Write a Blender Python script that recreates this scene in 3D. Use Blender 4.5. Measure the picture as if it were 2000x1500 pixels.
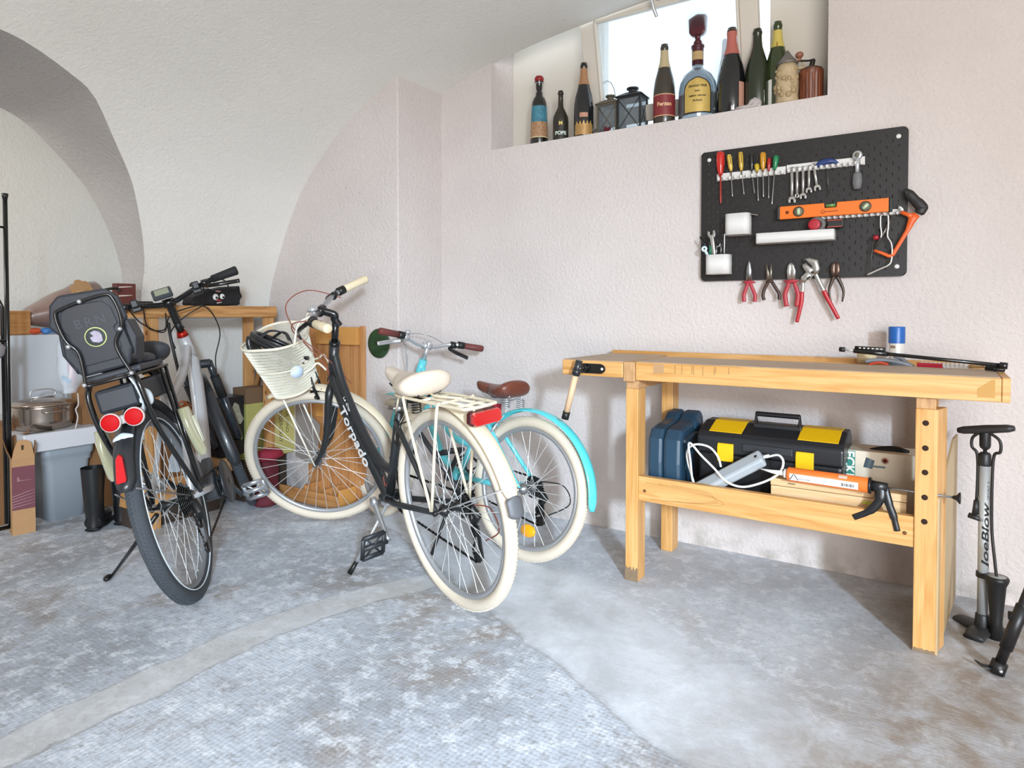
import bpy, bmesh, math, random
from mathutils import Matrix, Vector
random.seed(4)
for o in list(bpy.data.objects): bpy.data.objects.remove(o)
sc = bpy.context.scene
COL = sc.collection
PI = math.pi
def rad(a): return math.radians(a)

# ------------------------------------------------------------------ camera
F = 1260.0; PITCH = rad(1.3); HOR = 612.0; CYP = HOR + F*math.tan(PITCH)
CAM = Vector((0, -2.815, 1.02))
YAW = math.atan2(1980, F)
cd = bpy.data.cameras.new('camera'); cam = bpy.data.objects.new('camera', cd); COL.objects.link(cam)
cd.sensor_fit = 'HORIZONTAL'; cd.sensor_width = 36; cd.lens = F/2000*36
cd.shift_x = 0; cd.shift_y = -(750-CYP)/2000.0
cd.clip_start = .02; cd.clip_end = 200
cam.location = CAM
FH = Vector((-math.cos(YAW), math.sin(YAW), 0)); RT = Vector((math.sin(YAW), math.cos(YAW), 0))
FW = FH*math.cos(PITCH) + Vector((0, 0, -math.sin(PITCH))); UP = Vector((0, 0, 1))*math.cos(PITCH) + FH*math.sin(PITCH)
cam.matrix_world = Matrix.Translation(CAM) @ Matrix((RT, UP, -FW)).transposed().to_4x4()
sc.camera = cam

# ------------------------------------------------------------------ light
w = bpy.data.worlds.new('sky'); sc.world = w; w.use_nodes = True
bg = w.node_tree.nodes['Background']; bg.inputs[0].default_value = (.80, .90, 1.0, 1); bg.inputs[1].default_value = 2.0
def area(name, loc, target, sx, sy, power, color, spread=180):
    l = bpy.data.lights.new(name, 'AREA'); l.shape = 'RECTANGLE'; l.size = sx; l.size_y = sy
    l.energy = power; l.color = color; l.spread = rad(spread)
    o = bpy.data.objects.new(name, l); COL.objects.link(o); o.location = loc
    d = Vector(target)-Vector(loc); o.rotation_euler = d.to_track_quat('-Z', 'Y').to_euler()
    return o
area('low_sun_glow_in_the_doorway', (2.75, -5.2, 2.0), (-1.2, -1.1, -.2), .30, .45, 47, (.66, .83, 1.0), 50)
area('daylight_through_the_doorway', (2.2, -6.1, 1.12), (2.0, 0, 1.12), 3.0, 2.2, 235, (1.0, .965, .935))
area('added_upward_fill_at_the_doorway', (2.2, -5.8, .12), (-1.2, -2.6, 2.6), 2.6, .5, 20, (1.0, .965, .935))  # added fill aimed up at the vault, standing in for ground bounce
area('added_fill_in_the_far_bay', (-3.75, -3.0, 2.3), (-4.3, -1.6, 1.3), .5, .5, 14, (1.0, .97, .95))  # added lamp that brightens the far wall; no source known there
vs = sc.view_settings; vs.view_transform = 'Standard'; vs.look = 'None'; vs.exposure = -0.06; vs.gamma = 1.0
vs.use_curve_mapping = False

# ------------------------------------------------------------------ photo-frame measuring (pixel -> point on a real plane)
def ray(u, v): return FW + RT*((u-1000)/F) + UP*((CYP-v)/F)
def on(u, v, ax, val):
    d = ray(u, v); return CAM + d*((val-CAM[ax])/d[ax])
def PX(u, v, X): return on(u, v, 0, X)
def PY(u, v, Y): return on(u, v, 1, Y)
def PZ(u, v, Z=0.): return on(u, v, 2, Z)

# ------------------------------------------------------------------ materials
def lin(c):
    if isinstance(c, str): c = tuple(int(c[i:i+2], 16) for i in (0, 2, 4))
    c = [x/255. for x in c]
    return tuple((x/12.92 if x <= .04045 else ((x+.055)/1.055)**2.4) for x in c)+(1,)
MC = {}
def M(col, rough=.5, metal=0., bump=0., bscale=60., var=.0, vscale=8., coat=0., trans=0., alpha=1., emit=0., spec=.5, key=''):
    k = (col, rough, metal, bump, bscale, var, vscale, coat, trans, alpha, emit, spec, key)
    if k in MC: return MC[k]
    m = bpy.data.materials.new('m_%s%s' % (col, key)); m.use_nodes = True
    nt = m.node_tree; b = nt.nodes['Principled BSDF']
    c = lin(col); b.inputs['Base Color'].default_value = c
    b.inputs['Roughness'].default_value = rough; b.inputs['Metallic'].default_value = metal
    b.inputs['Coat Weight'].default_value = coat; b.inputs['Transmission Weight'].default_value = trans
    b.inputs['Alpha'].default_value = alpha; b.inputs['Specular IOR Level'].default_value = spec
    if emit: b.inputs['Emission Color'].default_value = c; b.inputs['Emission Strength'].default_value = emit
    if bump or var:
        tc = nt.nodes.new('ShaderNodeTexCoord')
        if bump:
            n = nt.nodes.new('ShaderNodeTexNoise'); n.inputs['Scale'].default_value = bscale; n.inputs['Detail'].default_value = 3
            nt.links.new(tc.outputs['Object'], n.inputs['Vector'])
            bp = nt.nodes.new('ShaderNodeBump'); bp.inputs['Strength'].default_value = bump; bp.inputs['Distance'].default_value = .004
            nt.links.new(n.outputs['Fac'], bp.inputs['Height']); nt.links.new(bp.outputs[0], b.inputs['Normal'])
        if var:
            n = nt.nodes.new('ShaderNodeTexNoise'); n.inputs['Scale'].default_value = vscale; n.inputs['Detail'].default_value = 4
            nt.links.new(tc.outputs['Object'], n.inputs['Vector'])
            mx = nt.nodes.new('ShaderNodeMix'); mx.data_type = 'RGBA'
            mx.inputs[6].default_value = tuple(x*(1-var) for x in c[:3])+(1,)
            mx.inputs[7].default_value = tuple(min(1, x*(1+var)) for x in c[:3])+(1,)
            nt.links.new(n.outputs['Fac'], mx.inputs[0]); nt.links.new(mx.outputs[2], b.inputs['Base Color'])
    MC[k] = m; return m
def ramp(nt, pts):
    r = nt.nodes.new('ShaderNodeValToRGB'); e = r.color_ramp.elements
    while len(e) < len(pts): e.new(.5)
    for i, (p, c) in enumerate(pts):
        e[i].position = p; e[i].color = lin(c) if isinstance(c, str) else (c, c, c, 1)
    return r
def wood(key, a, b_, c_, axis=0, rough=.5, stretch=14., scale=5., knots=False):
    if ('w', key) in MC: return MC[('w', key)]
    m = bpy.data.materials.new('wood_'+key); m.use_nodes = True; nt = m.node_tree; b = nt.nodes['Principled BSDF']
    tc = nt.nodes.new('ShaderNodeTexCoord'); mp = nt.nodes.new('ShaderNodeMapping'); nt.links.new(tc.outputs['Object'], mp.inputs[0])
    s = [stretch]*3; s[axis] = 1.0; mp.inputs['Scale'].default_value = s
    n = nt.nodes.new('ShaderNodeTexNoise'); n.inputs['Scale'].default_value = scale; n.inputs['Detail'].default_value = 6; n.inputs['Distortion'].default_value = .8
    nt.links.new(mp.outputs[0], n.inputs['Vector'])
    r = ramp(nt, [(.3, a), (.5, b_), (.72, c_)]); nt.links.new(n.outputs['Fac'], r.inputs[0])
    out = r.outputs[0]
    if knots:
        v = nt.nodes.new('ShaderNodeTexVoronoi'); v.inputs['Scale'].default_value = 9
        mp2 = nt.nodes.new('ShaderNodeMapping'); s2 = [2.2]*3; s2[axis] = 1.; mp2.inputs['Scale'].default_value = s2
        nt.links.new(tc.outputs['Object'], mp2.inputs[0]); nt.links.new(mp2.outputs[0], v.inputs['Vector'])
        r2 = ramp(nt, [(.06, 1.), (.16, 0.)]); nt.links.new(v.outputs['Distance'], r2.inputs[0])
        mx = nt.nodes.new('ShaderNodeMix'); mx.data_type = 'RGBA'; mx.inputs[7].default_value = lin('6e3f1c')
        nt.links.new(r2.outputs[0], mx.inputs[0]); nt.links.new(out, mx.inputs[6]); out = mx.outputs[2]
    nt.links.new(out, b.inputs['Base Color']); b.inputs['Roughness'].default_value = rough
    bp = nt.nodes.new('ShaderNodeBump'); bp.inputs['Strength'].default_value = .15; bp.inputs['Distance'].default_value = .002
    nt.links.new(n.outputs['Fac'], bp.inputs['Height']); nt.links.new(bp.outputs[0], b.inputs['Normal'])
    MC[('w', key)] = m; return m
def plaster(key, a, b_, strength=1.):
    m = bpy.data.materials.new('plaster_'+key); m.use_nodes = True; nt = m.node_tree; b = nt.nodes['Principled BSDF']
    tc = nt.nodes.new('ShaderNodeTexCoord')
    n = nt.nodes.new('ShaderNodeTexNoise'); n.inputs['Scale'].default_value = 1.3; n.inputs['Detail'].default_value = 5
    nt.links.new(tc.outputs['Object'], n.inputs['Vector'])
    r = ramp(nt, [(.35, a), (.65, b_)]); nt.links.new(n.outputs['Fac'], r.inputs[0])
    # small dark pits and damp stains low on the wall
    v = nt.nodes.new('ShaderNodeTexNoise'); v.inputs['Scale'].default_value = 55; v.inputs['Detail'].default_value = 2
    nt.links.new(tc.outputs['Object'], v.inputs['Vector'])
    r2 = ramp(nt, [(.22, .5), (.28, 0.)]); nt.links.new(v.outputs['Fac'], r2.inputs[0])
    sep = nt.nodes.new('ShaderNodeSeparateXYZ'); nt.links.new(tc.outputs['Object'], sep.inputs[0])
    mr = nt.nodes.new('ShaderNodeMapRange'); mr.inputs[1].default_value = 0.; mr.inputs[2].default_value = .16; mr.inputs[3].default_value = .75; mr.inputs[4].default_value = 0
    nt.links.new(sep.outputs[2], mr.inputs[0])
    n3 = nt.nodes.new('ShaderNodeTexNoise'); n3.inputs['Scale'].default_value = 9; n3.inputs['Detail'].default_value = 6
    nt.links.new(tc.outputs['Object'], n3.inputs['Vector'])
    r3 = ramp(nt, [(.45, 0.), (.62, 1.)]); nt.links.new(n3.outputs['Fac'], r3.inputs[0])
    mu = nt.nodes.new('ShaderNodeMath'); mu.operation = 'MULTIPLY'; nt.links.new(r3.outputs[0], mu.inputs[0]); nt.links.new(mr.outputs[0], mu.inputs[1])
    mx = nt.nodes.new('ShaderNodeMix'); mx.data_type = 'RGBA'; mx.inputs[7].default_value = lin('a8a19b')
    nt.links.new(r2.outputs[0], mx.inputs[0]); nt.links.new(r.outputs[0], mx.inputs[6])
    mx2 = nt.nodes.new('ShaderNodeMix'); mx2.data_type = 'RGBA'; mx2.inputs[7].default_value = lin('9c978f')
    nt.links.new(mu.outputs[0], mx2.inputs[0]); nt.links.new(mx.outputs[2], mx2.inputs[6])
    nt.links.new(mx2.outputs[2], b.inputs['Base Color'])
    b.inputs['Roughness'].default_value = .9; b.inputs['Specular IOR Level'].default_value = .2
    nb = nt.nodes.new('ShaderNodeTexNoise'); nb.inputs['Scale'].default_value = 62; nb.inputs['Detail'].default_value = 4; nb.inputs['Roughness'].default_value = .6
    nt.links.new(tc.outputs['Object'], nb.inputs['Vector'])
    bp = nt.nodes.new('ShaderNodeBump'); bp.inputs['Strength'].default_value = strength; bp.inputs['Distance'].default_value = .006
    nt.links.new(nb.outputs['Fac'], bp.inputs['Height']); nt.links.new(bp.outputs[0], b.inputs['Normal'])
    return m
def nz(nt, tc, scale, detail=4, rough=.5, dist=0.):
    n = nt.nodes.new('ShaderNodeTexNoise'); n.inputs['Scale'].default_value = scale; n.inputs['Detail'].default_value = detail
    n.inputs['Roughness'].default_value = rough; n.inputs['Distortion'].default_value = dist
    nt.links.new(tc.outputs['Object'], n.inputs['Vector']); return n
def mathn(nt, op, a, b=None, c=None):
    n = nt.nodes.new('ShaderNodeMath'); n.operation = op
    for i, x in enumerate((a, b, c)):
        if x is None: continue
        if isinstance(x, (int, float)): n.inputs[i].default_value = x
        else: nt.links.new(x, n.inputs[i])
    return n.outputs[0]
def mixc(nt, fac, a, b):
    mx = nt.nodes.new('ShaderNodeMix'); mx.data_type = 'RGBA'
    if isinstance(fac, (int, float)): mx.inputs[0].default_value = fac
    else: nt.links.new(fac, mx.inputs[0])
    for i, x in ((6, a), (7, b)):
        if isinstance(x, str): mx.inputs[i].default_value = lin(x)
        else: nt.links.new(x, mx.inputs[i])
    return mx.outputs[2]
def floor_mat():
    m = bpy.data.materials.new('worn_concrete'); m.use_nodes = True; nt = m.node_tree; b = nt.nodes['Principled BSDF']
    tc = nt.nodes.new('ShaderNodeTexCoord'); sep = nt.nodes.new('ShaderNodeSeparateXYZ'); nt.links.new(tc.outputs['Object'], sep.inputs[0])
    X, Y = sep.outputs[0], sep.outputs[1]
    big = nz(nt, tc, 1.6, 7, .6); r = ramp(nt, [(.30, '96989d'), (.45, 'aeb4bd'), (.60, 'c6cdd7')]); nt.links.new(big.outputs['Fac'], r.inputs[0])
    col = r.outputs[0]
    # brown worn patches
    br = nz(nt, tc, 2.3, 8, .7, .6); rb = ramp(nt, [(.52, 0.), (.66, 1.)]); nt.links.new(br.outputs['Fac'], rb.inputs[0])
    col = mixc(nt, mathn(nt, 'MULTIPLY', rb.outputs[0], .75), col, '93867a')
    # white scuffs, spots
    sp = nz(nt, tc, 14., 7, .75); rs = ramp(nt, [(.50, 0.), (.60, 1.)]); nt.links.new(sp.outputs['Fac'], rs.inputs[0])
    col = mixc(nt, mathn(nt, 'MULTIPLY', rs.outputs[0], .7), col, 'e4e9f0')
    dk = nz(nt, tc, 38., 8, .8); rd = ramp(nt, [(.38, 1.), (.50, 0.)]); nt.links.new(dk.outputs['Fac'], rd.inputs[0])
    col = mixc(nt, mathn(nt, 'MULTIPLY', rd.outputs[0], .55), col, '85807b')
    # smooth screed: strip curving across and the area towards the wall
    wob = nz(nt, tc, 6., 3); 
    wv = mathn(nt, 'MULTIPLY', mathn(nt, 'SUBTRACT', wob.outputs['Fac'], .5), .07)
    # strip centre X = -1.775 + .22*clamp(Y+1.45)^2...
    t = mathn(nt, 'MAXIMUM', mathn(nt, 'ADD', Y, 1.60), 0.)
    cx = mathn(nt, 'ADD', mathn(nt, 'MULTIPLY', mathn(nt, 'POWER', t, 1.7), .42), -1.79)
    d = mathn(nt, 'ABSOLUTE', mathn(nt, 'ADD', mathn(nt, 'SUBTRACT', X, cx), wv))
    ss = nt.nodes.new('ShaderNodeMapRange'); ss.interpolation_type = 'SMOOTHSTEP'
    nt.links.new(d, ss.inputs[0]); ss.inputs[1].default_value = .060; ss.inputs[2].default_value = .085; ss.inputs[3].default_value = 1; ss.inputs[4].default_value = 0
    lim = nt.nodes.new('ShaderNodeMapRange'); nt.links.new(Y, lim.inputs[0]); lim.inputs[1].default_value = -.95; lim.inputs[2].default_value = -.85; lim.inputs[3].default_value = 1; lim.inputs[4].default_value = 0
    strip = mathn(nt, 'MULTIPLY', ss.outputs[0], lim.outputs[0])
    # second screed field to the right of the line (-1.10,-1.08)..(-.445,-1.41)
    e = mathn(nt, 'ADD', mathn(nt, 'ADD', mathn(nt, 'MULTIPLY', X, .45), mathn(nt, 'MULTIPLY', Y, .893)), 1.46)
    e = mathn(nt, 'ADD', e, wv)
    s2 = nt.nodes.new('ShaderNodeMapRange'); s2.interpolation_type = 'SMOOTHSTEP'; nt.links.new(e, s2.inputs[0]); s2.inputs[1].default_value = -.01; s2.inputs[2].default_value = .03
    s3 = nt.nodes.new('ShaderNodeMapRange'); s3.interpolation_type = 'SMOOTHSTEP'; nt.links.new(e, s3.inputs[0]); s3.inputs[1].default_value = .36; s3.inputs[2].default_value = .50; s3.inputs[3].default_value = 1; s3.inputs[4].default_value = 0.45
    field = mathn(nt, 'MULTIPLY', s2.outputs[0], s3.outputs[0])
    ns = nz(nt, tc, 4., 5, .6, .5); rn = ramp(nt, [(.35, 'c2c5c9'), (.6, 'e0e5ec')]); nt.links.new(ns.outputs['Fac'], rn.inputs[0])
    nst = nz(nt, tc, 5., 5, .6); rst = ramp(nt, [(.4, 'bfbcb6'), (.62, 'd6d6d5')]); nt.links.new(nst.outputs['Fac'], rst.inputs[0])
    col = mixc(nt, mathn(nt, 'MULTIPLY', field, .8), col, rn.outputs[0])
    col = mixc(nt, mathn(nt, 'MULTIPLY', strip, .55), col, rst.outputs[0])
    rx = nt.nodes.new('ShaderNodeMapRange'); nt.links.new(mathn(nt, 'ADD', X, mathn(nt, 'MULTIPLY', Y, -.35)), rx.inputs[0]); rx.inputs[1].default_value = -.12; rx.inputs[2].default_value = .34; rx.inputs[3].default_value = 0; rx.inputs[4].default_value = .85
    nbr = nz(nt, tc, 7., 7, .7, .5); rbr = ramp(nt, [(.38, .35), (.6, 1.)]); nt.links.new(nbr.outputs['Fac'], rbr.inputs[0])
    col = mixc(nt, mathn(nt, 'MULTIPLY', rbr.outputs[0], rx.outputs[0]), col, '85735f')  # brown stains grow rightwards, with the weaker light there mixed into the colour
    # dark crack lines on strip edges
    ed = mathn(nt, 'ABSOLUTE', mathn(nt, 'SUBTRACT', d, .075)); el = nt.nodes.new('ShaderNodeMapRange'); nt.links.new(ed, el.inputs[0]); el.inputs[1].default_value = 0.; el.inputs[2].default_value = .007; el.inputs[3].default_value = .45; el.inputs[4].default_value = 0
    col = mixc(nt, mathn(nt, 'MULTIPLY', el.outputs[0], lim.outputs[0]), col, '8a857f')
    ed2 = mathn(nt, 'ABSOLUTE', e); el2 = nt.nodes.new('ShaderNodeMapRange'); nt.links.new(ed2, el2.inputs[0]); el2.inputs[1].default_value = 0.; el2.inputs[2].default_value = .006; el2.inputs[3].default_value = .5; el2.inputs[4].default_value = 0
    col = mixc(nt, el2.outputs[0], col, '96938f')
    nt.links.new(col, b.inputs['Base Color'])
    rr = nt.nodes.new('ShaderNodeMapRange'); nt.links.new(big.outputs['Fac'], rr.inputs[0]); rr.inputs[3].default_value = .42; rr.inputs[4].default_value = .72
    nt.links.new(rr.outputs[0], b.inputs['Roughness']); b.inputs['Specular IOR Level'].default_value = .35
    vo = nt.nodes.new('ShaderNodeTexVoronoi'); vo.inputs['Scale'].default_value = 75; vo.feature = 'SMOOTH_F1'
    try: vo.inputs['Randomness'].default_value = .25
    except Exception: pass
    nt.links.new(tc.outputs['Object'], vo.inputs['Vector'])
    inv = mathn(nt, 'SUBTRACT', 1., mathn(nt, 'MAXIMUM', strip, field))
    h = mathn(nt, 'ADD', mathn(nt, 'MULTIPLY', mathn(nt, 'MULTIPLY', vo.outputs['Distance'], inv), .8), mathn(nt, 'MULTIPLY', sp.outputs['Fac'], .8))
    bp = nt.nodes.new('ShaderNodeBump'); bp.inputs['Strength'].default_value = .5; bp.inputs['Distance'].default_value = .004
    nt.links.new(h, bp.inputs['Height']); nt.links.new(bp.outputs[0], b.inputs['Normal'])
    return m
BLK = M('141414', .45); BLKR = M('1b1c1e', .75, bump=.3, bscale=300); BLKG = M('101112', .25, coat=.3)
CHR = M('d3d5d8', .28, .75); STL = M('a7a9ab', .35, 1.); ALU = M('b9bbbd', .4, .9); WHT = M('dad7d3', .45)
CARD = M('b58d63', .8, bump=.2, bscale=90, var=.1); CARDD = M('8a6440', .85, bump=.2, bscale=90, var=.15)

# ------------------------------------------------------------------ mesh builder
def crom(pts, n=8, closed=False):
    P = [Vector(p) for p in pts]; out = []
    N = len(P); rng = range(N) if closed else range(N-1)
    for i in rng:
        if closed: p0, p1, p2, p3 = P[i-1], P[i], P[(i+1) % N], P[(i+2) % N]
        else: p0, p1, p2, p3 = P[max(i-1, 0)], P[i], P[i+1], P[min(i+2, N-1)]
        for k in range(n):
            t = k/n
            out.append(.5*((2*p1)+(p2-p0)*t+(2*p0-5*p1+4*p2-p3)*t*t+(3*p1-p0-3*p2+p3)*t**3))
    if not closed: out.append(P[-1])
    return out
class MB:
    def __init__(s, T=None): s.v = []; s.f = []; s.m = []; s.s = []; s.T = T; s.mi = 0
    def P(s, p):
        p = Vector(p)
        return s.T(p) if callable(s.T) else (s.T @ p if s.T is not None else p)
    def add(s, vs, fs, smooth=True):
        b = len(s.v); s.v += [s.P(p) for p in vs]
        for f in fs: s.f.append([b+i for i in f]); s.m.append(s.mi); s.s.append(smooth)
        return s
    def box(s, c, d, R=None):
        c = Vector(c); v = []
        for x in (-.5, .5):
            for y in (-.5, .5):
                for z in (-.5, .5):
                    q = Vector((x*d[0], y*d[1], z*d[2])); q = R @ q if R is not None else q
                    v.append(c+q)
        return s.add(v, [(0, 1, 3, 2), (4, 6, 7, 5), (0, 4, 5, 1), (2, 3, 7, 6), (0, 2, 6, 4), (1, 5, 7, 3)], False)
    def bb(s, a, b):
        a = Vector(a); b = Vector(b); return s.box((a+b)/2, [abs(b[i]-a[i]) for i in range(3)])
    def tube(s, pts, r, n=10, closed=False, caps=True, flat=None, up=None):
        P = [Vector(p) for p in pts]; N = len(P)
        R = list(r) if hasattr(r, '__len__') else [r]*N
        tan = []
        for i in range(N):
            a = P[i-1] if (i > 0 or closed) else P[i]; b = P[(i+1) % N] if (i < N-1 or closed) else P[i]
            t = (b-a); tan.append(t.normalized() if t.length > 1e-9 else Vector((0, 0, 1)))
        u = Vector(up) if up is not None else (Vector((0, 0, 1)) if abs(tan[0].z) < .9 else Vector((1, 0, 0)))
        vs = []
        for i in range(N):
            t = tan[i]; u = (u-t*u.dot(t)); u = u.normalized() if u.length > 1e-6 else t.orthogonal().normalized()
            w_ = t.cross(u)
            for k in range(n):
                a = 2*PI*k/n; fa, fb = flat if flat else (1, 1)
                vs.append(P[i]+u*math.cos(a)*R[i]*fa+w_*math.sin(a)*R[i]*fb)
        fs = []
        for i in range(N if closed else N-1):
            j = (i+1) % N
            for k in range(n): fs.append((i*n+k, i*n+(k+1) % n, j*n+(k+1) % n, j*n+k))
        if caps and not closed: fs.append(tuple(range(n))[::-1]); fs.append(tuple((N-1)*n+k for k in range(n)))
        return s.add(vs, fs)
    def rod(s, a, b, r, n=10, r2=None): return s.tube([a, b], [r, r2 if r2 is not None else r], n)
    def lathe(s, prof, n=24, o=(0, 0, 0), R=None, cap=True):
        o = Vector(o); vs = []
        for (r, z) in prof:
            for k in range(n):
                a = 2*PI*k/n; q = Vector((r*math.cos(a), r*math.sin(a), z)); vs.append(o+(R @ q if R is not None else q))
        fs = []
        for i in range(len(prof)-1):
            for k in range(n): fs.append((i*n+k, i*n+(k+1) % n, (i+1)*n+(k+1) % n, (i+1)*n+k))
        if cap:
            if prof[0][0] > 1e-5: fs.append(tuple(range(n))[::-1])
            if prof[-1][0] > 1e-5: fs.append(tuple((len(prof)-1)*n+k for k in range(n)))
        return s.add(vs, fs)
    def ball(s, c, r, sc=(1, 1, 1), n=16, m=10, R=None):
        return s.lathe([(max(1e-6, math.sin(PI*i/m))*r, -math.cos(PI*i/m)*r) for i in range(m+1)], n, c,
                       (R if R is not None else Matrix.Identity(3)) @ Matrix.Diagonal(sc), False)
    def prism(s, poly, d0, d1, T=None, smooth=False):
        # poly in 2d (a,b); extruded along third axis; T maps Vector(a,b,h)
        T = T or (lambda q: q); n = len(poly)
        vs = [T(Vector((a, b, d0))) for a, b in poly]+[T(Vector((a, b, d1))) for a, b in poly]
        fs = [tuple(range(n))[::-1], tuple(n+i for i in range(n))]+[(i, (i+1) % n, n+(i+1) % n, n+i) for i in range(n)]
        return s.add(vs, fs, smooth)
    def grid(s, rows, closed=False):
        nr, nc = len(rows), len(rows[0]); vs = [p for r in rows for p in r]; fs = []
        for i in range(nr-1):
            for k in range(nc if closed else nc-1):
                fs.append((i*nc+k, i*nc+(k+1) % nc, (i+1)*nc+(k+1) % nc, (i+1)*nc+k))
        return s.add(vs, fs)
    def build(s, name, mats, parent=None, bevel=0., sub=0, solid=0., wire=0., smooth=None, label=None, kind=None):
        me = bpy.data.meshes.new(name); me.from_pydata([tuple(p) for p in s.v], [], s.f)
        mats = mats if isinstance(mats, (list, tuple)) else [mats]
        for m in mats: me.materials.append(m)
        me.polygons.foreach_set('material_index', s.m); me.polygons.foreach_set('use_smooth', [bool(x) if smooth is None else smooth for x in s.s])
        me.update()
        o = bpy.data.objects.new(name, me); COL.objects.link(o)
        if parent is not None: o.parent = parent
        if bevel:
            b = o.modifiers.new('b', 'BEVEL'); b.width = bevel; b.segments = 2; b.limit_method = 'ANGLE'; b.angle_limit = rad(40)
        if solid: q = o.modifiers.new('s', 'SOLIDIFY'); q.thickness = solid; q.offset = 0
        if wire: q = o.modifiers.new('w', 'WIREFRAME'); q.thickness = wire; q.use_even_offset = False
        if sub: q = o.modifiers.new('u', 'SUBSURF'); q.levels = sub; q.render_levels = sub
        if label: o['label'] = label
        if kind: o['kind'] = kind
        return o
def thing(name, label, cat, loc=(0, 0, 0), mat=None, group=None):
    o = bpy.data.objects.new(name, None); COL.objects.link(o); o.empty_display_size = .05
    if mat is not None: o.matrix_world = mat
    else: o.location = loc
    o['label'] = label; o['category'] = cat
    if group: o['group'] = group
    return o
def tag(o, label, cat, group=None, kind=None):
    o['label'] = label; o['category'] = cat
    if group: o['group'] = group
    if kind: o['kind'] = kind
    return o
def struct(o): o['kind'] = 'structure'; return o
def text(name, s, size, mat, parent, T, extrude=.0006, shear=0., bold=0., space=1.):
    c = bpy.data.curves.new(name+'_curve', 'FONT'); c.body = s; c.size = size; c.extrude = extrude; c.align_x = 'CENTER'; c.align_y = 'CENTER'
    c.shear = shear; c.offset = bold; c.space_character = space; c.resolution_u = 3
    t = bpy.data.objects.new(name+'_tmp', c); COL.objects.link(t)
    bpy.context.view_layer.update()
    me = bpy.data.meshes.new_from_object(t.evaluated_get(bpy.context.evaluated_depsgraph_get()))
    bpy.data.objects.remove(t); me.materials.clear(); me.materials.append(mat)
    o = bpy.data.objects.new(name, me); COL.objects.link(o)
    if callable(T):
        bm = bmesh.new(); bm.from_mesh(me); bmesh.ops.triangulate(bm, faces=bm.faces[:])
        for _ in range(7):
            es = [e for e in bm.edges if e.calc_length() > size*.14]
            if not es: break
            bmesh.ops.subdivide_edges(bm, edges=es, cuts=1); bmesh.ops.triangulate(bm, faces=[f for f in bm.faces if len(f.verts) > 3])
        bm.to_mesh(me); bm.free()
        for v in me.vertices: v.co = T(v.co.copy())
    else: me.transform(T)
    if parent is not None: o.parent = parent
    return o
def frame(o, x, z):
    "4x4 placing local x along x, local z (normal) along z at o"
    x = Vector(x).normalized(); z = Vector(z); z = (z-x*z.dot(x)).normalized(); y = z.cross(x)
    return Matrix.Translation(Vector(o)) @ Matrix((x, y, z)).transposed().to_4x4()
def rotm(ax, a): return Matrix.Rotation(a, 3, Vector(ax) if not isinstance(ax, str) else ax)
# ------------------------------------------------------------------ room
PL = plaster('wall', 'cbc2be', 'd5ccc8'); PLV = plaster('vault', 'e3e2dc', 'e9e7e2', .6)
YP = -.352; XW = -3.285; XP = -2.253; XN = -3.455; XL = -3.42
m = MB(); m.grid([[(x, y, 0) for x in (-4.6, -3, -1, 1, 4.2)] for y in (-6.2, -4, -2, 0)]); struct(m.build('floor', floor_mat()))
# window wall (Y=0) with its opening, reveals
WL, WR, WS, WT = -1.92, -.325, 1.876, 2.62
m = MB()
def wallq(x0, x1, z0, z1, y=0.):
    m.add([(x0, y, z0), (x1, y, z0), (x1, y, z1), (x0, y, z1)], [(0, 1, 2, 3)], False)
wallq(XP, WL, 0, 2.7); wallq(WL, WR, 0, WS); wallq(WR, 4.2, 0, 2.7)
RD = .24
m.add([(WL, 0, WS), (WL, 0, WT), (WL+.03, RD, WT), (WL+.03, RD, WS)], [(0, 1, 2, 3)], False)
m.add([(WR, 0, WS), (WR, 0, WT), (WR-.02, RD, WT), (WR-.02, RD, WS)], [(3, 2, 1, 0)], False)
m.add([(WL, 0, WS), (WR, 0, WS), (WR-.02, RD, WS), (WL+.03, RD, WS)], [(0, 1, 2, 3)], False)
m.add([(WL, 0, WT), (WR, 0, WT), (WR-.02, RD, WT), (WL+.03, RD, WT)], [(3, 2, 1, 0)], False)
# rough lip of plaster under the sill
struct(m.build('wall_right', PL))
m = MB(); m.bb((XL-.03, YP, 0), (XP, .02, 2.7)); struct(m.build('wall_pillar', PL, bevel=.006))
# vault profile
prof = [(XW, 0), (XW, .55), (XW, 1.0), (-3.279, 1.087), (-3.257, 1.18), (-3.222, 1.27), (-3.185, 1.356), (-3.137, 1.46), (-3.078, 1.569), (-2.988, 1.706),
        (-2.859, 1.847), (-2.686, 1.991), (-2.492, 2.11), (-2.265, 2.22), (-2.0, 2.31), (-1.75, 2.365), (-1.41, 2.41), (-.98, 2.445), (0, 2.49), (1.2, 2.5), (2.4, 2.42), (3.3, 2.2), (4.2, 1.7)]
pp = crom([(x, 0, z) for x, z in prof[2:]], 4); prof = [(XL, 0.), (XL, .5), (XL, .985)]+[(p.x, p.z) for p in pp]
ARC = [(0, -1.096), (1.0, -1.096), (1.156, -1.097), (1.273, -1.109), (1.449, -1.166), (1.626, -1.257), (1.763, -1.377), (1.886, -1.51), (1.935, -1.62), (1.985, -1.80), (2.0, -1.95)]
YC = -1.95; ZC = 2.0
ARC = ARC[:2]+[(p.x, p.y) for p in crom([(z, y, 0) for z, y in ARC[1:]], 6)][1:]
def ya(z):
    if z >= ZC: return YC
    for (z0, y0), (z1, y1) in zip(ARC, ARC[1:]):
        if z <= z1: return y0+(y1-y0)*(z-z0)/(z1-z0)
    return YC
def xv(z):
    for (x0, z0), (x1, z1) in zip(prof, prof[1:]):
        if z0 <= z <= z1 and z1 > z0: return x0+(x1-x0)*(z-z0)/(z1-z0)
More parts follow.
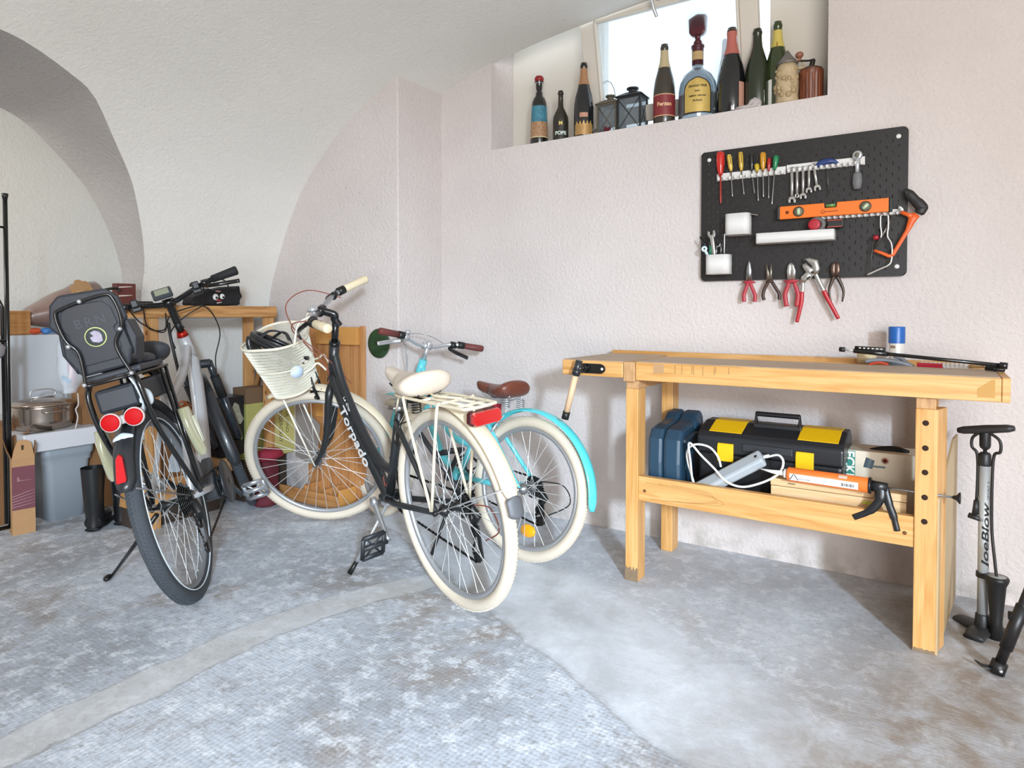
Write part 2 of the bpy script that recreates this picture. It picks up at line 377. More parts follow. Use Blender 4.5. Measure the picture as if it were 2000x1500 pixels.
zs = sorted(set([round(z, 4) for x, z in prof if z < ZC and x < -1] + [round(.5+.03*k, 4) for k in range(50) if .5+.03*k < ZC-.02]+[1.93, 1.95, 1.965, 1.975, 1.985, 1.99, 1.994, 1.997, ZC]))
m = MB()
R_, L_ = [], []
for z in zs:
    x = xv(z); y = ya(z); yl = 2*YC-y
    R_.append([(x, y+(0.02-y)*k/12, z) for k in range(13)]); L_.append([(x, -6.2+(yl+6.2)*k/12, z) for k in range(13)])
m.grid(R_); m.grid(L_)
top = [(xv(ZC), ZC)]+[(x, z) for x, z in prof if z > ZC or x > -1]
m.grid([[(x, -6.2+6.22*k/30, z) for k in range(31)] for x, z in top])
struct(m.build('ceiling', PLV))
# arch soffit through the thick wall
m = MB()
rows = []
zz = zs
side = [(ya(z), z) for z in zz]; ring = side+[(2*YC-y, z) for y, z in side[::-1][1:]]
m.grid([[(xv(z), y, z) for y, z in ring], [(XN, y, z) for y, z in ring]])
struct(m.build('wall_arch', plaster('soffit', 'b3aeaa', 'bdb8b4')))  # soffit plaster made darker, so part of its shade sits in the colour
# room beyond the arch
XF = -4.35
m = MB(); m.add([(XF, -3.6, 0), (XF, .1, 0), (XF, .1, 2.7), (XF, -3.6, 2.7)], [(0, 1, 2, 3)], False)
m.add([(XF, -3.6, 2.7), (XF, .1, 2.7), (XN, .1, 2.7), (XN, -3.6, 2.7)], [(0, 1, 2, 3)], False)
m.add([(XF, .1, 0), (XN, .1, 0), (XN, .1, 2.7), (XF, .1, 2.7)], [(0, 1, 2, 3)], False)
m.add([(XF, -3.6, 0), (XN, -3.6, 0), (XN, -3.6, 2.7), (XF, -3.6, 2.7)], [(3, 2, 1, 0)], False)
m.grid([[(XN, y, z) for y, z in ring], [(XN, (y-YC)*2.2+YC, max(0, z*1.4)) for y, z in ring]])
struct(m.build('wall_far', PLV))
# walls behind the camera with the garage doorway the daylight comes through
m = MB(); y = -6.2
wallq(-4.6, .7, 0, 2.7, y); wallq(3.7, 4.2, 0, 2.7, y); wallq(.7, 3.7, 2.25, 2.7, y); struct(m.build('wall_back', PL))
m = MB(); m.add([(4.2, -6.2, 0), (4.2, 0, 0), (4.2, 0, 2.7), (4.2, -6.2, 2.7)], [(3, 2, 1, 0)], False); struct(m.build('wall_side', PL))
# ------------------------------------------------------------------ window: fixed frame and the sash tilted inwards
FRM = M('cfc8bc', .5, bump=.1, bscale=30); root = struct(bpy.data.objects.new('window_1', None)); COL.objects.link(root)
m = MB()
yf = .21
m.bb((PY(1504, 10, yf-.06).x, yf-.06, WS), (WR-.015, yf+.03, 2.6)); m.bb((WL+.02, yf-.03, WS), (-1.36, yf+.03, 2.6)); m.bb((-1.62, yf-.02, WS), (-.6, yf+.03, WS+.06))
m.bb((-1.62, yf-.02, 2.54), (-.6, yf+.03, 2.6))
m.build('window_frame', FRM, root, bevel=.005)
# sash: hinged at bottom, top leaning into the room
ztop = 2.50; zbot = WS+.07; yb, yt = .185, .055
def SA(q):   # local sash coords: x along X, y up along sash, z towards room
    up = Vector((0, yt-yb, ztop-zbot)).normalized(); nrm = Vector((0, -up.z, up.y))
    return Vector((0, yb, zbot))+Vector((q.x, 0, 0))+up*q.y+nrm*q.z
xl = PY(1137, 58, yt).x; xr = PY(1481, 2, yt+.01).x; H = math.hypot(ztop-zbot, yb-yt)
fw_ = .075
m = MB(SA)
m.bb((xl, 0, 0), (xl+fw_, H, .045)); m.bb((xr-fw_, 0, 0), (xr, H, .045)); m.bb((xl+fw_, 0, 0), (xr-fw_, fw_, .045)); m.bb((xl+fw_, H-fw_, 0), (xr-fw_, H, .045))
m.bb((xl+fw_, fw_, .008), (xl+fw_+.012, H-fw_, .055)); m.bb((xl+fw_, H-fw_-.012, .008), (xr-fw_, H-fw_, .055)); m.bb((xr-fw_-.012, fw_, .008), (xr-fw_, H-fw_, .055))
sash = m.build('sash', FRM, root, bevel=.004)
gm = bpy.data.materials.new('frosted_glass'); gm.use_nodes = True; nt = gm.node_tree; nt.nodes.clear()
out = nt.nodes.new('ShaderNodeOutputMaterial'); tr = nt.nodes.new('ShaderNodeBsdfTransparent'); tl = nt.nodes.new('ShaderNodeBsdfTranslucent'); mxs = nt.nodes.new('ShaderNodeMixShader')
tr.inputs[0].default_value = (.93, .98, 1, 1); mxs.inputs[0].default_value = .35; nt.links.new(tr.outputs[0], mxs.inputs[1]); nt.links.new(tl.outputs[0], mxs.inputs[2]); nt.links.new(mxs.outputs[0], out.inputs[0])
m = MB(SA); m.bb((xl+fw_-.005, fw_-.005, .02), (xr-fw_+.005, H-fw_+.005, .024)); m.build('glass_pane', gm, root)
# handle (silver hook)
m = MB(SA); hx = PY(1292, 30, yt).x
m.tube(crom([(hx+.0, H-.04, .05), (hx+.015, H-.03, .075), (hx+.005, H-.02, .095), (hx-.018, H-.035, .10), (hx-.012, H-.09, .10), (hx-.0, H-.135, .095)], 6), .008, 10)
m.lathe([(.02, 0), (.02, .008), (.008, .012)], 14, (hx, H-.04, .045)); m.build('window_handle', CHR, root)
# ------------------------------------------------------------------ bicycles
class Rig:
    def __init__(s, name, label, x, y, psi, lean, steer, L, R):
        s.L, s.R = L, R; th = rad(69); e = .045
        s.ax = Vector((-math.cos(th), 0, math.sin(th))); s.so = Vector((L-e*math.sin(th), 0, R-e*math.cos(th)))
        s.Mw = Matrix.Translation((x, y, 0)) @ Matrix.Rotation(psi, 4, 'Z') @ Matrix.Rotation(-lean, 4, 'X')
        s.q = Matrix.Rotation(steer, 3, s.ax); s.root = thing(name, label, 'bicycle', mat=s.Mw); s.inv = s.Mw.inverted()
    def st(s, p): return s.so + s.q @ (Vector(p)-s.so)
    def pt(s, t, off=0.): return s.so+s.ax*t+Vector((off, 0, 0))
    def floor_pt(s, u, v): return s.inv @ PZ(u, v)
def wheel(rg, cx, steer, name, tr, tmat, rmat, rimw=.022, spoke=None, ns=32, hub=STL, side=None, wall=None, tread=True):
    R = rg.R; T = rg.st if steer else None; c = Vector((cx, 0, R))
    m = MB(T); n = 120; Rt = R-tr
    m.tube([c+Vector((Rt*math.cos(2*PI*i/n), 0, Rt*math.sin(2*PI*i/n))) for i in range(n)], tr, 16, closed=True, up=(0, 1, 0))
    tyre = m.build(name, tmat, rg.root)
    if tread:
        m = MB(T); n = 150
        for i in range(n):
            for k in (-1, 0, 1):
                a = 2*PI*(i+(.5 if k == 0 else 0))/n; ph = k*.42
                rr = Rt+(tr+.0006)*math.cos(ph); p = c+Vector((rr*math.cos(a), (tr+.0006)*math.sin(ph), rr*math.sin(a)))
                Rm = Matrix.Rotation(-a, 3, 'Y') @ Matrix.Rotation(ph, 3, 'Z') @ Matrix.Rotation(.5*k, 3, 'X')
                m.box(p, (.0022, .008, R*2*PI/n*.42), Rm)
        m.build('tread_blocks', tmat, tyre)
    if wall:
        m = MB(T)
        for sy in (-1, 1):
            m.tube([c+Vector(((R-tr*1.75)*math.cos(2*PI*i/n), sy*tr*.9, (R-tr*1.75)*math.sin(2*PI*i/n))) for i in range(n)], .0022, 6, closed=True)
        m.build('reflective_band', wall, tyre)
    rr = R-2*tr-.006; m = MB(T); n = 96
    m.tube([c+Vector((rr*math.cos(2*PI*i/n), 0, rr*math.sin(2*PI*i/n))) for i in range(n)], .011, 8, closed=True, flat=(rimw/.022, 1.), up=(0, 1, 0))
    m.build('rim', rmat, tyre)
    m = MB(T)
    for i in range(ns):
        a = 2*PI*i/ns; sy = 1 if i % 2 else -1; b = a+(.62 if (i//2) % 2 else -.62)
        m.tube([c+Vector((.021*math.cos(b), sy*.028, .021*math.sin(b))), c+Vector(((rr-.008)*math.cos(a), sy*.002, (rr-.008)*math.sin(a)))], (.00135), 5, caps=False)
    m.build('spokes', spoke or M('cfd0ce', .35, .35), tyre)
    m = MB(T); Ry = Matrix.Rotation(PI/2, 3, 'X')
    m.lathe([(.008, -.05), (.012, -.045), (.024, -.034), (.024, -.026), (.013, -.02), (.013, .02), (.024, .026), (.024, .034), (.012, .045), (.008, .05)], 20, c, Ry)
    m.rod(c+Vector((0, -.075, 0)), c+Vector((0, .075, 0)), .0055)
    for sy in (-1, 1): m.rod(c+Vector((0, sy*.062, 0)), c+Vector((0, sy*.072, 0)), .011, 6)
    m.build('hub', hub, tyre)
    return tyre
def fender(rg, cx, steer, name, Rf, width, a0, a1, mat, n=40, depth=.018):
    m = MB(rg.st if steer else None); c = Vector((cx, 0, rg.R)); rows = []
    for i in range(n+1):
        a = rad(a0+(a1-a0)*i/n); row = []
        e = 1. if 1 < i < n-1 else (.8 if i in (1, n-1) else .45)
        for k in range(11):
            ph = -1.25+2.5*k/10
            r = Rf+depth*(math.cos(ph)-1); row.append(c+Vector((r*math.cos(a), width/2*e*math.sin(ph)/math.sin(1.25), r*math.sin(a))))
        rows.append(row)
    m.grid(rows); return m.build(name, mat, rg.root, solid=.0018)
def sweep(rg, name, tubes, mat, steer=False, bevel=0, parent=None, n=14, label=None):
    m = MB(rg.st if steer else None)
    for t in tubes:
        pts, r = t[0], t[1]; fl = t[2] if len(t) > 2 else None
        m.tube(pts, r, n, flat=fl)
    return m.build(name, mat, parent or rg.root, label=label)
def saddle(rg, name, x0, x1, zt, wd, mat, tilt=0., thick=.05, base=BLK):
    m = MB(); rows = []; N = 18; Ln = x1-x0
    for i in range(N+1):
        t = i/N                      # 0 back .. 1 nose
        x = x0+Ln*t
        wl = wd/2*(1-t)**.0 if t < .0 else 0
        half = (wd/2)*(max(0, 1-(t/.62)**2.2)**.8)*.78+.024*(1-t**6)**.5+.008
        if t < .12: half *= (.62+.38*math.sin(t/.12*PI/2))
        zc = zt+.014*math.sin(t*PI)*-1+(.012 if t < .3 else 0)*math.cos(t/.3*PI/2)+tilt*(t-.5)
        th = thick*(.55+.45*(1-t))*(.5 if t in (0, 1) else 1)
        row = []
        for k in range(16):
            a = 2*PI*k/16; ca, sa = math.cos(a), math.sin(a)
            yy = half*(abs(ca)**.75)*(1 if ca > 0 else -1); z_ = (th*.30*sa if sa > 0 else th*.95*sa*(1-.0*abs(ca)))
            z_ -= .020*(abs(ca)**3)*(1-t)
            row.append((x, yy, zc+z_))
        rows.append(row)
    m.grid(rows, True); nr = len(rows)
    b0 = len(m.v); m.f.append(list(range(16))[::-1]); m.m.append(0); m.s.append(True)
    m.f.append([(nr-1)*16+k for k in range(16)]); m.m.append(0); m.s.append(True)
    o = m.build(name, mat, rg.root, sub=1)
    m = MB(); xm = x0+Ln*.30
    for sy in (-1, 1):
        m.tube(crom([(x0+.02, sy*.045, zt-thick*.75), (xm, sy*.022, zt-thick*1.15), (xm+.07, sy*.022, zt-thick*1.15), (x1-.03, sy*.01, zt-thick*.6)], 5), .0035, 8)
        m.tube([(x0+.035+.02*math.cos(i*.8), sy*.05+.016*math.sin(i*.8), zt-thick*1.6+i*.0011) for i in range(36)], .002, 6)
    m.box((xm+.03, 0, zt-thick*1.2), (.04, .05, .022)); m.build('saddle_rails', base, o)
    return o
def pedal(rg, parent, c, mat, rot=0.3, cage=None, steer=False, sy=1):
    c = Vector(c); Rm = Matrix.Rotation(rot, 3, 'Y'); m = MB()
    def q(p): return c+Rm @ Vector(p)
    for z in (-.0,):
        for (a, b) in (((-.045, .0), (.045, .0)), ((-.045, sy*.085), (.045, sy*.085))):
            m.tube([q((a[0], a[1], z)), q((b[0], b[1], z))], .0065, 8, flat=(1, 1.4))
        for x in (-.045, .045): m.tube([q((x, 0, z)), q((x, sy*.085, z))], .0065, 8, flat=(1.6, 1))
    m.rod(q((0, -sy*.015, 0)), q((0, sy*.085, 0)), .011)
    m.tube([q((-.04, sy*.012, 0)), q((.04, sy*.072, 0))], .004, 6); m.tube([q((.04, sy*.012, 0)), q((-.04, sy*.072, 0))], .004, 6)
    for x in (-.045, .045): m.box(q((x, sy*.042, 0)), (.006, .045, .018), Rm)
    return m.build('pedal', mat, parent)
def crankset(rg, bb, ang, ln, ymat, w_=.075, ring=None, rr=.085, arms=STL, sides=(1, -1), pm=BLK, prot=.3):
    for sy in sides:
        a = ang if sy > 0 else ang+PI; e = Vector((bb[0]+ln*math.cos(a), sy*(w_+.012), bb[2]+ln*math.sin(a)))
        m = MB(); b0 = Vector((bb[0], sy*w_, bb[2])); d = (e-b0)
        m.tube([b0, b0+d*.12, b0+d*.9, e], [.016, .013, .011, .014], 12, flat=(1, .75))
        m.lathe([(.017, -.008), (.019, -.006), (.019, .010), (.010, .014)], 16, b0, Matrix.Rotation(-sy*PI/2, 3, 'X'))
        c = m.build('crank', arms, rg.root); pedal(rg, c, e+Vector((0, sy*.02, 0)), pm, prot, sy=sy)
    if ring:
        m = MB(); y = -w_+.018; n = 40
        m.tube([(bb[0]+rr*math.cos(2*PI*i/n), y, bb[2]+rr*math.sin(2*PI*i/n)) for i in range(n)], .006, 6, closed=True, flat=(.35, 1), up=(0, 1, 0))
        for i in range(5):
            a = 2*PI*i/5; m.tube([(bb[0], y, bb[2]), (bb[0]+rr*math.cos(a), y, bb[2]+rr*math.sin(a))], .007, 6, flat=(.5, 1))
        m.lathe([(.02, -.004), (.02, .004)], 16, (bb[0], y, bb[2]), Matrix.Rotation(PI/2, 3, 'X')); m.build('chainring', ring, rg.root)
def chain_(rg, bb, rr, y=-.057, hub=None, rs=.035, der=(-.02, .18)):
    R = rg.R; m = MB(); pts = []
    for i in range(9): a = -PI/2+PI*i/8; pts.append((bb[0]+rr*math.cos(a), y, bb[2]+rr*math.sin(a)))
    for i in range(7): a = PI/2+PI*.8*i/6; pts.append((rs*math.cos(a), y, R+rs*math.sin(a)))
    pts += [(der[0]+.005, y, der[1]+.06), (der[0]+.02, y, der[1]+.03), (der[0]+.01, y, der[1]-.012)]
    full = [];
    P = [Vector(p) for p in pts]+[Vector(pts[0])]
    for a, b in zip(P, P[1:]):
        k = max(1, int((b-a).length/.0127))
        for i in range(k): full.append((a+(b-a)*i/k, (b-a).normalized()))
    for i, (p, d) in enumerate(full):
        ang = math.atan2(d.z, d.x); m.box(p, (.0115, .006 if i % 2 else .0035, .0075), Matrix.Rotation(-ang, 3, 'Y'))
    m.build('chain', M('2a2826', .4, .8), rg.root)
def cassette(rg, mat, n=7, r0=.022, r1=.045, y0=-.038, y1=-.066):
    m = MB(); R = rg.R
    for i in range(n):
        r = r1+(r0-r1)*i/(n-1); y = y0+(y1-y0)*i/(n-1); k = 48; 
        ring = []
        for j in range(k): a = 2*PI*j/k; q = r+(.0025 if j % 2 else 0); ring.append((q*math.cos(a), q*math.sin(a)))
        m.prism(ring, -.001, .001, lambda q, y=y: Vector((q.x, y+q.z, R+q.y)))
    m.rod((0, y0, R), (0, y1, R), r0*.7); m.build('cassette', mat, rg.root)
def derailleur(rg, x=-.015, z=.17, y=-.062, mat=BLK):
    R = rg.R; m = MB()
    m.tube([(-.01, -.07, R-.01), (-.03, -.085, R-.05), (-.005, -.08, R-.085)], [.014, .016, .013], 10)
    m.box((x, y-.012, (z+R-.09)/2), (.02, .006, R-.09-z+.03), Matrix.Rotation(.12, 3, 'Y'))
    for zz in (R-.095, z): m.lathe([(.020, -.004), (.020, .004)], 14, (x+(.01 if zz > z else 0), y, zz), Matrix.Rotation(PI/2, 3, 'X'))
    m.build('rear_derailleur', mat, rg.root, bevel=.002)
def vbrake(rg, c, mat, steer=False, up=Vector((0, 0, 1)), fwd=Vector((1, 0, 0)), name='rim_brake', w_=.03, h=.10):
    m = MB(rg.st if steer else None); c = Vector(c)
    for sy in (-1, 1):
        b = c+Vector((0, sy*w_, 0)); m.tube([b-up*.01, b+up*h*.5+Vector((0, sy*.008, 0)), b+up*h], [.007, .0065, .005], 8)
        m.tube([b+up*.028+fwd*-.028+Vector((0, -sy*.008, 0)), b+up*.028+fwd*.028+Vector((0, -sy*.008, 0))], .006, 8)
        m.ball(b+fwd*.008, .009)
    m.tube(crom([c+up*h+Vector((0, -w_, 0)), c+up*(h+.004), c+up*h+Vector((0, w_, 0))], 5), .0022, 6)
    m.tube(crom([c+up*h+Vector((0, w_, 0)), c+up*(h+.05)+Vector((0, w_*.4, 0)), c+up*(h+.10)+fwd*.02], 5), .0028, 6)
    m.build(name, mat, rg.root)
def lever(rg, a, b, c, mat, parent=None, name='brake_lever', clamp=None):
    m = MB(rg.st); m.tube(crom([a, b, c], 6), [.008+.0*i for i in range(13)], 8, flat=(1.25, .6)); 
    if clamp is not None: m.tube([Vector(clamp)+Vector((0, .014, 0)), Vector(clamp)-Vector((0, .014, 0))], .017, 12); m.tube([clamp, a], .010, 8)
    return m.build(name, mat, parent or rg.root)

# ============ cream and black city bike with basket
T_ = Rig("city_bicycle", "black step-through bicycle with cream tyres, cream basket and cream fenders, in the middle", -1.353, -1.024, 2.812, .108, .888, 1.097, .350)
CRM = M('dccfb4', .35, coat=.3); CRT = M('cfc3b0', .7, bump=.2, bscale=200, var=.06, vscale=12); MBK = M('202224', .38, coat=.25); RIMS = M('a9aaac', .4, .55)
wheel(T_, 0, False, 'rear_wheel', .021, CRT, RIMS, hub=BLKG); wheel(T_, T_.L, True, 'front_wheel', .021, CRT, RIMS, hub=STL)
BB = (.46, 0, .285); ht, hb = T_.pt(.60), T_.pt(.42)
sweep(T_, 'frame', [
    ([ht+T_.ax*.004, hb-T_.ax*.004], .0225),
    (crom([hb+T_.ax*.03, (.76, 0, .565), (.58, 0, .40), BB], 5), .0235, (1.0, 1.1)),
    (crom([hb+T_.ax*.13, (.80, 0, .71), (.66, 0, .535), (.52, 0, .42), (.405, 0, .405)], 6), .019),
    ([(.46, -.038, .285), (.46, .038, .285)], .023), ([BB, (.30, 0, .665)], .0175),
    ([(.46, .02, .285), (.36, .035, .29), (.0, .062, .35)], [.013, .012, .009]), ([(.46, -.02, .285), (.36, -.035, .29), (.0, -.062, .35)], [.013, .012, .009]),
    ([(.315, .014, .62), (.26, .034, .60), (.0, .062, .355)], [.010, .010, .008]), ([(.315, -.014, .62), (.26, -.034, .60), (.0, -.062, .355)], [.010, .010, .008])], MBK)
m = MB()
for q, r in ((ht, .0245), (hb, .0245)): m.tube([q-T_.ax*.008, q+T_.ax*.008], r, 16)
m.tube([ht, T_.pt(.70)], .0155, 14); m.build('headset', BLKG, T_.root)
crown = T_.pt(.395); fr = []
for sy in (-1, 1):
    fr.append((crom([crown+Vector((0, sy*.012, .005)), crown+Vector((.012, sy*.052, -.03)), T_.pt(.22)+Vector((-.0, sy*.058, 0)), T_.pt(.10)+Vector((.012, sy*.06, 0)), Vector((T_.L, sy*.062, T_.R))], 6), [.018]*7+[.016]*7+[.014]*6+[.011]*5))
fr.append(([T_.pt(.425), T_.pt(.385)], .019)); sweep(T_, 'front_fork', fr, MBK, True)
fender(T_, 0, False, 'rear_fender', .384, .060, 28, 163, CRM); fender(T_, 0, False, 'mud_flap', .386, .058, 161, 171, M('5b5c60', .5), 12)
fender(T_, T_.L, True, 'front_fender', .384, .060, 70, 196, CRM)
sweep(T_, 'fender_stays', [([(0, s_*.066, .352), (-.353, s_*.03, .500)], .0022) for s_ in (-1, 1)], CHR)
# seat post, saddle
m = MB(); m.tube([(.30, 0, .655), (.262, 0, .765)], .0135, 14); m.tube([(.305, 0, .655), (.296, 0, .682)], .021, 14); m.rod((.30, -.03, .67), (.30, .03, .67), .006); m.build('seat_post', STL, T_.root)
saddle(T_, 'saddle', .05, .37, .805, .195, M('d6c7b5', .55, bump=.1, bscale=120), tilt=.015, thick=.075)
# rack, light
Z0 = .735; m = MB()
m.tube(crom([(.235, -.045, Z0), (.10, -.062, Z0), (-.19, -.062, Z0), (-.235, -.045, Z0), (-.235, .045, Z0), (-.19, .062, Z0), (.10, .062, Z0), (.235, .045, Z0)], 5, True), .0058, 8, closed=True)
for x in (.14, .03, -.08, -.18): m.tube([(x, -.062, Z0), (x, .062, Z0)], .0048, 8)
for y in (-.022, .022): m.tube([(.235, y*1.0, Z0), (-.235, y, Z0)], .0045, 8)
m.tube(crom([(.23, -.035, Z0), (.262, -.035, Z0+.028), (.262, .035, Z0+.028), (.23, .035, Z0)], 5), .005, 8)
m.tube(crom([(.10, -.02, Z0+.006), (.0, .02, Z0+.012), (-.10, -.02, Z0+.006)], 5), .0045, 8)
for sy in (-1, 1):
    m.tube(crom([(.14, sy*.062, Z0), (.12, sy*.075, Z0-.03), (.004, sy*.078, .36)], 4), .0055, 8); m.tube(crom([(-.09, sy*.062, Z0), (-.085, sy*.075, Z0-.03), (.0, sy*.078, .362)], 4), .0055, 8)
m.tube([(.235, .03, Z0), (.31, .014, .645)], .0045, 8); m.tube([(.235, -.03, Z0), (.31, -.014, .645)], .0045, 8)
m.tube([(-.235, .03, Z0), (-.235, .03, .69)], .0045, 8)
m.build('rear_rack', CRM, T_.root)
m = MB(); sh = [(-.062, -.012), (-.05, -.024), (.05, -.024), (.062, -.012), (.058, .02), (.05, .027), (-.05, .027), (-.058, .02)]
m.prism(sh, -.008, .02, lambda q: Vector((-.247-q.z, q.x*.88, .702+q.y*.84))); tl_ = m.build('tail_light', M('c01215', .15, coat=.6, trans=.2), T_.root, bevel=.004)
m = MB(); m.prism([(a*1.06, b_*1.08) for a, b_ in sh], -.02, .002, lambda q: Vector((-.247-q.z, q.x*.88, .702+q.y*.84))); m.build('light_housing', M('4a1416', .4), tl_, bevel=.003)
# basket in the steered frame
bc = Vector((1.075, 0, 0)); ztop_, zbot_ = .975, .735
def bk(a, t, g=0.):
    hw = (.118+(.165-.118)*t)+g; hl = (.088+(.125-.088)*t)+g
    ca, sa = math.cos(a), math.sin(a); n_ = 2.6
    r = (abs(ca)**n_+abs(sa)**n_)**(-1/n_)
    z = zbot_+(ztop_-zbot_)*t
    z += t*(.020*ca+.022*abs(sa)-.012 if True else 0)        # rim dips towards the bike, rises at front
    return Vector((bc.x+.01*t+hl*ca*r, hw*sa*r, z))
m = MB(T_.st); NA, NT = 210, 34
m.grid([[bk(2*PI*k/NA+(PI/NA if i % 2 else 0), i/NT) for k in range(NA)] for i in range(NT+1)], True)
m.grid([[bk(2*PI*k/70, 0)*(1-j/12)+Vector((bc.x, 0, zbot_))*(j/12) for k in range(70)] for j in range(12)], True)
bsk = m.build('basket', M('e9e5d4', .45), T_.root, wire=.0021, smooth=False)
m = MB(T_.st)
for t, r in ((1, .006), (.52, .003), (0, .0045)): m.tube([bk(2*PI*k/60, t, .001) for k in range(60)], r, 8, closed=True)
m.build('rim_wire', M('e3dcc8', .35), bsk)
m = MB(T_.st); Ry = Matrix.Rotation(PI/2, 3, 'X')
ab = min([k*.1 for k in range(63)], key=lambda a_: -(CAM-(T_.Mw @ T_.st(bk(a_, .45)))).normalized().dot((T_.Mw.to_3x3() @ T_.q @ (bk(a_, .45)-bk(a_, .45)*0-Vector((bc.x, 0, bk(a_, .45).z))).normalized())))
ab += .15; bn_ = (bk(ab, .45)-Vector((bc.x, 0, bk(ab, .45).z))).normalized(); m.lathe([(.027, -.003), (.027, .001), (.0001, .0012)], 26, bk(ab, .45, .002), bn_.to_track_quat('Z', 'Y').to_matrix()); m.build('badge', M('c3d3e6', .4), bsk)  # round badge; its pale blue reflective glimmer is put into the colour
for sy in (-1, 1):
    m = MB(T_.st); m.tube([(1.12, sy*.075, zbot_), (T_.L, sy*.072, T_.R)], .0042, 8); m.build('basket_stay', M('efe8d6', .35), T_.root); m = MB(T_.st)
    m.tube(crom([bk(PI-sy*.55, .35), (.955, sy*.06, .82), (.925, sy*.045, .835), (.905, sy*.03, .79)], 6), .0045, 8); m.build('basket_hook', M('efe8d6', .35), T_.root); m = MB(T_.st)
    m.tube(crom([bk(PI-sy*.6, .95), (.94, sy*.06, 1.03), (.88, sy*.055, 1.05)], 6), .0045, 8)
    m.build('basket_hook', M('efe8d6', .35), T_.root)
# helmet strap bag inside the basket is a thing of its own (below)
# stem, handlebar
m = MB(T_.st); sp = T_.pt(.70); bcn = Vector((.85, 0, 1.052))
m.tube([T_.pt(.62), sp], .0135, 14); m.tube(crom([sp+Vector((-.01, 0, -.02)), sp+Vector((.0, 0, .015)), bcn+Vector((-.05, 0, -.03)), bcn], 5), .016, 12, flat=(1.1, .8)); m.tube([bcn+Vector((0, -.024, 0)), bcn+Vector((0, .024, 0))], .021, 14)
m.build('stem', BLKG, T_.root)
bar = crom([(.722, .318, 1.067), (.805, .215, 1.066), (.835, .145, 1.064), (.853, .05, 1.054), (.85, 0, 1.052), (.853, -.05, 1.054), (.835, -.145, 1.064), (.805, -.215, 1.066), (.722, -.318, 1.067)], 6)
sweep(T_, 'handlebar', [(bar, .011)], M('b9bcc0', .3, .9), True)
for sy in (1, -1):
    m = MB(T_.st); a = Vector((.716, sy*.324, 1.067)); b_ = Vector((.800, sy*.222, 1.066))
    m.tube([a, a+(b_-a)*.04, a+(b_-a)*.95, b_], [.0165, .0185, .0175, .015], 16); m.build('grip', M('e2d3b2', .6), T_.root)
    m = MB(T_.st); m.tube([b_, b_+(b_-a)*.25], .0195, 16); m.build('gear_shifter' if sy < 0 else 'bar_collar', BLK, T_.root)
    cl = Vector((.832, sy*.158, 1.064))
    lever(T_, cl+Vector((.035, 0, -.012)), cl+Vector((.052, sy*.05, -.018)), cl+Vector((.008, sy*.15, -.014)), BLKG, clamp=cl)
m = MB(T_.st); m.lathe([(.0001, .022), (.014, .020), (.021, .010), (.022, 0)], 18, (.848, .085, 1.083)); m.rod((.848, .085, 1.062), (.848, .085, 1.085), .006); m.build('bell', CHR, T_.root)
CBL = M('8a4a3c', .45)
sweep(T_, 'brake_cables', [(crom([(.80, .15, 1.05), (.90, .16, 1.07), (.96, .09, 1.02), (.955, .03, .93), (.90, .025, .80), (.92, .02, .72)], 7), .0024),
    (crom([(.80, -.15, 1.05), (.93, -.13, 1.12), (1.0, -.02, 1.10), (.96, .05, .98), (.89, .035, .86), (.82, .02, .70)], 7), .0024)], CBL, True)
sweep(T_, 'gear_cable', [(crom([(.50, .0, .36), (.47, .01, .33), (.44, .01, .36), (.42, .01, .41)], 6), .0024), (crom([(-.02, -.08, .34), (-.09, -.10, .34), (-.13, -.10, .27), (-.06, -.09, .22)], 6), .0024)], CBL)
crankset(T_, BB, rad(227), .168, None, w_=.07, ring=BLK, arms=M('c4c7ca', .3, .85), pm=M('24272b', .5), prot=1.25); chain_(T_, BB, .085, der=(-.045, .16)); cassette(T_, BLK); derailleur(T_, -.045, .165)
vbrake(T_, (.285, 0, .54), BLK, h=.085, up=Vector((-.4, 0, .92)).normalized(), fwd=Vector((.92, 0, .4)).normalized())
vbrake(T_, (.985, 0, .67), BLK, True, up=Vector((0, 0, 1)), h=.10)
kf = T_.floor_pt(683, 1122); m = MB(); m.tube([(.43, .03, .27), kf+(Vector((.43, .03, .27))-kf)*.08], .007, 8); m.box((.43, .02, .275), (.04, .05, .012)); kk = m.build('kickstand', CHR, T_.root)
m = MB(); m.tube([kf+(Vector((.43, .03, .27))-kf)*.18, kf+Vector((0, 0, .004))], [.009, .011], 8); m.build('rubber_foot', BLK, kk)
d1 = (Vector(BB)-(hb+T_.ax*.03)).normalized(); WH = M('e6e6e6', .5)
text('lettering', 'Torpado', .085, WH, T_.root, frame((.69, .0262, .512), d1, (0, 1, 0)), shear=.35, bold=.0016, space=1.02)
text('lettering', 'La City', .026, WH, T_.root, frame((.735, .0212, .640), (-.62, 0, -.76), (0, 1, 0)), shear=.4)

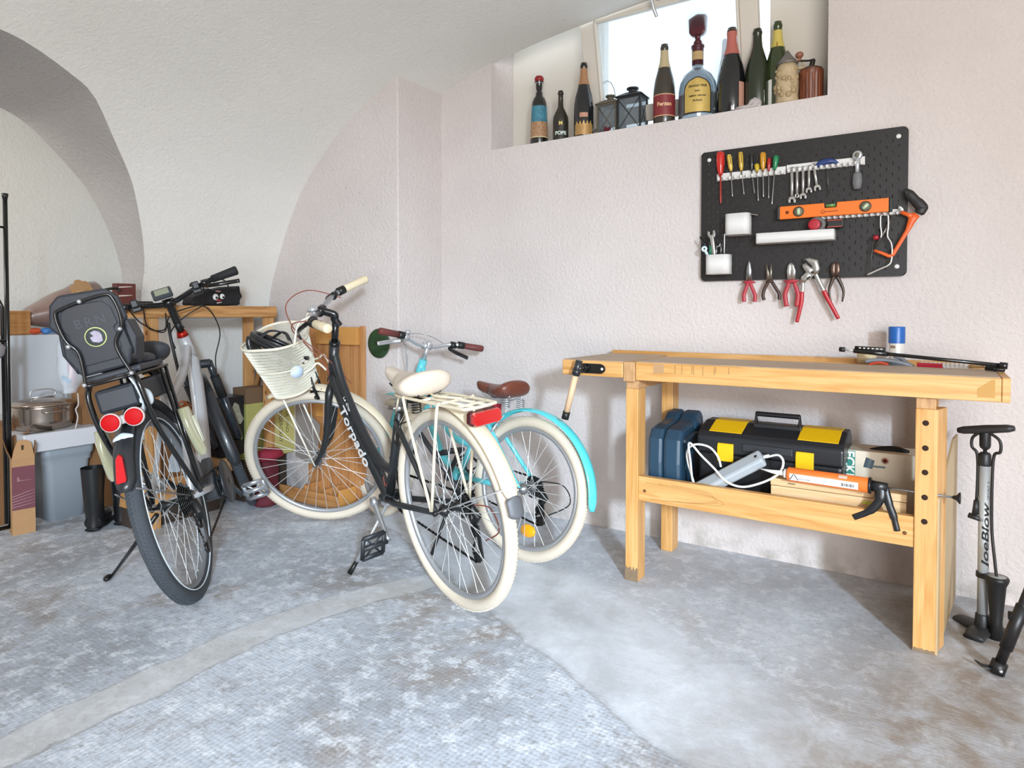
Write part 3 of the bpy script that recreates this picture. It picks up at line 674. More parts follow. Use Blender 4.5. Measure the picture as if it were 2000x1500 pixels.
# ============ turquoise bike
G_ = Rig('girls_bicycle', 'turquoise step-through bicycle with brown saddle and brown grips, standing against the pillar', -1.3809, -.5574, 3.0105, -.0954, -.228, .93, .2951)
TQ = M('5fc4cc', .3, coat=.4); TQF = M('55cfd6', .22, coat=.6)
wheel(G_, 0, False, 'rear_wheel', .022, CRT, RIMS, ns=28); wheel(G_, G_.L, True, 'front_wheel', .022, CRT, RIMS, ns=28, tread=False)
GB = (.40, 0, .285); ht, hb = G_.pt(.555), G_.pt(.44)
sweep(G_, 'frame', [([ht, hb], .020), (crom([hb+G_.ax*.02, (.64, 0, .56), (.52, 0, .37), GB], 6), .0165), (crom([hb+G_.ax*.085, (.60, 0, .60), (.46, 0, .46), (.33, 0, .43)], 6), .0150),
    ([(.40, -.036, .285), (.40, .036, .285)], .022), ([GB, (.245, 0, .60)], .0155),
    ([(.40, .02, .285), (0, .058, .295)], [.012, .009]), ([(.40, -.02, .285), (0, -.058, .295)], [.012, .009]),
    ([(.255, .014, .565), (.20, .032, .52), (0, .058, .30)], [.010, .010, .008]), ([(.255, -.014, .565), (.20, -.032, .52), (0, -.058, .30)], [.010, .010, .008])], TQ)
fr = []
for sy in (-1, 1): fr.append((crom([G_.pt(.425)+Vector((0, sy*.01, 0)), G_.pt(.40)+Vector((.008, sy*.05, 0)), G_.pt(.2)+Vector((0, sy*.055, 0)), Vector((G_.L, sy*.058, G_.R))], 6), [.015]*12+[.012]*7))
fr.append(([G_.pt(.44), G_.pt(.41)], .017)); sweep(G_, 'front_fork', fr, TQ, True)
fender(G_, 0, False, 'rear_fender', .330, .056, 42, 186, TQF); fender(G_, G_.L, True, 'front_fender', .325, .054, 62, 110, TQF)
m = MB(); m.tube([(.245, 0, .59), (.212, 0, .66)], .0125, 12); m.tube([(.25, 0, .585), (.240, 0, .61)], .019, 12); m.build('seat_post', CHR, G_.root)
saddle(G_, 'saddle', .07, .32, .713, .175, M('6d3a2b', .38, coat=.2), thick=.06, base=CHR)
m = MB(); m.box((.20, 0, .615), (.03, .045, .04)); m.build('rear_reflector', M('a01c30', .2, coat=.5), G_.root, bevel=.006)
m = MB(G_.st); m.tube([G_.pt(.55), G_.pt(.63)], .012, 12); sb = Vector((.675, 0, .865)); m.tube(crom([G_.pt(.63)-Vector((0, 0, .01)), G_.pt(.645), sb], 5), .0135, 12); m.tube([sb+Vector((0, -.022, 0)), sb+Vector((0, .022, 0))], .018, 12); m.build('stem', CHR, G_.root)
bar = crom([(.617, .285, .893), (.635, .17, .893), (.665, .115, .888), (.678, .05, .868), sb, (.678, -.05, .868), (.665, -.115, .888), (.635, -.17, .893), (.617, -.285, .893)], 6)
sweep(G_, 'handlebar', [(bar, .0105)], CHR, True)
for sy in (1, -1):
    m = MB(G_.st); a = Vector((.616, sy*.29, .893)); b_ = Vector((.633, sy*.185, .893)); m.tube([a, a+(b_-a)*.05, b_], [.014, .0165, .0155], 14); m.build('grip', M('6b3330', .6, bump=.2, bscale=300), G_.root)
    m = MB(G_.st); m.tube([b_, b_+(b_-a)*.3], .018, 14); m.build('bar_collar' if sy > 0 else 'gear_shifter', BLK, G_.root)
    cl = Vector((.652, sy*.135, .889)); lever(G_, cl+Vector((.03, 0, -.018)), cl+Vector((.048, sy*.05, -.03)), cl+Vector((.035, sy*.12, -.05)), CHR if sy > 0 else BLK, clamp=cl)
m = MB(G_.st); m.lathe([(.0001, .018), (.012, .016), (.018, .008), (.019, 0)], 16, (.655, .125, .908)); m.rod((.655, .125, .89), (.655, .125, .91), .006); m.build('bell', CHR, G_.root)
sweep(G_, 'brake_cables', [(crom([(.67, .12, .88), (.79, .10, .90), (.83, .02, .84), (.79, .02, .70), (.74, .02, .62)], 7), .0022), (crom([(.67, -.12, .88), (.80, -.06, .93), (.80, .06, .90), (.76, .05, .76), (.72, .02, .62)], 7), .0022)], M('b0b2b5', .35, .6), True)
crankset(G_, GB, rad(120), .145, None, w_=.07, ring=BLK, arms=M('2a2b2d', .4), pm=M('24272b', .5)); chain_(G_, GB, .075, der=(-.03, .15)); cassette(G_, BLK); derailleur(G_, -.03, .155)
vbrake(G_, (.205, 0, .475), CHR, h=.085, up=Vector((-.5, 0, .86)).normalized(), fwd=Vector((.86, 0, .5)).normalized())
sweep(G_, 'gear_cable', [(crom([(.02, -.09, .31), (-.10, -.11, .31), (-.14, -.11, .24), (-.05, -.09, .18)], 6), .0024)], BLK)
m = MB(); m.lathe([(.0001, .009), (.03, .007), (.034, 0), (.03, -.007), (.0001, -.009)], 20, (-.015, .0, .123), Matrix.Rotation(PI/2, 3, 'X') @ Matrix.Diagonal((1.15, .8, 1))); m.build('spoke_reflector', M('f0a30c', .2, coat=.5), G_.root)
kf = G_.inv @ Vector((G_.Mw @ Vector((.33, .21, 0))).xy.to_3d()); m = MB(); m.tube([(.37, .03, .27), kf], .007, 8); m.build('kickstand', BLK, G_.root)

# ============ e-bike with child seat
E_ = Rig('electric_bicycle', 'silver and black electric bicycle carrying a child seat, leftmost of the bicycles', -2.1918, -1.4662, 2.3815, .2676, .2373, 1.131, .3526)
ETY = M('3f444a', .8, bump=.5, bscale=260, var=.15, vscale=15); SLV = M('c6c8cb', .3, .25, coat=.4); ERM = M('8c9094', .4, .5)
wheel(E_, 0, False, 'rear_wheel', .024, ETY, ERM, rimw=.028, hub=BLK, wall=M('e6edf2', .4)); wheel(E_, E_.L, True, 'front_wheel', .024, ETY, ERM, rimw=.028, hub=BLK, wall=M('e6edf2', .4))
EB = (.46, 0, .285); ht, hb = E_.pt(.655), E_.pt(.50)
sweep(E_, 'frame', [([ht, hb], [.024, .030]), (crom([hb+E_.ax*.035, (.80, 0, .66), (.63, 0, .46), (.49, 0, .335)], 6), .036, (1.15, .85)),
    (crom([hb+E_.ax*.10, (.70, 0, .80), (.45, 0, .72), (.33, 0, .695)], 6), .021), ([(.43, 0, .31), (.29, 0, .755)], .018),
    ([(.43, .03, .30), (.35, .05, .30), (0, .068, .353)], [.014, .013, .011]), ([(.43, -.03, .30), (.35, -.05, .30), (0, -.068, .353)], [.014, .013, .011]),
    ([(.33, .016, .64), (.26, .04, .60), (0, .068, .358)], [.010, .010, .009]), ([(.33, -.016, .64), (.26, -.04, .60), (0, -.068, .358)], [.010, .010, .009])], SLV)
m = MB(); m.tube([ht-E_.ax*.002, ht+E_.ax*.022], [.027, .020], 20); m.build('headset_cap', M('c02a1c', .25, .6), E_.root)
m = MB(); m.tube([ht+E_.ax*.02, ht+E_.ax*.075], .0165, 14); m.build('steerer_spacers', BLK, E_.root)
m = MB(); m.tube([(.44, -.055, .29), (.44, .055, .29)], .062, 24); m.box((.47, 0, .345), (.13, .08, .05), Matrix.Rotation(-.6, 3, 'Y')); m.build('motor', M('4d4f52', .4, .3), E_.root, bevel=.006)
m = MB(); m.tube([(.29, 0, .75), (.262, 0, .875)], .015, 14); m.build('seat_post', BLKG, E_.root)
m = MB(); m.tube([(.294, 0, .742), (.288, 0, .766)], .023, 14); m.rod((.29, -.035, .755), (.29, .035, .755), .007); m.build('seat_clamp', M('a52a28', .3, .5), E_.root)
saddle(E_, 'saddle', .11, .38, .915, .21, M('3b3d42', .55), thick=.07)
# suspension fork with dark boots
fr = []; fl_ = []; bt = []
for sy in (-1, 1):
    a = E_.pt(.475)+Vector((.0, sy*.062, 0)); ax2 = (Vector((E_.L-.028, sy*.062, E_.R))-a)
    fr.append(([a+Vector((0, 0, .01)), a+ax2*.28], .017)); bt.append(([a+ax2*.16, a+ax2*.42], .0225)); fl_.append(([a+ax2*.40, a+ax2*.96, Vector((E_.L, sy*.064, E_.R))], [.0215, .019, .014]))
fr.append((crom([E_.pt(.475)+Vector((0, -.066, 0)), E_.pt(.49), E_.pt(.475)+Vector((0, .066, 0))], 6), .021)); fr.append(([E_.pt(.505), E_.pt(.475)], .022))
fk = sweep(E_, 'suspension_fork', fr+fl_, M('222930', .25, coat=.5), True); sweep(E_, 'fork_boot', bt, BLKR, True, parent=fk)
EF = M('26292d', .35, coat=.3)
rf = fender(E_, 0, False, 'rear_fender', .392, .058, 40, 158, EF); fender(E_, E_.L, True, 'front_fender', .392, .058, 80, 190, EF)
fender(E_, 0, False, 'reflective_tape', .395, .061, 128, 131.5, M('d9e8f2', .4), 6)
m = MB(); a = rad(147); c = Vector((.397*math.cos(a), 0, E_.R+.397*math.sin(a))); 
m.prism([(-.013, -.040), (.013, -.040), (.014, -.03), (.009, .03), (.0, .042), (-.009, .03), (-.014, -.03)], 0, .016, lambda q: c+Vector((-q.z*1.0, q.x, q.y))+Vector((q.y*.55, 0, 0))); m.build('fender_light', M('d0101c', .15, coat=.6), E_.root, bevel=.003)
sweep(E_, 'fender_stays', [([(0, s_*.075, .355), (-.355, s_*.03, .50)], .0025) for s_ in (-1, 1)], STL)
# rack with battery
ZR = .835; m = MB(); hw = .066
m.tube(crom([(.12, -hw, ZR), (-.24, -hw, ZR), (-.275, -hw*.7, ZR), (-.275, hw*.7, ZR), (-.24, hw, ZR), (.12, hw, ZR)], 4), .006, 8)
for x in (-.2, -.08, .04, .12): m.tube([(x, -hw, ZR), (x, hw, ZR)], .005, 8)
for sy in (-1, 1):
    m.tube(crom([(-.245, sy*hw, ZR), (-.26, sy*(hw+.01), ZR-.05), (-.22, sy*(hw+.012), .64), (-.02, sy*.085, .37)], 5), .0085, 8)
    m.tube([(.03, sy*hw, ZR), (-.0, sy*.083, .37)], .0065, 8); m.tube([(.10, sy*hw, ZR), (.01, sy*.083, .37)], .0065, 8)
m.tube([(.12, 0, ZR), (.29, 0, .71)], .006, 8); m.tube([(-.25, -hw, .70), (-.25, hw, .70)], .005, 8)
m.build('rear_rack', BLKG, E_.root)
m = MB(); m.bb((-.268, -.058, .735), (.13, .058, .812)); bt_ = m.build('battery', M('262b33', .45), E_.root, bevel=.012)
m = MB()
for y in (-.012, .048): pass
m2 = MB(); yy = (.024, -.044); 
m.bb((-.292, -.062, .694), (-.278, .044, .722)); lh = m.build('light_housing', M('a5a3a2', .3, .2), E_.root, bevel=.004)
for y in yy:
    m = MB(); m.lathe([(.030, -.004), (.030, .004), (.028, .007)], 24, (-.294, y, .708), Matrix.Rotation(-PI/2, 3, 'Y')); m.build('light_rim', M('c8b6b2', .25), lh)
    m = MB(); m.lathe([(.026, 0), (.026, .005), (.022, .0065), (.0001, .007)], 24, (-.298, y, .708), Matrix.Rotation(-PI/2, 3, 'Y')); m.build('tail_light', M('b50a10', .55, spec=.15), lh)
# child seat (back shell leaning rearwards on the rack)
tg = Vector((-.25, 0, .845))
def CS(q): return tg+Vector((q.z*-1.0-.10*q.y*0, q.x, q.y))+Vector((-.10*q.y, 0, 0))   # x sideways, y up, z rearwards
seat = bpy.data.objects.new('child_seat', None); COL.objects.link(seat); seat.parent = E_.root
sh_ = [(-.072, .02), (.066, .02), (.088, .07), (.084, .15), (.104, .165), (.098, .235), (.070, .268), (-.060, .278), (-.090, .255), (-.112, .19), (-.090, .155), (-.100, .09)]
sh_ = [(a+.0, b_) for a, b_ in sh_]
SHB = M('282b32', .5, bump=.15, bscale=90)
m = MB(CS); m.prism([(-a, b_) for a, b_ in sh_][::-1], -.010, .012); m.build('seat_back', SHB, seat, bevel=.008)
m = MB(CS); m.prism([(-a*.72, .05+(b_-.02)*.74) for a, b_ in sh_][::-1], .010, .015); m.build('back_recess', M('22252c', .45), seat, bevel=.003)
for sx in (-1, 1):
    m = MB(CS); m.prism([(sx*.085, .03), (sx*.108, .10), (sx*.098, .165), (sx*.082, .16)] if sx > 0 else [(-.082, .16), (-.098, .165), (-.108, .10), (-.085, .03)], -.085, .0); m.build('side_guard', SHB, seat, bevel=.006)
m = MB(); m.bb((-.235, -.085, .842), (.02, .085, .862)); m.ball((-.06, 0, .875), .085, (1.25, 1.0, .35)); m.build('seat_pan', M('33363d', .5), seat, bevel=.006)
m = MB(CS); tb = crom([(-.070, -.01, .03), (-.052, .09, .026), (-.088, .15, .026), (-.088, .225, .024), (-.062, .248, .024), (.055, .235, .024), (.078, .215, .024), (.074, .14, .026), (.052, .09, .026), (.064, -.01, .03)], 6)
m.tube(tb, .0052, 10); ft = m.build('seat_tube_frame', BLKG, seat)
for p in ((0, .243, .032), (-.080, .135, .033), (.070, .120, .033), (-.07, -.005, .037), (.064, -.005, .037)): m = MB(CS); m.ball(p, .0068); m.build('bolt_head', CHR, seat)
Tx = lambda q: CS(Vector((-q.x, q.y, q.z)))
text('lettering', 'BRN', .040, M('3b3f47', .5), seat, lambda q: CS(Vector((-q.x-.004, q.y+.178, q.z+.0155))), space=1.3)
m = MB(CS); m.lathe([(.0305, 0), (.0305, .0012)], 28, (-.004, .130, .0152)); em = m.build('round_sticker', M('dfe59a', .4), seat)
m = MB(CS); m.lathe([(.0275, 0), (.0275, .002)], 28, (-.004, .130, .0152)); m.build('sticker_field', M('4a4f50', .4), seat)
m = MB(CS); m.prism([(-.012+dx, .130+dy) for dx, dy in ((-.008, -.016), (.004, -.019), (.020, -.012), (.023, .002), (.012, .004), (.019, .016), (.006, .020), (-.006, .013), (-.010, .002))], .0168, .0182); m.build('sticker_figure', M('a39bac', .4, var=.3, vscale=80), seat)
# foot cups with pegs
FC = M('b9b795', .25, trans=.35, coat=.2)
for (tu, tv, bu, bv, xx) in ((345, 800, 385, 890, .02), (183, 845, 212, 942, .02)):
    sy = -1 if tu > 300 else 1
    # solve local points by intersecting the viewing line with the plane x=xx
    def loc(u, v, xv_):
        o = E_.inv @ CAM; d = (E_.inv.to_3x3() @ ray(u, v)); return o+d*((xv_-o.x)/d.x)
    a, b_ = loc(tu, tv, xx), loc(bu, bv, xx)
    m = MB(); mid = (a+b_)/2; ln = (b_-a).length; up_ = (a-b_).normalized(); fw2 = Vector((1, 0, 0)); rows = []
    for i in range(13):
        t = i/12; hw_ = .054*(math.sin(PI*(.08+.84*t))**.55)*(1.05-.45*t); row = []
        for k in range(12):
            an = 2*PI*k/12; row.append(a+(b_-a)*t+fw2*(hw_*math.cos(an))+Vector((0, 1, 0))*(.020*math.sin(an)*(1 if hw_ > .02 else .6)))
        rows.append(row)
    m.grid(rows, True); fc = m.build('foot_cup', FC, seat)
    m = MB()
    for k in (-1, 0, 1): m.tube([a+(b_-a)*.2+fw2*(.014*k)+Vector((0, sy*.021, 0)), a+(b_-a)*.75+fw2*(.009*k)+Vector((0, sy*.019, 0))], .0016, 6)
    m.build('cup_ribs', M('dcdac2', .3), seat)
# bar and display
m = MB(E_.st); b0 = ht+E_.ax*.07; bcn = Vector((.785, 0, 1.108)); m.tube(crom([b0, b0+E_.ax*.03, bcn], 5), .018, 12); m.tube([bcn+Vector((0, -.025, 0)), bcn+Vector((0, .025, 0))], .021, 14); m.build('stem', BLKG, E_.root)
bar = crom([(.655, .315, 1.147), (.69, .20, 1.143), (.755, .10, 1.125), (.785, .03, 1.108), (.785, -.03, 1.108), (.755, -.10, 1.125), (.69, -.20, 1.143), (.655, -.315, 1.147)], 6)
sweep(E_, 'handlebar', [(bar, .0125)], M('26282a', .3, .4), True)
for sy in (1, -1):
    m = MB(E_.st); a = Vector((.652, sy*.318, 1.147)); b_ = Vector((.684, sy*.205, 1.144)); m.tube([a, a+(b_-a)*.05, a+(b_-a)*.6, b_], [.019, .0215, .019, .017], 16); m.build('grip', BLKR, E_.root)
    cl = Vector((.705, sy*.170, 1.140)); lever(E_, cl+Vector((.03, 0, -.012)), cl+Vector((.052, sy*.06, -.02)), cl+Vector((.03, sy*.15, -.035)), BLKG, clamp=cl)
    m = MB(E_.st); m.box(cl+Vector((-.0, -sy*.04, .0)), (.045, .03, .035)); m.box(cl+Vector((.02, -sy*.04, -.02)), (.03, .04, .03)); m.build('shifter_pod', BLK, E_.root, bevel=.005)
m = MB(E_.st); m.box((.765, .012, 1.155), (.066, .086, .022), Matrix.Rotation(-.75, 3, 'Y')); dp = m.build('display', M('3d4248', .35), E_.root, bevel=.008)
m = MB(E_.st); m.box(Vector((.765, .012, 1.155))+Vector((-math.sin(.75), 0, math.cos(.75)))*.0105, (.042, .060, .003), Matrix.Rotation(-.75, 3, 'Y')); m.build('display_screen', M('9ba08a', .2), dp)
m = MB(E_.st); m.lathe([(.0001, .018), (.014, .016), (.019, .006), (.019, 0)], 16, (.735, -.125, 1.145)); m.build('bell', BLKG, E_.root)
sweep(E_, 'brake_cables', [(crom([(.73, .16, 1.13), (.80, .14, 1.06), (.84, .07, .99), (.83, .02, 1.05), (.82, -.02, .98)], 7), .003), (crom([(.73, -.16, 1.13), (.83, -.14, 1.06), (.86, -.04, 1.03), (.84, .04, .98), (.83, .05, .90)], 7), .003),
    (crom([(.72, .10, 1.13), (.78, .12, 1.03), (.82, .06, 1.0), (.80, .03, 1.07)], 7), .003), (crom([(.79, -.02, 1.06), (.90, -.14, 1.05), (.96, -.165, .92), (.955, -.10, .80), (.945, -.075, .72)], 7), .003)], BLK, True)
sweep(E_, 'wiring_loom', [(crom([(.82, .035, 1.02), (.80, .04, .95), (.79, .045, .85), (.74, .04, .72)], 7), .007)], BLK)
crankset(E_, EB, rad(143), .170, None, w_=.085, ring=M('2a2c2f', .35), rr=.07, arms=M('3a3f45', .3, .5), pm=M('c2c6ca', .25, .8), prot=1.0); chain_(E_, EB, .07, y=-.062, der=(-.02, .17)); cassette(E_, M('4c4c4a', .35, .8), 9, .022, .062, -.04, -.075); derailleur(E_, -.02, .165, -.072)
m = MB(); m.lathe([(.092, -.004), (.096, 0), (.092, .006), (.05, .008)], 30, (EB[0], -.088, EB[2]), Matrix.Rotation(PI/2, 3, 'X')); m.build('chain_guard', M('2c2f33', .35), E_.root)
kf = E_.floor_pt(212, 1134); m = MB(); m.tube([(.05, .075, .32), kf+(Vector((.05, .075, .32))-kf)*.05], [.010, .006], 8); kk = m.build('kickstand', BLKG, E_.root)
m = MB(); m.ball(kf+Vector((0, 0, .012)), .014, (1.6, 1, .8)); m.build('rubber_foot', BLK, kk)
m = MB(); m.tube([(.33, .03, .47), (.25, .045, .63)], .0095, 10); m.tube([(.25, .045, .63), (.24, .02, .66)], .008, 8); m.build('frame_pump', ALU, E_.root)
for ch in E_.root.children:
    if ch.name.split('.')[0] in ('rear_rack', 'battery', 'light_housing', 'child_seat') and ch.parent == E_.root: ch.location.y -= .022
m = MB(); tp = Vector((-.245, -hw-.004, ZR)); 
m.tube(crom([tp, tp+Vector((.0, -.012, -.04)), tp+Vector((.01, -.014, -.09)), tp+Vector((-.005, -.012, -.12))], 5), .011, 8, flat=(1, .35)); m.tube(crom([tp+Vector((0, -.012, -.05)), tp+Vector((.03, -.03, -.07)), tp+Vector((.02, -.03, -.10)), tp+Vector((-.01, -.012, -.085))], 5), .010, 8, flat=(1, .35)); m.build('tied_ribbon', M('d5dfe4', .6), E_.root)
# ------------------------------------------------------------------ workbench
WD = wood('beech', 'bd8848', 'cf9c5e', 'dbac70', 0, .42, 16, 3.2); WDZ = wood('beech_upright', 'bd8848', 'cf9c5e', 'dbac70', 2, .42, 16, 3.2); WDG = wood('worn_top', '9c8878', 'b59d84', 'c4aa8a', 0, .6, 20, 4)
WDD = wood('end_grain', 'a98055', 'bb9062', 'c59c70', 2, .6, 4, 20)
bench = thing('workbench', 'light wooden workbench with holes in its right leg, standing against the wall below the pegboard', 'workbench', mat=Matrix.Translation((-.950, -.515, 0)) @ Matrix.Rotation(rad(-1.3), 4, 'Z'))
dirt = MB()
def leg(x0, x1, y0, y1, z1, nm='leg'):
    m = MB(); m.bb((x0, y0, 0), (x1, y1, z1)); return m.build(nm, WDZ, bench, bevel=.003)
def rleg():
    m = MB(); m.prism([(.936, 0), (.992, 0), (1.016, .085), (.936, .085)], 0, .735, lambda q: Vector((q.x, q.y, q.z))); return m.build('leg', WDZ, bench, bevel=.003)
L1 = leg(0, .050, .0, .075, .735); leg(.0, .050, .375, .45, .74); L2 = rleg(); leg(.936, .992, .375, .45, .74)
for Lg, a, b in ((L1, -.0008, .0508), (L2, .9352, .9928)):
    m = MB(); n = 9
    m.prism([(a, 0)]+[(a+(b-a)*i/n, (.016+.010*abs(math.sin(i*1.3)))*(2.2 if Lg is L1 else .5)) for i in range(n+1)]+[(b, 0)], -.0006, .001, lambda q: Vector((q.x, q.z, q.y+.0005)))
    m.build('scuffed_foot', M('7f6a52', .8, bump=.3, bscale=120, var=.3, vscale=60), Lg)
for i, z in enumerate((.693, .618, .545, .470, .397)):
    m = MB(); m.lathe([(.0001, -.0012), (.0085, -.0012), (.0085, .0), (.0070, .0012), (.0001, .0003)], 18, (.962, -.0005, z), Matrix.Rotation(PI/2, 3, 'X')); m.build('dog_hole', M('2b1508', .9), L2)
for x in (0, .936):
    m = MB(); m.bb((x+.001, .002, .735), (x+.052, .452, .770)); m.build('cross_piece', WDD, bench, bevel=.002)
m = MB(); m.bb((.050, .006, .312), (.936, .034, .405)); rl = m.build('front_rail', WD, bench, bevel=.002)
for x in (.075, .912): 
    m = MB(); m.lathe([(.0001, .001), (.005, .001), (.006, 0)], 14, (x, .0055, .352), Matrix.Rotation(PI/2, 3, 'X')); m.build('screw_hole', M('6b3e20', .8), rl)
# growth rings drawn by the grain of the rail
GR = M('a8733c', .55)
m = MB()
for k, (x0, ln, hh) in enumerate(((.18, .22, .014), (.13, .30, .024), (.08, .40, .034))):
    m.tube(crom([(x0, .0057, .388-.002*k), (x0+ln*.55, .0057, .390-hh*.55), (x0+ln*.72, .0057, .372-hh*.6), (x0+ln*.6, .0057, .350-hh*.35), (x0+.02, .0057, .330-.003*k)], 8), .0006, 5)
m.build('growth_rings', GR, rl)
m = MB(); m.bb((.050, .41, .312), (.936, .434, .405)); m.build('back_rail', WD, bench, bevel=.002)
m = MB(); m.bb((.02, .034, .318), (.972, .41, .334)); m.build('lower_shelf', WD, bench)
m = MB(); m.prism([(.008, .0), (.44, .03), (.44, .60), (.33, .60), (.008, .47)], .9925, .9985, lambda q: Vector((q.z+q.x*.115, q.x, q.y))); m.build('side_panel', M('b39b74', .5, var=.1), bench)
Y0 = -.022
m = MB(); m.bb((.048, Y0, .770), (1.140, .30, .838)); tp = m.build('bench_top', WD, bench, bevel=.003)
m = MB(); m.bb((.052, Y0+.004, .8382), (1.138, .30, .8400)); m.build('worn_surface', WDG, tp)
m = MB(); m.bb((1.1405, Y0-.001, .770), (1.160, .47, .840)); m.build('end_cap', WD, bench, bevel=.002)
m = MB(); m.bb((.0, .30, .770), (1.14, .312, .825)); m.bb((-.262, .44, .775), (1.14, .462, .852)); m.build('tool_trough', WD, bench, bevel=.002)
m = MB(); m.bb((-.0, .31, .772), (1.14, .442, .785)); m.build('trough_floor', WDD, bench)
m = MB(); m.bb((-.262, Y0-.004, .776), (.0, .12, .836)); vj = m.build('vise_jaw', WD, bench, bevel=.004)
m = MB(); m.bb((-.262, .12, .776), (.0, .44, .836)); m.bb((.001, Y0-.006, .764), (.047, .30, .838)); m.build('jaw_block', WDD, bench, bevel=.003)
m = MB(); m.bb((-.26, Y0, .8362), (.0, .44, .8385)); m.build('worn_surface', WDG, vj)
# wedge inlay at right, knot inlay near the vise
m = MB(); m.prism([(1.085, .782), (1.125, .782), (1.125, .833), (1.118, .833), (1.085, .806)], -.0008, .001, lambda q: Vector((q.x, Y0+q.z, q.y))); m.build('wedge_inlay', M('b5853c', .5), tp)
m = MB(); m.bb((.118, Y0-.0007, .800), (.158, Y0+.002, .834)); m.build('patch_inlay', M('b08a62', .6), tp)
m = MB()
for x in (.20, .225, .262, .268, .30, .34, .345, .39): m.bb((x, Y0-.0006, .80+random.random()*.012), (x+.0012, Y0+.001, .833))
m.build('saw_marks', M('6f5433', .8), tp, kind='stuff')
# vise screw and handle
vs_ = bpy.data.objects.new('vise', None); COL.objects.link(vs_); vs_.parent = bench
hx = -.168; hz = .806
m = MB(); m.prism([(hx+.030+.026*math.cos(a)+(.040 if math.cos(a) > 0 else -.030), hz+.0195*math.sin(a)) for a in [2*PI*i/28 for i in range(28)]], 0, .005, lambda q: Vector((q.x, Y0-.009+q.z, q.y))); pl = m.build('vise_plate', BLKG, vs_, bevel=.001)
for x in (hx+.083,): 
    m = MB(); m.ball((x, Y0-.010, hz), .0055, (1, .5, 1)); m.build('plate_screw', WHT, vs_)
m = MB(); m.rod((hx, Y0-.005, hz), (hx, Y0-.05, hz), .0155, 18); m.rod((hx, Y0-.008, hz), (hx, Y0-.016, hz), .0195, 20); m.build('vise_screw', BLKG, vs_)
top_ = Vector((hx+.004, Y0-.045, hz+.032)); bot_ = Vector((hx-.052, Y0-.047, hz-.178)); d = (bot_-top_)
m = MB(); m.tube([top_, top_+d*.28], .0135, 18); m.tube([top_+d*.16, top_+d*.26], .0165, 18); m.build('handle_ferrule', M('232528', .35, coat=.3), vs_)
m = MB(); m.tube([top_+d*.2, bot_], .0120, 18); m.build('wooden_handle', M('d9b692', .5), vs_)
m = MB(); m.tube([bot_-d*.04, bot_+d*.10], .0145, 18); m.build('handle_cap', BLK, vs_)

# ------------------------------------------------------------------ things on the shelf under the top
ZS = .335
def yb(x, y): return bench.matrix_world @ Vector((x, y, 0))
# dark blue moulded tool case, standing on end
cx0 = PY(1275, 930, -.34).x; 
case = thing('tool_case', 'dark blue moulded plastic tool case standing upright on the workbench shelf, left of the toolbox', 'case', (cx0+.022, -.33, ZS))
NV = M('233f53', .38, bump=.12, bscale=40); hh = .31
def body(x0, x1, nm, par):
    m = MB(); rows = []
    pr = [(-.13, .0), (-.135, .12), (-.13, .21), (-.10, .243), (-.04, .252), (.02, .256), (.05, .262), (.09, .282), (.14, .292), (.165, .27), (.17, .20), (.17, .02), (.15, .0)]
    m.prism(pr, x0, x1, lambda q: Vector((q.z, q.x, q.y))); return m.build(nm, NV, par, bevel=.02)
body(0, .060, 'case_shell', case); body(.0605, .130, 'case_shell', case)
for (y, z) in ((-.05, .15), (-.06, .10), (.02, .15), (.0, .06)): m = MB(); m.ball((.128, y, z), .018, (.4, 1, 1)); m.build('moulded_bump', NV, case)
m = MB()
m.ball((.124, .08, .235), .042, (.45, 1.2, .8)); m.build('moulded_bump', NV, case)
m = MB(); m.tube(crom([(.130, -.10, .20), (.137, .0, .215), (.130, .12, .20)], 6), .010, 10); m.build('case_handle', M('24303c', .5), case)
# toolbox
a = PY(1352, 925, -.40); b = PY(1640, 905, -.36); zt = .165
tb_ = thing('toolbox', 'black plastic toolbox with yellow latches and yellow lid pads on the workbench shelf', 'toolbox', mat=Matrix.Translation((a.x+.018, -.385, ZS)) @ Matrix.Rotation(rad(-2), 4, 'Z'))
Wt = .49; Dt = .205; PLB = M('202327', .38, bump=.1, bscale=60); YEL = M('e8b90f', .42)
m = MB(); m.prism([(0, 0), (.0, .165), (Dt, .165), (Dt, 0)], 0, Wt, lambda q: Vector((q.z, q.x, q.y))); m.build('body', M('17191c', .4), tb_, bevel=.012)
m = MB(); m.prism([(-.006, .165), (-.006, .222), (.012, .242), (.10, .272), (Dt-.03, .272), (Dt+.004, .24), (Dt+.004, .165)], -.004, Wt+.004, lambda q: Vector((q.z, q.x, q.y))); lid = m.build('lid', PLB, tb_, bevel=.008)
for x0, x1 in ((.035, .155), (.345, .475)):
    m = MB(); m.prism([(.014, .244), (.10, .2745), (.165, .2745), (.165, .270), (.10, .270), (.014, .240)], x0, x1, lambda q: Vector((q.z, q.x, q.y))); m.build('lid_pad', YEL, lid, bevel=.002)
for x in (.075, .345):
    m = MB(); m.prism([(-.016, .140), (-.018, .190), (-.010, .206), (-.004, .206), (-.004, .140)], x, x+.058, lambda q: Vector((q.z, q.x, q.y))); m.build('latch', YEL, tb_, bevel=.003)
m = MB(); m.bb((.165, -.012, .185), (.335, -.004, .212)); m.build('lid_recess', M('2b2d31', .5), lid, bevel=.003)
m = MB(); m.tube([(.190, .085, .262), (.190, .085, .312), (.340, .085, .312), (.340, .085, .262)], .010, 4, flat=(1.1, 1.1)); m.bb((.182, .07, .262), (.348, .105, .278)); m.build('handle', M('1b1c1e', .45), tb_, bevel=.003)
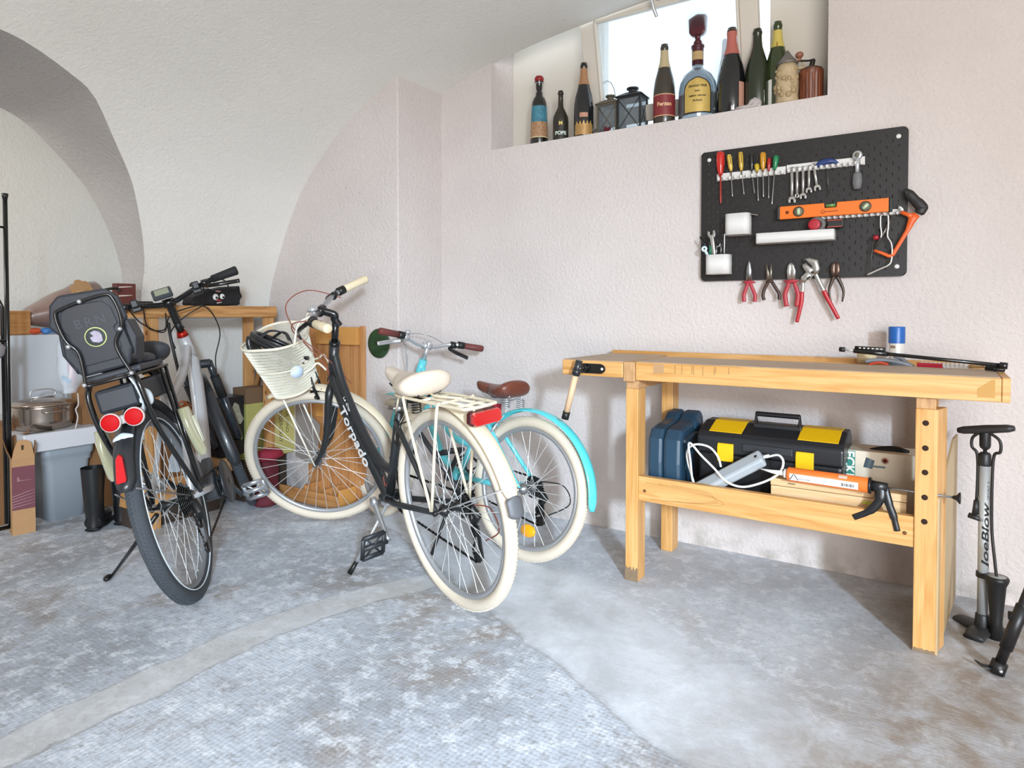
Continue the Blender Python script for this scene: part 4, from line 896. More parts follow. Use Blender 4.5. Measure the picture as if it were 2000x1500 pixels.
# grey power strip with white cable
pa = PY(1360, 960, -.47); pb = PY(1490, 893, -.45)
ps = thing('power_strip', 'grey power strip with a coiled white cable leaning in front of the toolbox', 'power strip', (0, 0, 0))
d = pb-pa; pa2 = pa-d*.12; Mx = frame(pa2, d, (0, -.55, .83)); Ls = d.length*1.12
GRY = M('aab0b5', .45); m = MB(Mx); m.bb((0, -.027, -.021), (Ls, .027, .019)); m.build('housing', GRY, ps, bevel=.009)
m = MB(Mx)
m.lathe([(.0001, .020), (.005, .020), (.006, .0185)], 12, (Ls-.018, .0, 0)); m.build('screw', M('2a2a2a', .4), ps)
cb = []
for u, v, y in ((1497, 893, -.455), (1520, 889, -.47), (1530, 903, -.48), (1521, 925, -.485), (1490, 942, -.485), (1450, 951, -.485), (1418, 940, -.49), (1395, 915, -.49), (1370, 890, -.485), (1346, 865, -.47), (1349, 905, -.455), (1352, 935, -.45), (1357, 948, -.44), (1344, 905, -.44), (1343, 880, -.44), (1358, 868, -.44), (1385, 873, -.44), (1402, 892, -.44), (1408, 912, -.44)):
    cb.append(PY(u, v, y))
sweep(None, 'cable', [(crom(cb, 7), .0038)], M('e9e8e5', .4), parent=ps) if False else None
m = MB(); m.tube(crom(cb, 7), .0040, 10); m.build('cable', M('e9e8e5', .4), ps)
m = MB(); m.tube([pb+d*.0, PY(1503, 890, -.456)], [.0075, .005], 10); m.build('cable_grommet', M('dcdcda', .4), ps)
# pale wooden box, caulking gun on it
xA = PY(1503, 960, -.49).x; xB = -.035
wb = thing('wooden_box', 'pale plywood box with a lid lying on the workbench shelf, under the orange sealant cartridge', 'box', (0, 0, 0)); zb = PY(1508, 935, -.485).z
PLY = wood('pale_ply', 'c9a574', 'd6b588', 'e0c299', 0, .5, 18, 4)
m = MB(); m.bb((xA, -.470, ZS), (xB, -.408, zb-.026)); m.build('box_body', PLY, wb, bevel=.002)
m = MB(); m.bb((xA-.001, -.472, zb-.024), (xB+.001, -.406, zb)); m.build('box_lid', PLY, wb, bevel=.002)
m = MB(); m.bb((xA+.055, -.4735, zb-.014), (xA+.078, -.471, zb-.010)); m.build('finger_slot', M('7d6640', .7), wb)
m = MB(); m.bb((xB-.12, -.4735, zb-.045), (xB-.09, -.4715, zb-.037)); m.build('green_sticker', M('b9c43c', .5), wb)
cg = thing('caulking_gun', 'black caulking gun holding an orange sealant cartridge, lying on the pale wooden box', 'caulking gun', (0, 0, 0))
A = PY(1538, 926, -.495); Bq = PY(1698, 941, -.515); A.z = max(A.z, zb+.026); Bq.z = A.z-.0
dd = (Bq-A).normalized(); rr_ = .0235
m = MB(); m.tube([A, A+dd*.004, A+dd*.006, Bq], [.020, .0235, rr_, rr_], 28); cr = m.build('cartridge', M('e0702e', .35), cg)
m = MB(); Mc = frame(A, dd, (0, -.85, .2)); L_c = (Bq-A).length
def cyl(x, ang, r=rr_+.0006): return Mc @ Vector((x, math.sin(ang)*r, math.cos(ang)*r))
m.grid([[cyl(x, a_/10) for a_ in range(-9, 2)] for x in (.012, L_c-.028)][::1]); m.build('white_label', M('eceae6', .4), cr)
m = MB(); m.grid([[cyl(x, a_/10, rr_+.001) for a_ in range(4, 10)] for x in (L_c-.085, L_c-.06)]); m.build('price_sticker', M('cdb9a9', .4), cr)
m = MB()
for i in range(9):
    x = L_c-.075+i*.0042; m.grid([[cyl(x+q, a_/10, rr_+.0012) for a_ in range(-6, -1)] for q in (0, .0018 if i % 3 else .0028)])
m.build('barcode', M('2b2b2b', .5), cr, kind='stuff')
def cylT(x0, ang0): return lambda q: cyl(x0+q.x, ang0+q.y/rr_, rr_+.0011)
text('lettering', 'SILICONE', .0085, M('3a3a3a', .5), cr, cylT(.058, -.50), extrude=0)
m = MB()
for s_ in (-1, 1): m.grid([[cyl(.026+s_*(.001+.012*t)+q, -.75+.8*(1-t), rr_+.0012) for q in (-.0016, .0016)] for t in (0, .33, .66, 1)])
m.build('warning_mark', M('3a3430', .5), cr)
m = MB(); m.tube([A-dd*.010, A], .0155, 20); m.tube([A-dd*.088+Vector((0, 0, .004)), A-dd*.05, A-dd*.008], [.0018, .006, .009], 16); m.build('nozzle', M('e6e4e0', .4), cr)
m = MB(); m.lathe([(.021, -.003), (.026, 0), (.026, .004), (.021, .007)], 24, Bq, Matrix((Vector((0, 0, 1)).cross(dd), Vector((0, 0, 1)), dd)).transposed())
m.tube([A+Vector((0, .024, -.006)), Bq+Vector((0, .024, -.006))], .0028, 6)
m.tube([Bq, Bq+dd*.05], [.016, .014], 14, flat=(1.1, .8))
H1 = Bq+dd*.03; 
m.tube(crom([H1, H1+Vector((.0, -.008, -.035)), H1+dd*-.025+Vector((0, -.01, -.075)), H1+dd*-.072+Vector((0, -.012, -.105))], 6), [.014]*7+[.011]*6+[.009]*6, 12, flat=(1.2, .7))
m.build('gun_frame', M('18191b', .35), cg)
m = MB(); m.tube(crom([H1+dd*.012, H1+dd*.024+Vector((0, -.008, -.045)), H1+dd*.038+Vector((0, -.01, -.085)), H1+dd*.048+Vector((0, -.012, -.125))], 6), [.010]*7+[.009]*6+[.007]*6, 12, flat=(1.2, .7)); m.build('trigger', M('18191b', .35), cg)
E1 = PY(1872, 954, -.50); E1 = Bq+dd*((E1-Bq).dot(dd))
m = MB(); m.tube([Bq, E1], .0030, 8); m.build('plunger_rod', STL, cg)
m = MB(); m.lathe([(.005, -.012), (.007, -.004), (.017, .004), (.017, .007), (.004, .008)], 18, E1, Matrix((Vector((0, 0, 1)).cross(dd), Vector((0, 0, 1)), dd)).transposed()); m.build('plunger_knob', BLK, cg)
# tool carton behind, with green lettering
ca = PY(1638, 875, -.30); cb_ = PY(1792, 900, -.30); ctz = PY(1645, 877, -.30).z
ctn = thing('tool_carton', 'cream cardboard carton with green ECKER lettering, behind the sealant cartridge', 'carton', (0, 0, 0)); CRE = M('d8cdb9', .6)
m = MB(); m.bb((ca.x, -.30, ZS), (.035, -.16, ctz)); m.build('carton_body', CRE, ctn, bevel=.002)
m = MB(); m.bb((ca.x+.013, -.3012, ZS+.03), (ca.x+.052, -.3002, ctz-.002)); m.build('green_panel', M('2f8377', .5), ctn)
text('lettering', 'ECKER', .042, M('efe9dc', .5), ctn, frame((ca.x+.033, -.3018, ctz-.065), (0, 0, -1), (0, -1, 0)), bold=.001)
q = PY(1693, 903, -.301); m = MB(); m.tube([q+Vector((-.006, 0, 0)), q+Vector((.02, 0, -.006))], [.018, .015], 20, flat=(.05, 1), up=(0, 1, 0)); m.bb((q.x+.012, -.3022, q.z-.014), (q.x+.055, -.301, q.z-.008)); m.build('tool_picture', M('5c6f7a', .4), ctn)
q = PY(1729, 900, -.301)
for r0, r1, col in ((.012, .0, 'c9ab93'), (.0098, .0, 'd8cdb9'), (.008, .0, '8c2f24'), (.004, .0, '2b2320')):
    m = MB(); m.lathe([(r0, 0), (r0, .0004+(.012-r0)*.1)], 22, (q.x, -.3005, q.z), Matrix.Rotation(PI/2, 3, 'X')); m.build('round_seal', M(col, .5), ctn)
m = MB(); tb2 = [(PY(u, v, -.24)) for u, v in ((1690, 880), (1720, 874), (1750, 874), (1775, 882))]; m.tube(crom([p+Vector((0, 0, -.006)) for p in tb2], 5), .012, 12, flat=(.8, 1.6)); tag(m.build('folded_cloth', M('17181a', .8, bump=.4, bscale=60)), 'black folded cloth lying on top of the cream carton', 'cloth')
m = MB(); bd = PY(1849, 911, -.16); be = PY(1834, 968, -.16); m.prism([(be.x, be.z), (be.x+.006, be.z), (bd.x+.002, bd.z), (bd.x-.012, bd.z-.02)], -.20, -.14, lambda q: Vector((q.x, q.z, q.y))); 
tag(m.build('leaning_board', M('8a5a36', .6)), 'thin brown board leaning behind the right leg of the workbench', 'board')

# ------------------------------------------------------------------ things in the trough on top
ZT = .842
def onT(u, v, y): return PY(u, v, y)
c = PY(1751, 700, -.12); sp_ = thing('spray_can', 'white spray can with a blue cap standing at the back of the workbench', 'can', (c.x, -.12, .787))
zc0 = PY(1751, 638, -.12).z-.787; zc1 = PY(1751, 668, -.12).z-.787; rc = (PY(1771, 650, -.12).x-PY(1732, 650, -.12).x)/2*.86
m = MB(); m.lathe([(rc*.86, 0), (rc*.9, .004), (rc*.9, zc1-.004), (rc*.82, zc1)], 30); m.build('can_body', M('d9d5cc', .3, .2), sp_)
m = MB(); m.lathe([(rc*.905, .0), (rc*.905, .070)], 30, cap=False); m.build('blue_label', M('7f93ab', .4), sp_)
m = MB(); m.lathe([(rc, zc1-.004), (rc, zc0-.003), (rc*.96, zc0), (.0001, zc0)], 30, cap=False); m.build('cap', M('1d5aa3', .35), sp_)
m = MB(); m.grid([[(rc*.915*math.sin(a_), -rc*.915*math.cos(a_), z_) for a_ in (-.9, -.7, -.5, -.3, -.15)] for z_ in (zc1-.022, zc1-.012)]); m.build('brown_print', M('8d735c', .5, var=.5, vscale=200), sp_)
# black mini pump lying across
p0 = PY(1640, 682, -.25); p1 = PY(1968, 715, -.36)
mp_ = thing('mini_pump', 'long black bicycle frame pump lying across the right end of the workbench top', 'pump', (0, 0, 0)); d = p1-p0
m = MB(); m.tube([p0+d*.10, p0+d*.985], .0062, 14); m.tube([p0+d*.10, p0+d*.32], .0085, 14); m.tube([p0+d*.96, p1], .0105, 14); m.build('barrel', BLKG, mp_)
m = MB(); m.tube([p0, p0+d*.11], .0035, 10); m.build('piston_rod', CHR, mp_)
m = MB(); m.tube([p0, p0+d*.035], .0085, 14); m.build('end_knob', BLK, mp_)
m = MB(); q0, q1 = p0+d*.105+Vector((0, 0, .010)), p0+d*.305+Vector((0, 0, .014)); m.tube([q0, q1], .0065, 10, flat=(1.1, .6)); br_ = m.build('bracket', BLK, mp_)
m = MB()
for i in range(6): m.ball(q0+(q1-q0)*(.17+.14*i)+Vector((0, -.005, .001)), .0034, (1.2, .4, .7))
m.build('bracket_holes', M('cfc9c0', .5), br_, kind='stuff')
# masking tape, pliers grips, hook strip, pencil
c = PY(1706, 699, -.13); m = MB(); rt = .030
m.lathe([(rt*.68, 0), (rt, 0), (rt, .024), (rt*.68, .024), (rt*.68, 0)], 30, (c.x-.01, -.13, .787+.024), cap=False); m.lathe([(rt*.68, 0), (rt*1.05, 0), (rt*1.05, .024), (rt*.68, .024), (rt*.68, 0)], 30, (c.x-.01, -.13, .787), cap=False)
m = MB(); m.lathe([(rt*.68, 0), (rt*1.05, 0), (rt*1.05, .035), (rt*.68, .035), (rt*.68, 0)], 30, (c.x-.022, -.13, .787+.052), cap=False); tag(m.build('masking_tape', M('d2bf98', .6)), 'cream roll of masking tape behind the grey pliers handles on the workbench', 'tape')
pl_ = thing('pliers', 'grey and red pliers lying open on the workbench beside the spray can', 'pliers', (0, 0, 0))
m = MB(); pts = [PY(u, v, -.22) for u, v in ((1746, 695), (1760, 700), (1772, 710), (1784, 717))]; m.tube(crom(pts, 5), .0075, 10); pts = [PY(u, v, -.23) for u, v in ((1690, 706), (1715, 703), (1745, 705), (1775, 713))]; m.tube(crom(pts, 5), .0065, 10); m.build('grips', M('7d8186', .5), pl_)
m = MB(); pts = [PY(u, v, -.24) for u, v in ((1697, 712), (1716, 708), (1735, 712))]; m.tube(crom(pts, 5), .004, 10); m.build('red_inlay', M('c23c22', .5), pl_)
a = PY(1795, 712, -.24); b = PY(1893, 717, -.27); hs = thing('hook_strip', 'white plastic hook strip with a red sleeve lying on the workbench right of the pliers', 'hook strip', (0, 0, 0)); d = b-a; Mh = frame(a, d, (0, -.6, .8))
m = MB(Mh); m.bb((0, -.008, -.002), (d.length, .008, .004)); 
for i in range(11): m.bb((.006+i*d.length/11.5, -.010, .002), (.014+i*d.length/11.5, .006, .010))
m.build('strip', WHT, hs, bevel=.001)
m = MB(Mh); m.bb((-.004, -.011, -.006), (d.length*.50, -.003, .012)); m.build('red_sleeve', M('b3293a', .4), hs, bevel=.001)
a = PY(1893, 716, -.28); b = PY(1922, 716, -.30); m = MB(); m.tube([a, b], [.0055, .0045], 10); tag(m.build('wooden_peg', M('c2a06c', .6)), 'short pale wooden peg lying near the right end of the workbench top', 'peg')
a = PY(1925, 719, -.33); b = PY(1962, 722, -.35); m = MB(); m.tube([a, b], .0075, 10); m.tube([a+(b-a)*.48, a+(b-a)*.52], .009, 10); tag(m.build('pump_clamp', BLK), 'small black clamp lying under the knob of the frame pump', 'clamp')

# ------------------------------------------------------------------ track pump
fp = PZ(1918, 1235); pm_ = thing('track_pump', 'silver and black bicycle floor pump with joeBlow lettering, standing right of the workbench', 'pump', (fp.x, fp.y, 0))
zh = PY(1918, 838, fp.y).z; z1 = PY(1918, 905, fp.y).z; z0 = PY(1918, 1200, fp.y).z; rt = (PY(1933, 1000, fp.y).x-PY(1908, 1000, fp.y).x)/2*.90
PB = M('232324', .45); xd = Vector((.93, -.36, 0)).normalized()
m = MB(); m.lathe([(rt, z0-.02), (rt, z1)], 48); tb3 = m.build('barrel', M('b9bbbb', .35, .35), pm_)
m = MB(); m.lathe([(rt*1.35, 0.0), (rt*1.5, .004), (rt*1.28, z0-.0), (rt*1.1, z0+.004)], 24); m.build('barrel_foot', PB, pm_)
m = MB(); m.lathe([(rt*1.12, z1-.006), (rt*1.18, z1), (rt*1.12, z1+.030), (rt*.85, z1+.036), (.004, z1+.037)], 24); m.build('barrel_collar', PB, pm_)
m = MB(); m.lathe([(.0055, z1+.03), (.0055, z1+.044), (.013, z1+.050), (.0155, z1+.058), (.0155, zh-.01)], 20, cap=False); m.build('handle_shaft', M('1d1d1e', .4), pm_)
m = MB(); hp = [Vector((0, 0, zh))+xd*t*.075+Vector((0, 0, .014*t)) for t in (-1, -.8, -.4, 0, .4, .8, 1)]; m.tube(hp, [.010, .0145, .0155, .0165, .0155, .0145, .010], 16, flat=(.85, 1.1)); m.build('grip_handle', M('2b2a29', .5), pm_)
m = MB()
for pts in ([(-.012, 0, zh-.01), (-.034, 0, zh-.03), (-.036, 0, zh-.06), (-.022, 0, z1+.03), (-.019, 0, z1-.03), (-.021, 0, z1-.12)], [(.012, 0, zh-.01), (.038, 0, zh-.03), (.040, 0, zh-.065), (.024, 0, z1+.03), (.020, 0, z1-.05), (.021, 0, z1-.2), (.030, -.01, .24), (.036, -.012, .185)]):
    m.tube(crom([xd*p[0]+Vector((0, -.004+p[1], p[2])) for p in pts], 6), .0046, 10)
m.build('hose', M('1f1c1b', .5), pm_)
m = MB(); c = xd*-.022+Vector((0, -.01, z1-.12)); m.tube([c, c+Vector((-.002, 0, -.045))], [.007, .0095], 12); m.tube([c+xd*-.020+Vector((0, 0, -.052)), c+xd*.012+Vector((0, 0, -.058))], [.009, .008], 12); m.build('pump_head', PB, pm_)
m = MB(); m.tube([c+xd*.010+Vector((0, 0, -.057)), c+xd*.022+Vector((0, 0, -.058))], .0075, 12); m.build('head_collar', M('7c7d7c', .5), pm_)
gz = PY(1950, 1130, fp.y-.02).z; gx = xd*.036+Vector((0, -.012, 0))
m = MB(); m.tube([Vector((0, 0, gz-.002)), gx+Vector((0, 0, gz-.001))], [rt*1.35, .030], 24, flat=(.35, 1), up=(0, 0, 1)); m.lathe([(rt*1.28, gz-.010), (rt*1.28, gz+.006)], 24); m.build('gauge_arm', PB, pm_)
m = MB(); m.lathe([(.020, .0), (.0165, gz*.3), (.025, gz-.02), (.031, gz-.006), (.033, gz+.003), (.030, gz+.008)], 24, gx); gb_ = m.build('gauge_housing', M('1a1a1b', .4), pm_)
m = MB(); m.lathe([(.024, 0), (.024, .001)], 24, gx+Vector((0, 0, gz+.008))); m.build('gauge_face', M('8e8d88', .25), gb_)
m = MB()
for a0 in range(3):
    a = 2*PI*a0/3+.2; dr = Vector((math.cos(a), math.sin(a), 0)); m.tube(crom([(0, 0, .012), dr*.05+Vector((0, 0, .012)), dr*(.085 if a0 else .07)+Vector((0, 0, .008))], 5), [.024]*6+[.022]*5, 12, flat=(.5, 1.3))
for v_i in range(len(m.v)): m.v[v_i].z = max(m.v[v_i].z, 0.0)
m.build('base', M('2b2b2b', .5), pm_)
def rim_text(q):   # wraps the word around the barrel, reading bottom to top
    ang = -math.atan2(-CAM.x+fp.x, fp.y-CAM.y)*0+q.y/rt
    th = math.atan2(CAM.y-fp.y, CAM.x-fp.x)+q.y/rt*-1+.25
    th = math.atan2(CAM.y-fp.y, CAM.x-fp.x)-q.y/rt
    return Vector((math.cos(th)*rt*1.02, math.sin(th)*rt*1.02, q.x))
text('lettering', 'JoeBlow', .027, M('1c1c1c', .5), tb3, lambda q: rim_text(Vector((q.x*2.2+.315, q.y-.006, 0))), shear=.25, bold=.0007, extrude=0)
text('lettering', 'SPORT II', .011, M('3c3c3c', .5), tb3, lambda q: rim_text(Vector((q.x*1.4+.46, q.y-.012, 0))), extrude=0)
# black stand leg entering from the right edge
a = PZ(1948, 1316); a.z = .014; b = PY(2040, 1080, a.y+.02)
st_ = thing('stand_leg', 'black tubular metal stand leg at the right edge, before the floor pump', 'stand', (0, 0, 0)); d = b-a
m = MB(); m.tube([a, b], .013, 16); m.tube([a+d*.18, a+d*.55], .0165, 16); m.build('tube', M('1c1a1a', .4), st_)
m = MB(); m.tube([a-d*.03, a+d*.06], .020, 16); m.tube([a, a+Vector((-.036, .0, .0)), a+Vector((-.052, 0, .010))], [.010, .006, .003], 10, flat=(.5, 1.6)); m.build('foot', BLK, st_)
m = MB(); m.ball(a+Vector((.006, -.020, .004)), .005); m.build('rivet', CHR, st_)
m = MB(); c = PY(1976, 1203, a.y+.01); m.tube([c+Vector((-.008, 0, 0)), c+Vector((.03, 0, .0))], .012, 12); m.build('hinge_knob', BLK, st_)
# ------------------------------------------------------------------ pegboard on the window wall
YB = -.020                                  # front face
pb_ = thing('pegboard', 'black perforated pegboard with rounded corners, hanging on the wall above the workbench', 'pegboard', (-.811, YB, 1.158))
BW, BH = .760, .552; BKB = M('191514', .5, bump=.08, bscale=80)
vs2 = {}; V = []; Fc = []
def vid(x, z):
    k = (round(x, 5), round(z, 5))
    if k not in vs2: vs2[k] = len(V); V.append((k[0], 0, k[1]))
    return vs2[k]
cs = .02; nx, nz_ = 38, 27; hz_ = BH/nz_
for i in range(nx):
    for j in range(nz_):
        x0, x1, z0, z1 = i*cs, (i+1)*cs, j*hz_, (j+1)*hz_
        corner = (i in (0, nx-1)) and (j in (0, nz_-1))
        if corner:
            cxx = x1 if i == 0 else x0; czz = z1 if j == 0 else z0; ox = -1 if i == 0 else 1; oz = -1 if j == 0 else 1
            pts = [vid(cxx, czz)]+[vid(cxx+ox*cs*math.cos(PI/2*k/5), czz+oz*hz_*math.sin(PI/2*k/5)) for k in range(6)]
            Fc.append(pts); continue
        if (i+j) % 2 == 1 and 0 < i < nx-1 and 0 < j < nz_-1:
            a0, a1, b0, b1 = x0+.0078, x1-.0078, z0+.0035, z1-.0035
            o = [vid(x0, z0), vid(x1, z0), vid(x1, z1), vid(x0, z1)]; n_ = [vid(a0, b0), vid(a1, b0), vid(a1, b1), vid(a0, b1)]
            for k in range(4): Fc.append([o[k], o[(k+1) % 4], n_[(k+1) % 4], n_[k]])
        else: Fc.append([vid(x0, z0), vid(x1, z0), vid(x1, z1), vid(x0, z1)])
m = MB(); m.add(V, Fc, False); o = m.build('board', BKB, pb_, solid=.005); o.modifiers[0].offset = -1
for x, z in ((.033, .517), (.728, .517), (.033, .036), (.728, .036)):
    m = MB(); m.lathe([(.0085, 0), (.0085, .001), (.006, .003), (.0001, .0035)], 20, (x, -.0005, z), Matrix.Rotation(PI/2, 3, 'X')); m.build('fixing_screw', WHT, pb_)
    m = MB(); m.rod((x, .004, z), (x, .018, z), .006); m.build('spacer', WHT, pb_)
YT = YB-.016
def Wp(u, v, y=None): return PY(u, v, YT if y is None else y)
# white hook rails
def rail(a, b, label, nk, hgt=.032):
    y = YB-.001; A = PY(a[0], a[1], y-.01); Bq = PY(b[0], b[1], y-.01); zc = (A.z+Bq.z)/2
    t = thing('hook_rail', label, 'rail', (A.x, y, zc)); Ln = Bq.x-A.x
    m = MB(); m.bb((0, -.003, -hgt/2), (Ln, 0, hgt/2)); m.build('rail_plate', WHT, t, bevel=.003)
    m = MB()
    for i in range(nk):
        x = Ln*(i+.5)/nk; m.tube(crom([(x, -.003, -hgt*.36), (x, -.016, -hgt*.40), (x, -.020, -hgt*.10)], 4), [.0052]*8+[.0058], 8, flat=(1, 1.1))
    m.build('pegs', WHT, t, kind='stuff'); return t
r1 = rail((1399, 347), (1534, 331), 'white hook rail holding the screwdrivers, left half of the long rail on the pegboard', 12)
r2 = rail((1535.5, 330), (1689, 312), 'white hook rail holding the spanners, right half of the long rail on the pegboard', 14)
r3 = rail((1601, 423), (1759, 413), 'white hook rail with round pegs directly below the orange spirit level', 13, .020)
m = MB(); q = PY(1757, 406, YB-.02); m.tube(crom([(q.x, YB, q.z), (q.x, YB-.02, q.z+.002), (q.x+.008, YB-.026, q.z-.008), (q.x+.006, YB-.02, q.z-.018)], 5), .005, 8); tag(m.build('white_hook', WHT), 'small white hook at the right end of the pegged rail, holding the hacksaw', 'hook')
# screwdrivers
def zz(x, y, s=5.556, u0=1360, v0=280): return (u0+x/s, v0+y/s)
def driver(label, top, end, tip, wpx, col, shaft=None, flute=None, insul=None):
    A, Bq, C = [Wp(*zz(*p)) for p in (top, end, tip)]; r = wpx/5.556/1260*2.6*.47*1.0
    t = thing('screwdriver', label, 'screwdriver', (Bq.x, Bq.y, Bq.z), group=None); A -= Bq; C = C-Bq; z0 = Vector((0, 0, 0))
    A = Vector((A.x, 0, A.z)); C = Vector((C.x, 0, C.z))
    m = MB(); pts = [A, A*.97, A*.8, A*.45, A*.2, A*.08, z0]; m.tube(pts, [r*.55, r*.85, r, r*.95, r*.85, r*.6, r*.55], 12, up=(0, 1, 0)); hd = m.build('handle', M(col, .25, coat=.4, trans=.15), t)
    m = MB()
    for k in range(6):
        a = 2*PI*k/6; q = Vector((math.cos(a)*r*.93, math.sin(a)*r*.93, 0)); m.tube([A*.92+q, A*.4+q], r*.10, 5)
    m.build('flutes', M(flute or col, .35), hd)
    m = MB(); m.tube([z0, C*.93, C*.965, C], [r*.24, r*.24, r*.32 if not insul else r*.2, r*.10], 10, flat=(1, .9)); m.build('shaft', M(insul, .4) if insul else M('b8b6b2', .3, .9), t)
    if insul: m = MB(); m.tube([C*.80, C], [r*.16, r*.12], 8); m.build('bare_tip', STL, t)
    return t
driver('large red insulated screwdriver, leftmost on the white hook rail', (260, 92), (262, 345), (265, 655), 95, 'c8241c', flute='d8382a', insul='9c3226')
driver('screwdriver with a yellow and black striped handle next to the large red one', (352, 122), (378, 300), (392, 580), 60, 'd8b54a', flute='2a2414')
driver('screwdriver with a taller black and yellow handle, third from the left on the rail', (478, 95), (490, 295), (517, 555), 60, 'd0a83a', flute='2a2414')
driver('black handled screwdriver, fourth from the left on the rail', (600, 108), (602, 300), (631, 540), 48, '1b1b1e')
driver('short yellow handled screwdriver hanging low just right of the black one', (655, 222), (662, 305), (672, 628), 55, 'c9a91c')
driver('tall amber handled screwdriver in the middle of the row', (722, 98), (724, 290), (728, 585), 66, 'c98f1c')
driver('small red handled screwdriver right of the amber one', (790, 160), (786, 300), (785, 600), 42, 'b01c20')
driver('green handled screwdriver, rightmost in the row', (868, 132), (850, 285), (820, 668), 62, '12804c')
# spanners
CRV = M('c4c2bd', .28, .85)
def openjaw(m, c, d, r, th=.0026):
    d = d.normalized(); n = Vector((d.z, 0, -d.x)); ring = []
    P2 = [(-.9, .0), (-.75, .7), (.1, 1.0), (.95, .85), (.75, .38), (.05, .42), (-.18, 0), (.05, -.42), (.75, -.38), (.95, -.85), (.1, -1.0), (-.75, -.7)]
    m.prism([(a*r, b*r) for a, b in P2], -th, th, lambda q: c+d*q.x+n*q.y+Vector((0, q.z, 0)))
def spanner(label, top, tip, kind_, wd=.0055, mid=None):
    A, C = Wp(*zz(*top)), Wp(*zz(*tip)); t = thing('spanner', label, 'spanner', tuple(A)); C -= A; z0 = Vector((0, 0, 0)); Mi = (Wp(*zz(*mid))-A) if mid else C*.5
    m = MB(); m.tube([z0, Mi, C*.93], [wd, wd*.85, wd], 10, flat=(.45, 1), up=(0, 1, 0)); m.build('shank', CRV, t)
    m = MB(); m.tube([Vector((.0085*math.cos(2*PI*k/20), 0, .003+.0085*math.sin(2*PI*k/20))) for k in range(20)], .0032, 8, closed=True, up=(0, 1, 0)); m.build('ring_end', CRV, t)
    m = MB()
    if kind_ == 'open': openjaw(m, C, (C-Mi), .0125*wd/.0055)
    else: m.tube([C+Vector((.0062*math.cos(2*PI*k/20), 0, .0062*math.sin(2*PI*k/20))) for k in range(20)], .0032, 8, closed=True, up=(0, 1, 0))
    m.build('open_jaw' if kind_ == 'open' else 'ring_end', CRV, t, bevel=.0008 if kind_ == 'open' else 0); return t
spanner('longest open jaw spanner, leftmost of the hanging spanners', (1037, 292), (1037, 612), 'open', .0062)
spanner('ring ended spanner, second from the left among the hanging spanners', (1093, 290), (1092, 570), 'ring')
spanner('open jaw spanner in the middle of the five hanging spanners', (1158, 285), (1157, 572), 'open', .0056)
spanner('short straight open jaw spanner hanging left of the bent one', (1222, 275), (1221, 508), 'open', .0052)
spanner('short open jaw spanner with a kink in its shank, rightmost of the spanners', (1278, 250), (1312, 482), 'open', .0056, (1290, 350))
# blue T handle hex key
A = Wp(*zz(1415, 235)); C = Wp(*zz(1437, 548)); t = thing('hex_key', 'hex key with a blue T handle hanging between the spanners and the ratchet', 'hex key', tuple(A)); C -= A
m = MB(); m.tube(crom([(-.040, 0, -.004), (-.02, 0, .010), (0, 0, .013), (.022, 0, .012), (.040, 0, .001)], 5), [.004, .006, .008, .010, .011, .012, .012, .012, .012, .012, .012, .012, .012, .011, .010, .009, .008, .007, .006, .005, .004][:21], 10, flat=(.75, 1), up=(0, 1, 0)); m.build('handle', M('23386f', .4), t)
m = MB(); m.tube([(0, 0, 0), C], .0017, 6); m.build('shaft', M('6a6460', .35, .8), t)
A = Wp(*zz(1748, 130)); C = Wp(*zz(1744, 500)); t = thing('ratchet', 'chrome ratchet handle with a grey grip, rightmost tool on the upper rail', 'ratchet', tuple(A)); C -= A
m = MB(); m.lathe([(.0165, -.006), (.018, 0), (.0165, .006), (.012, .009)], 24, (0, 0, 0), Matrix.Rotation(PI/2, 3, 'X')); m.lathe([(.009, .009), (.009, .012)], 16, (0, 0, 0), Matrix.Rotation(PI/2, 3, 'X')); m.build('head', CHR, t)
m = MB(); m.lathe([(.0085, .0122), (.0085, .0135)], 16, (0, 0, 0), Matrix.Rotation(PI/2, 3, 'X')); m.build('head_dial', M('6e6a58', .5), t)
m = MB(); m.tube([C*.04, C*.3, C*.52], [.011, .0075, .0085], 12); m.build('shank', CHR, t)
m = MB(); m.tube([C*.50, C*.56, C*.8, C*.97, C], [.010, .0155, .0175, .0135, .008], 16, flat=(1, .8)); m.build('grip', M('6b6b6c', .6), t)
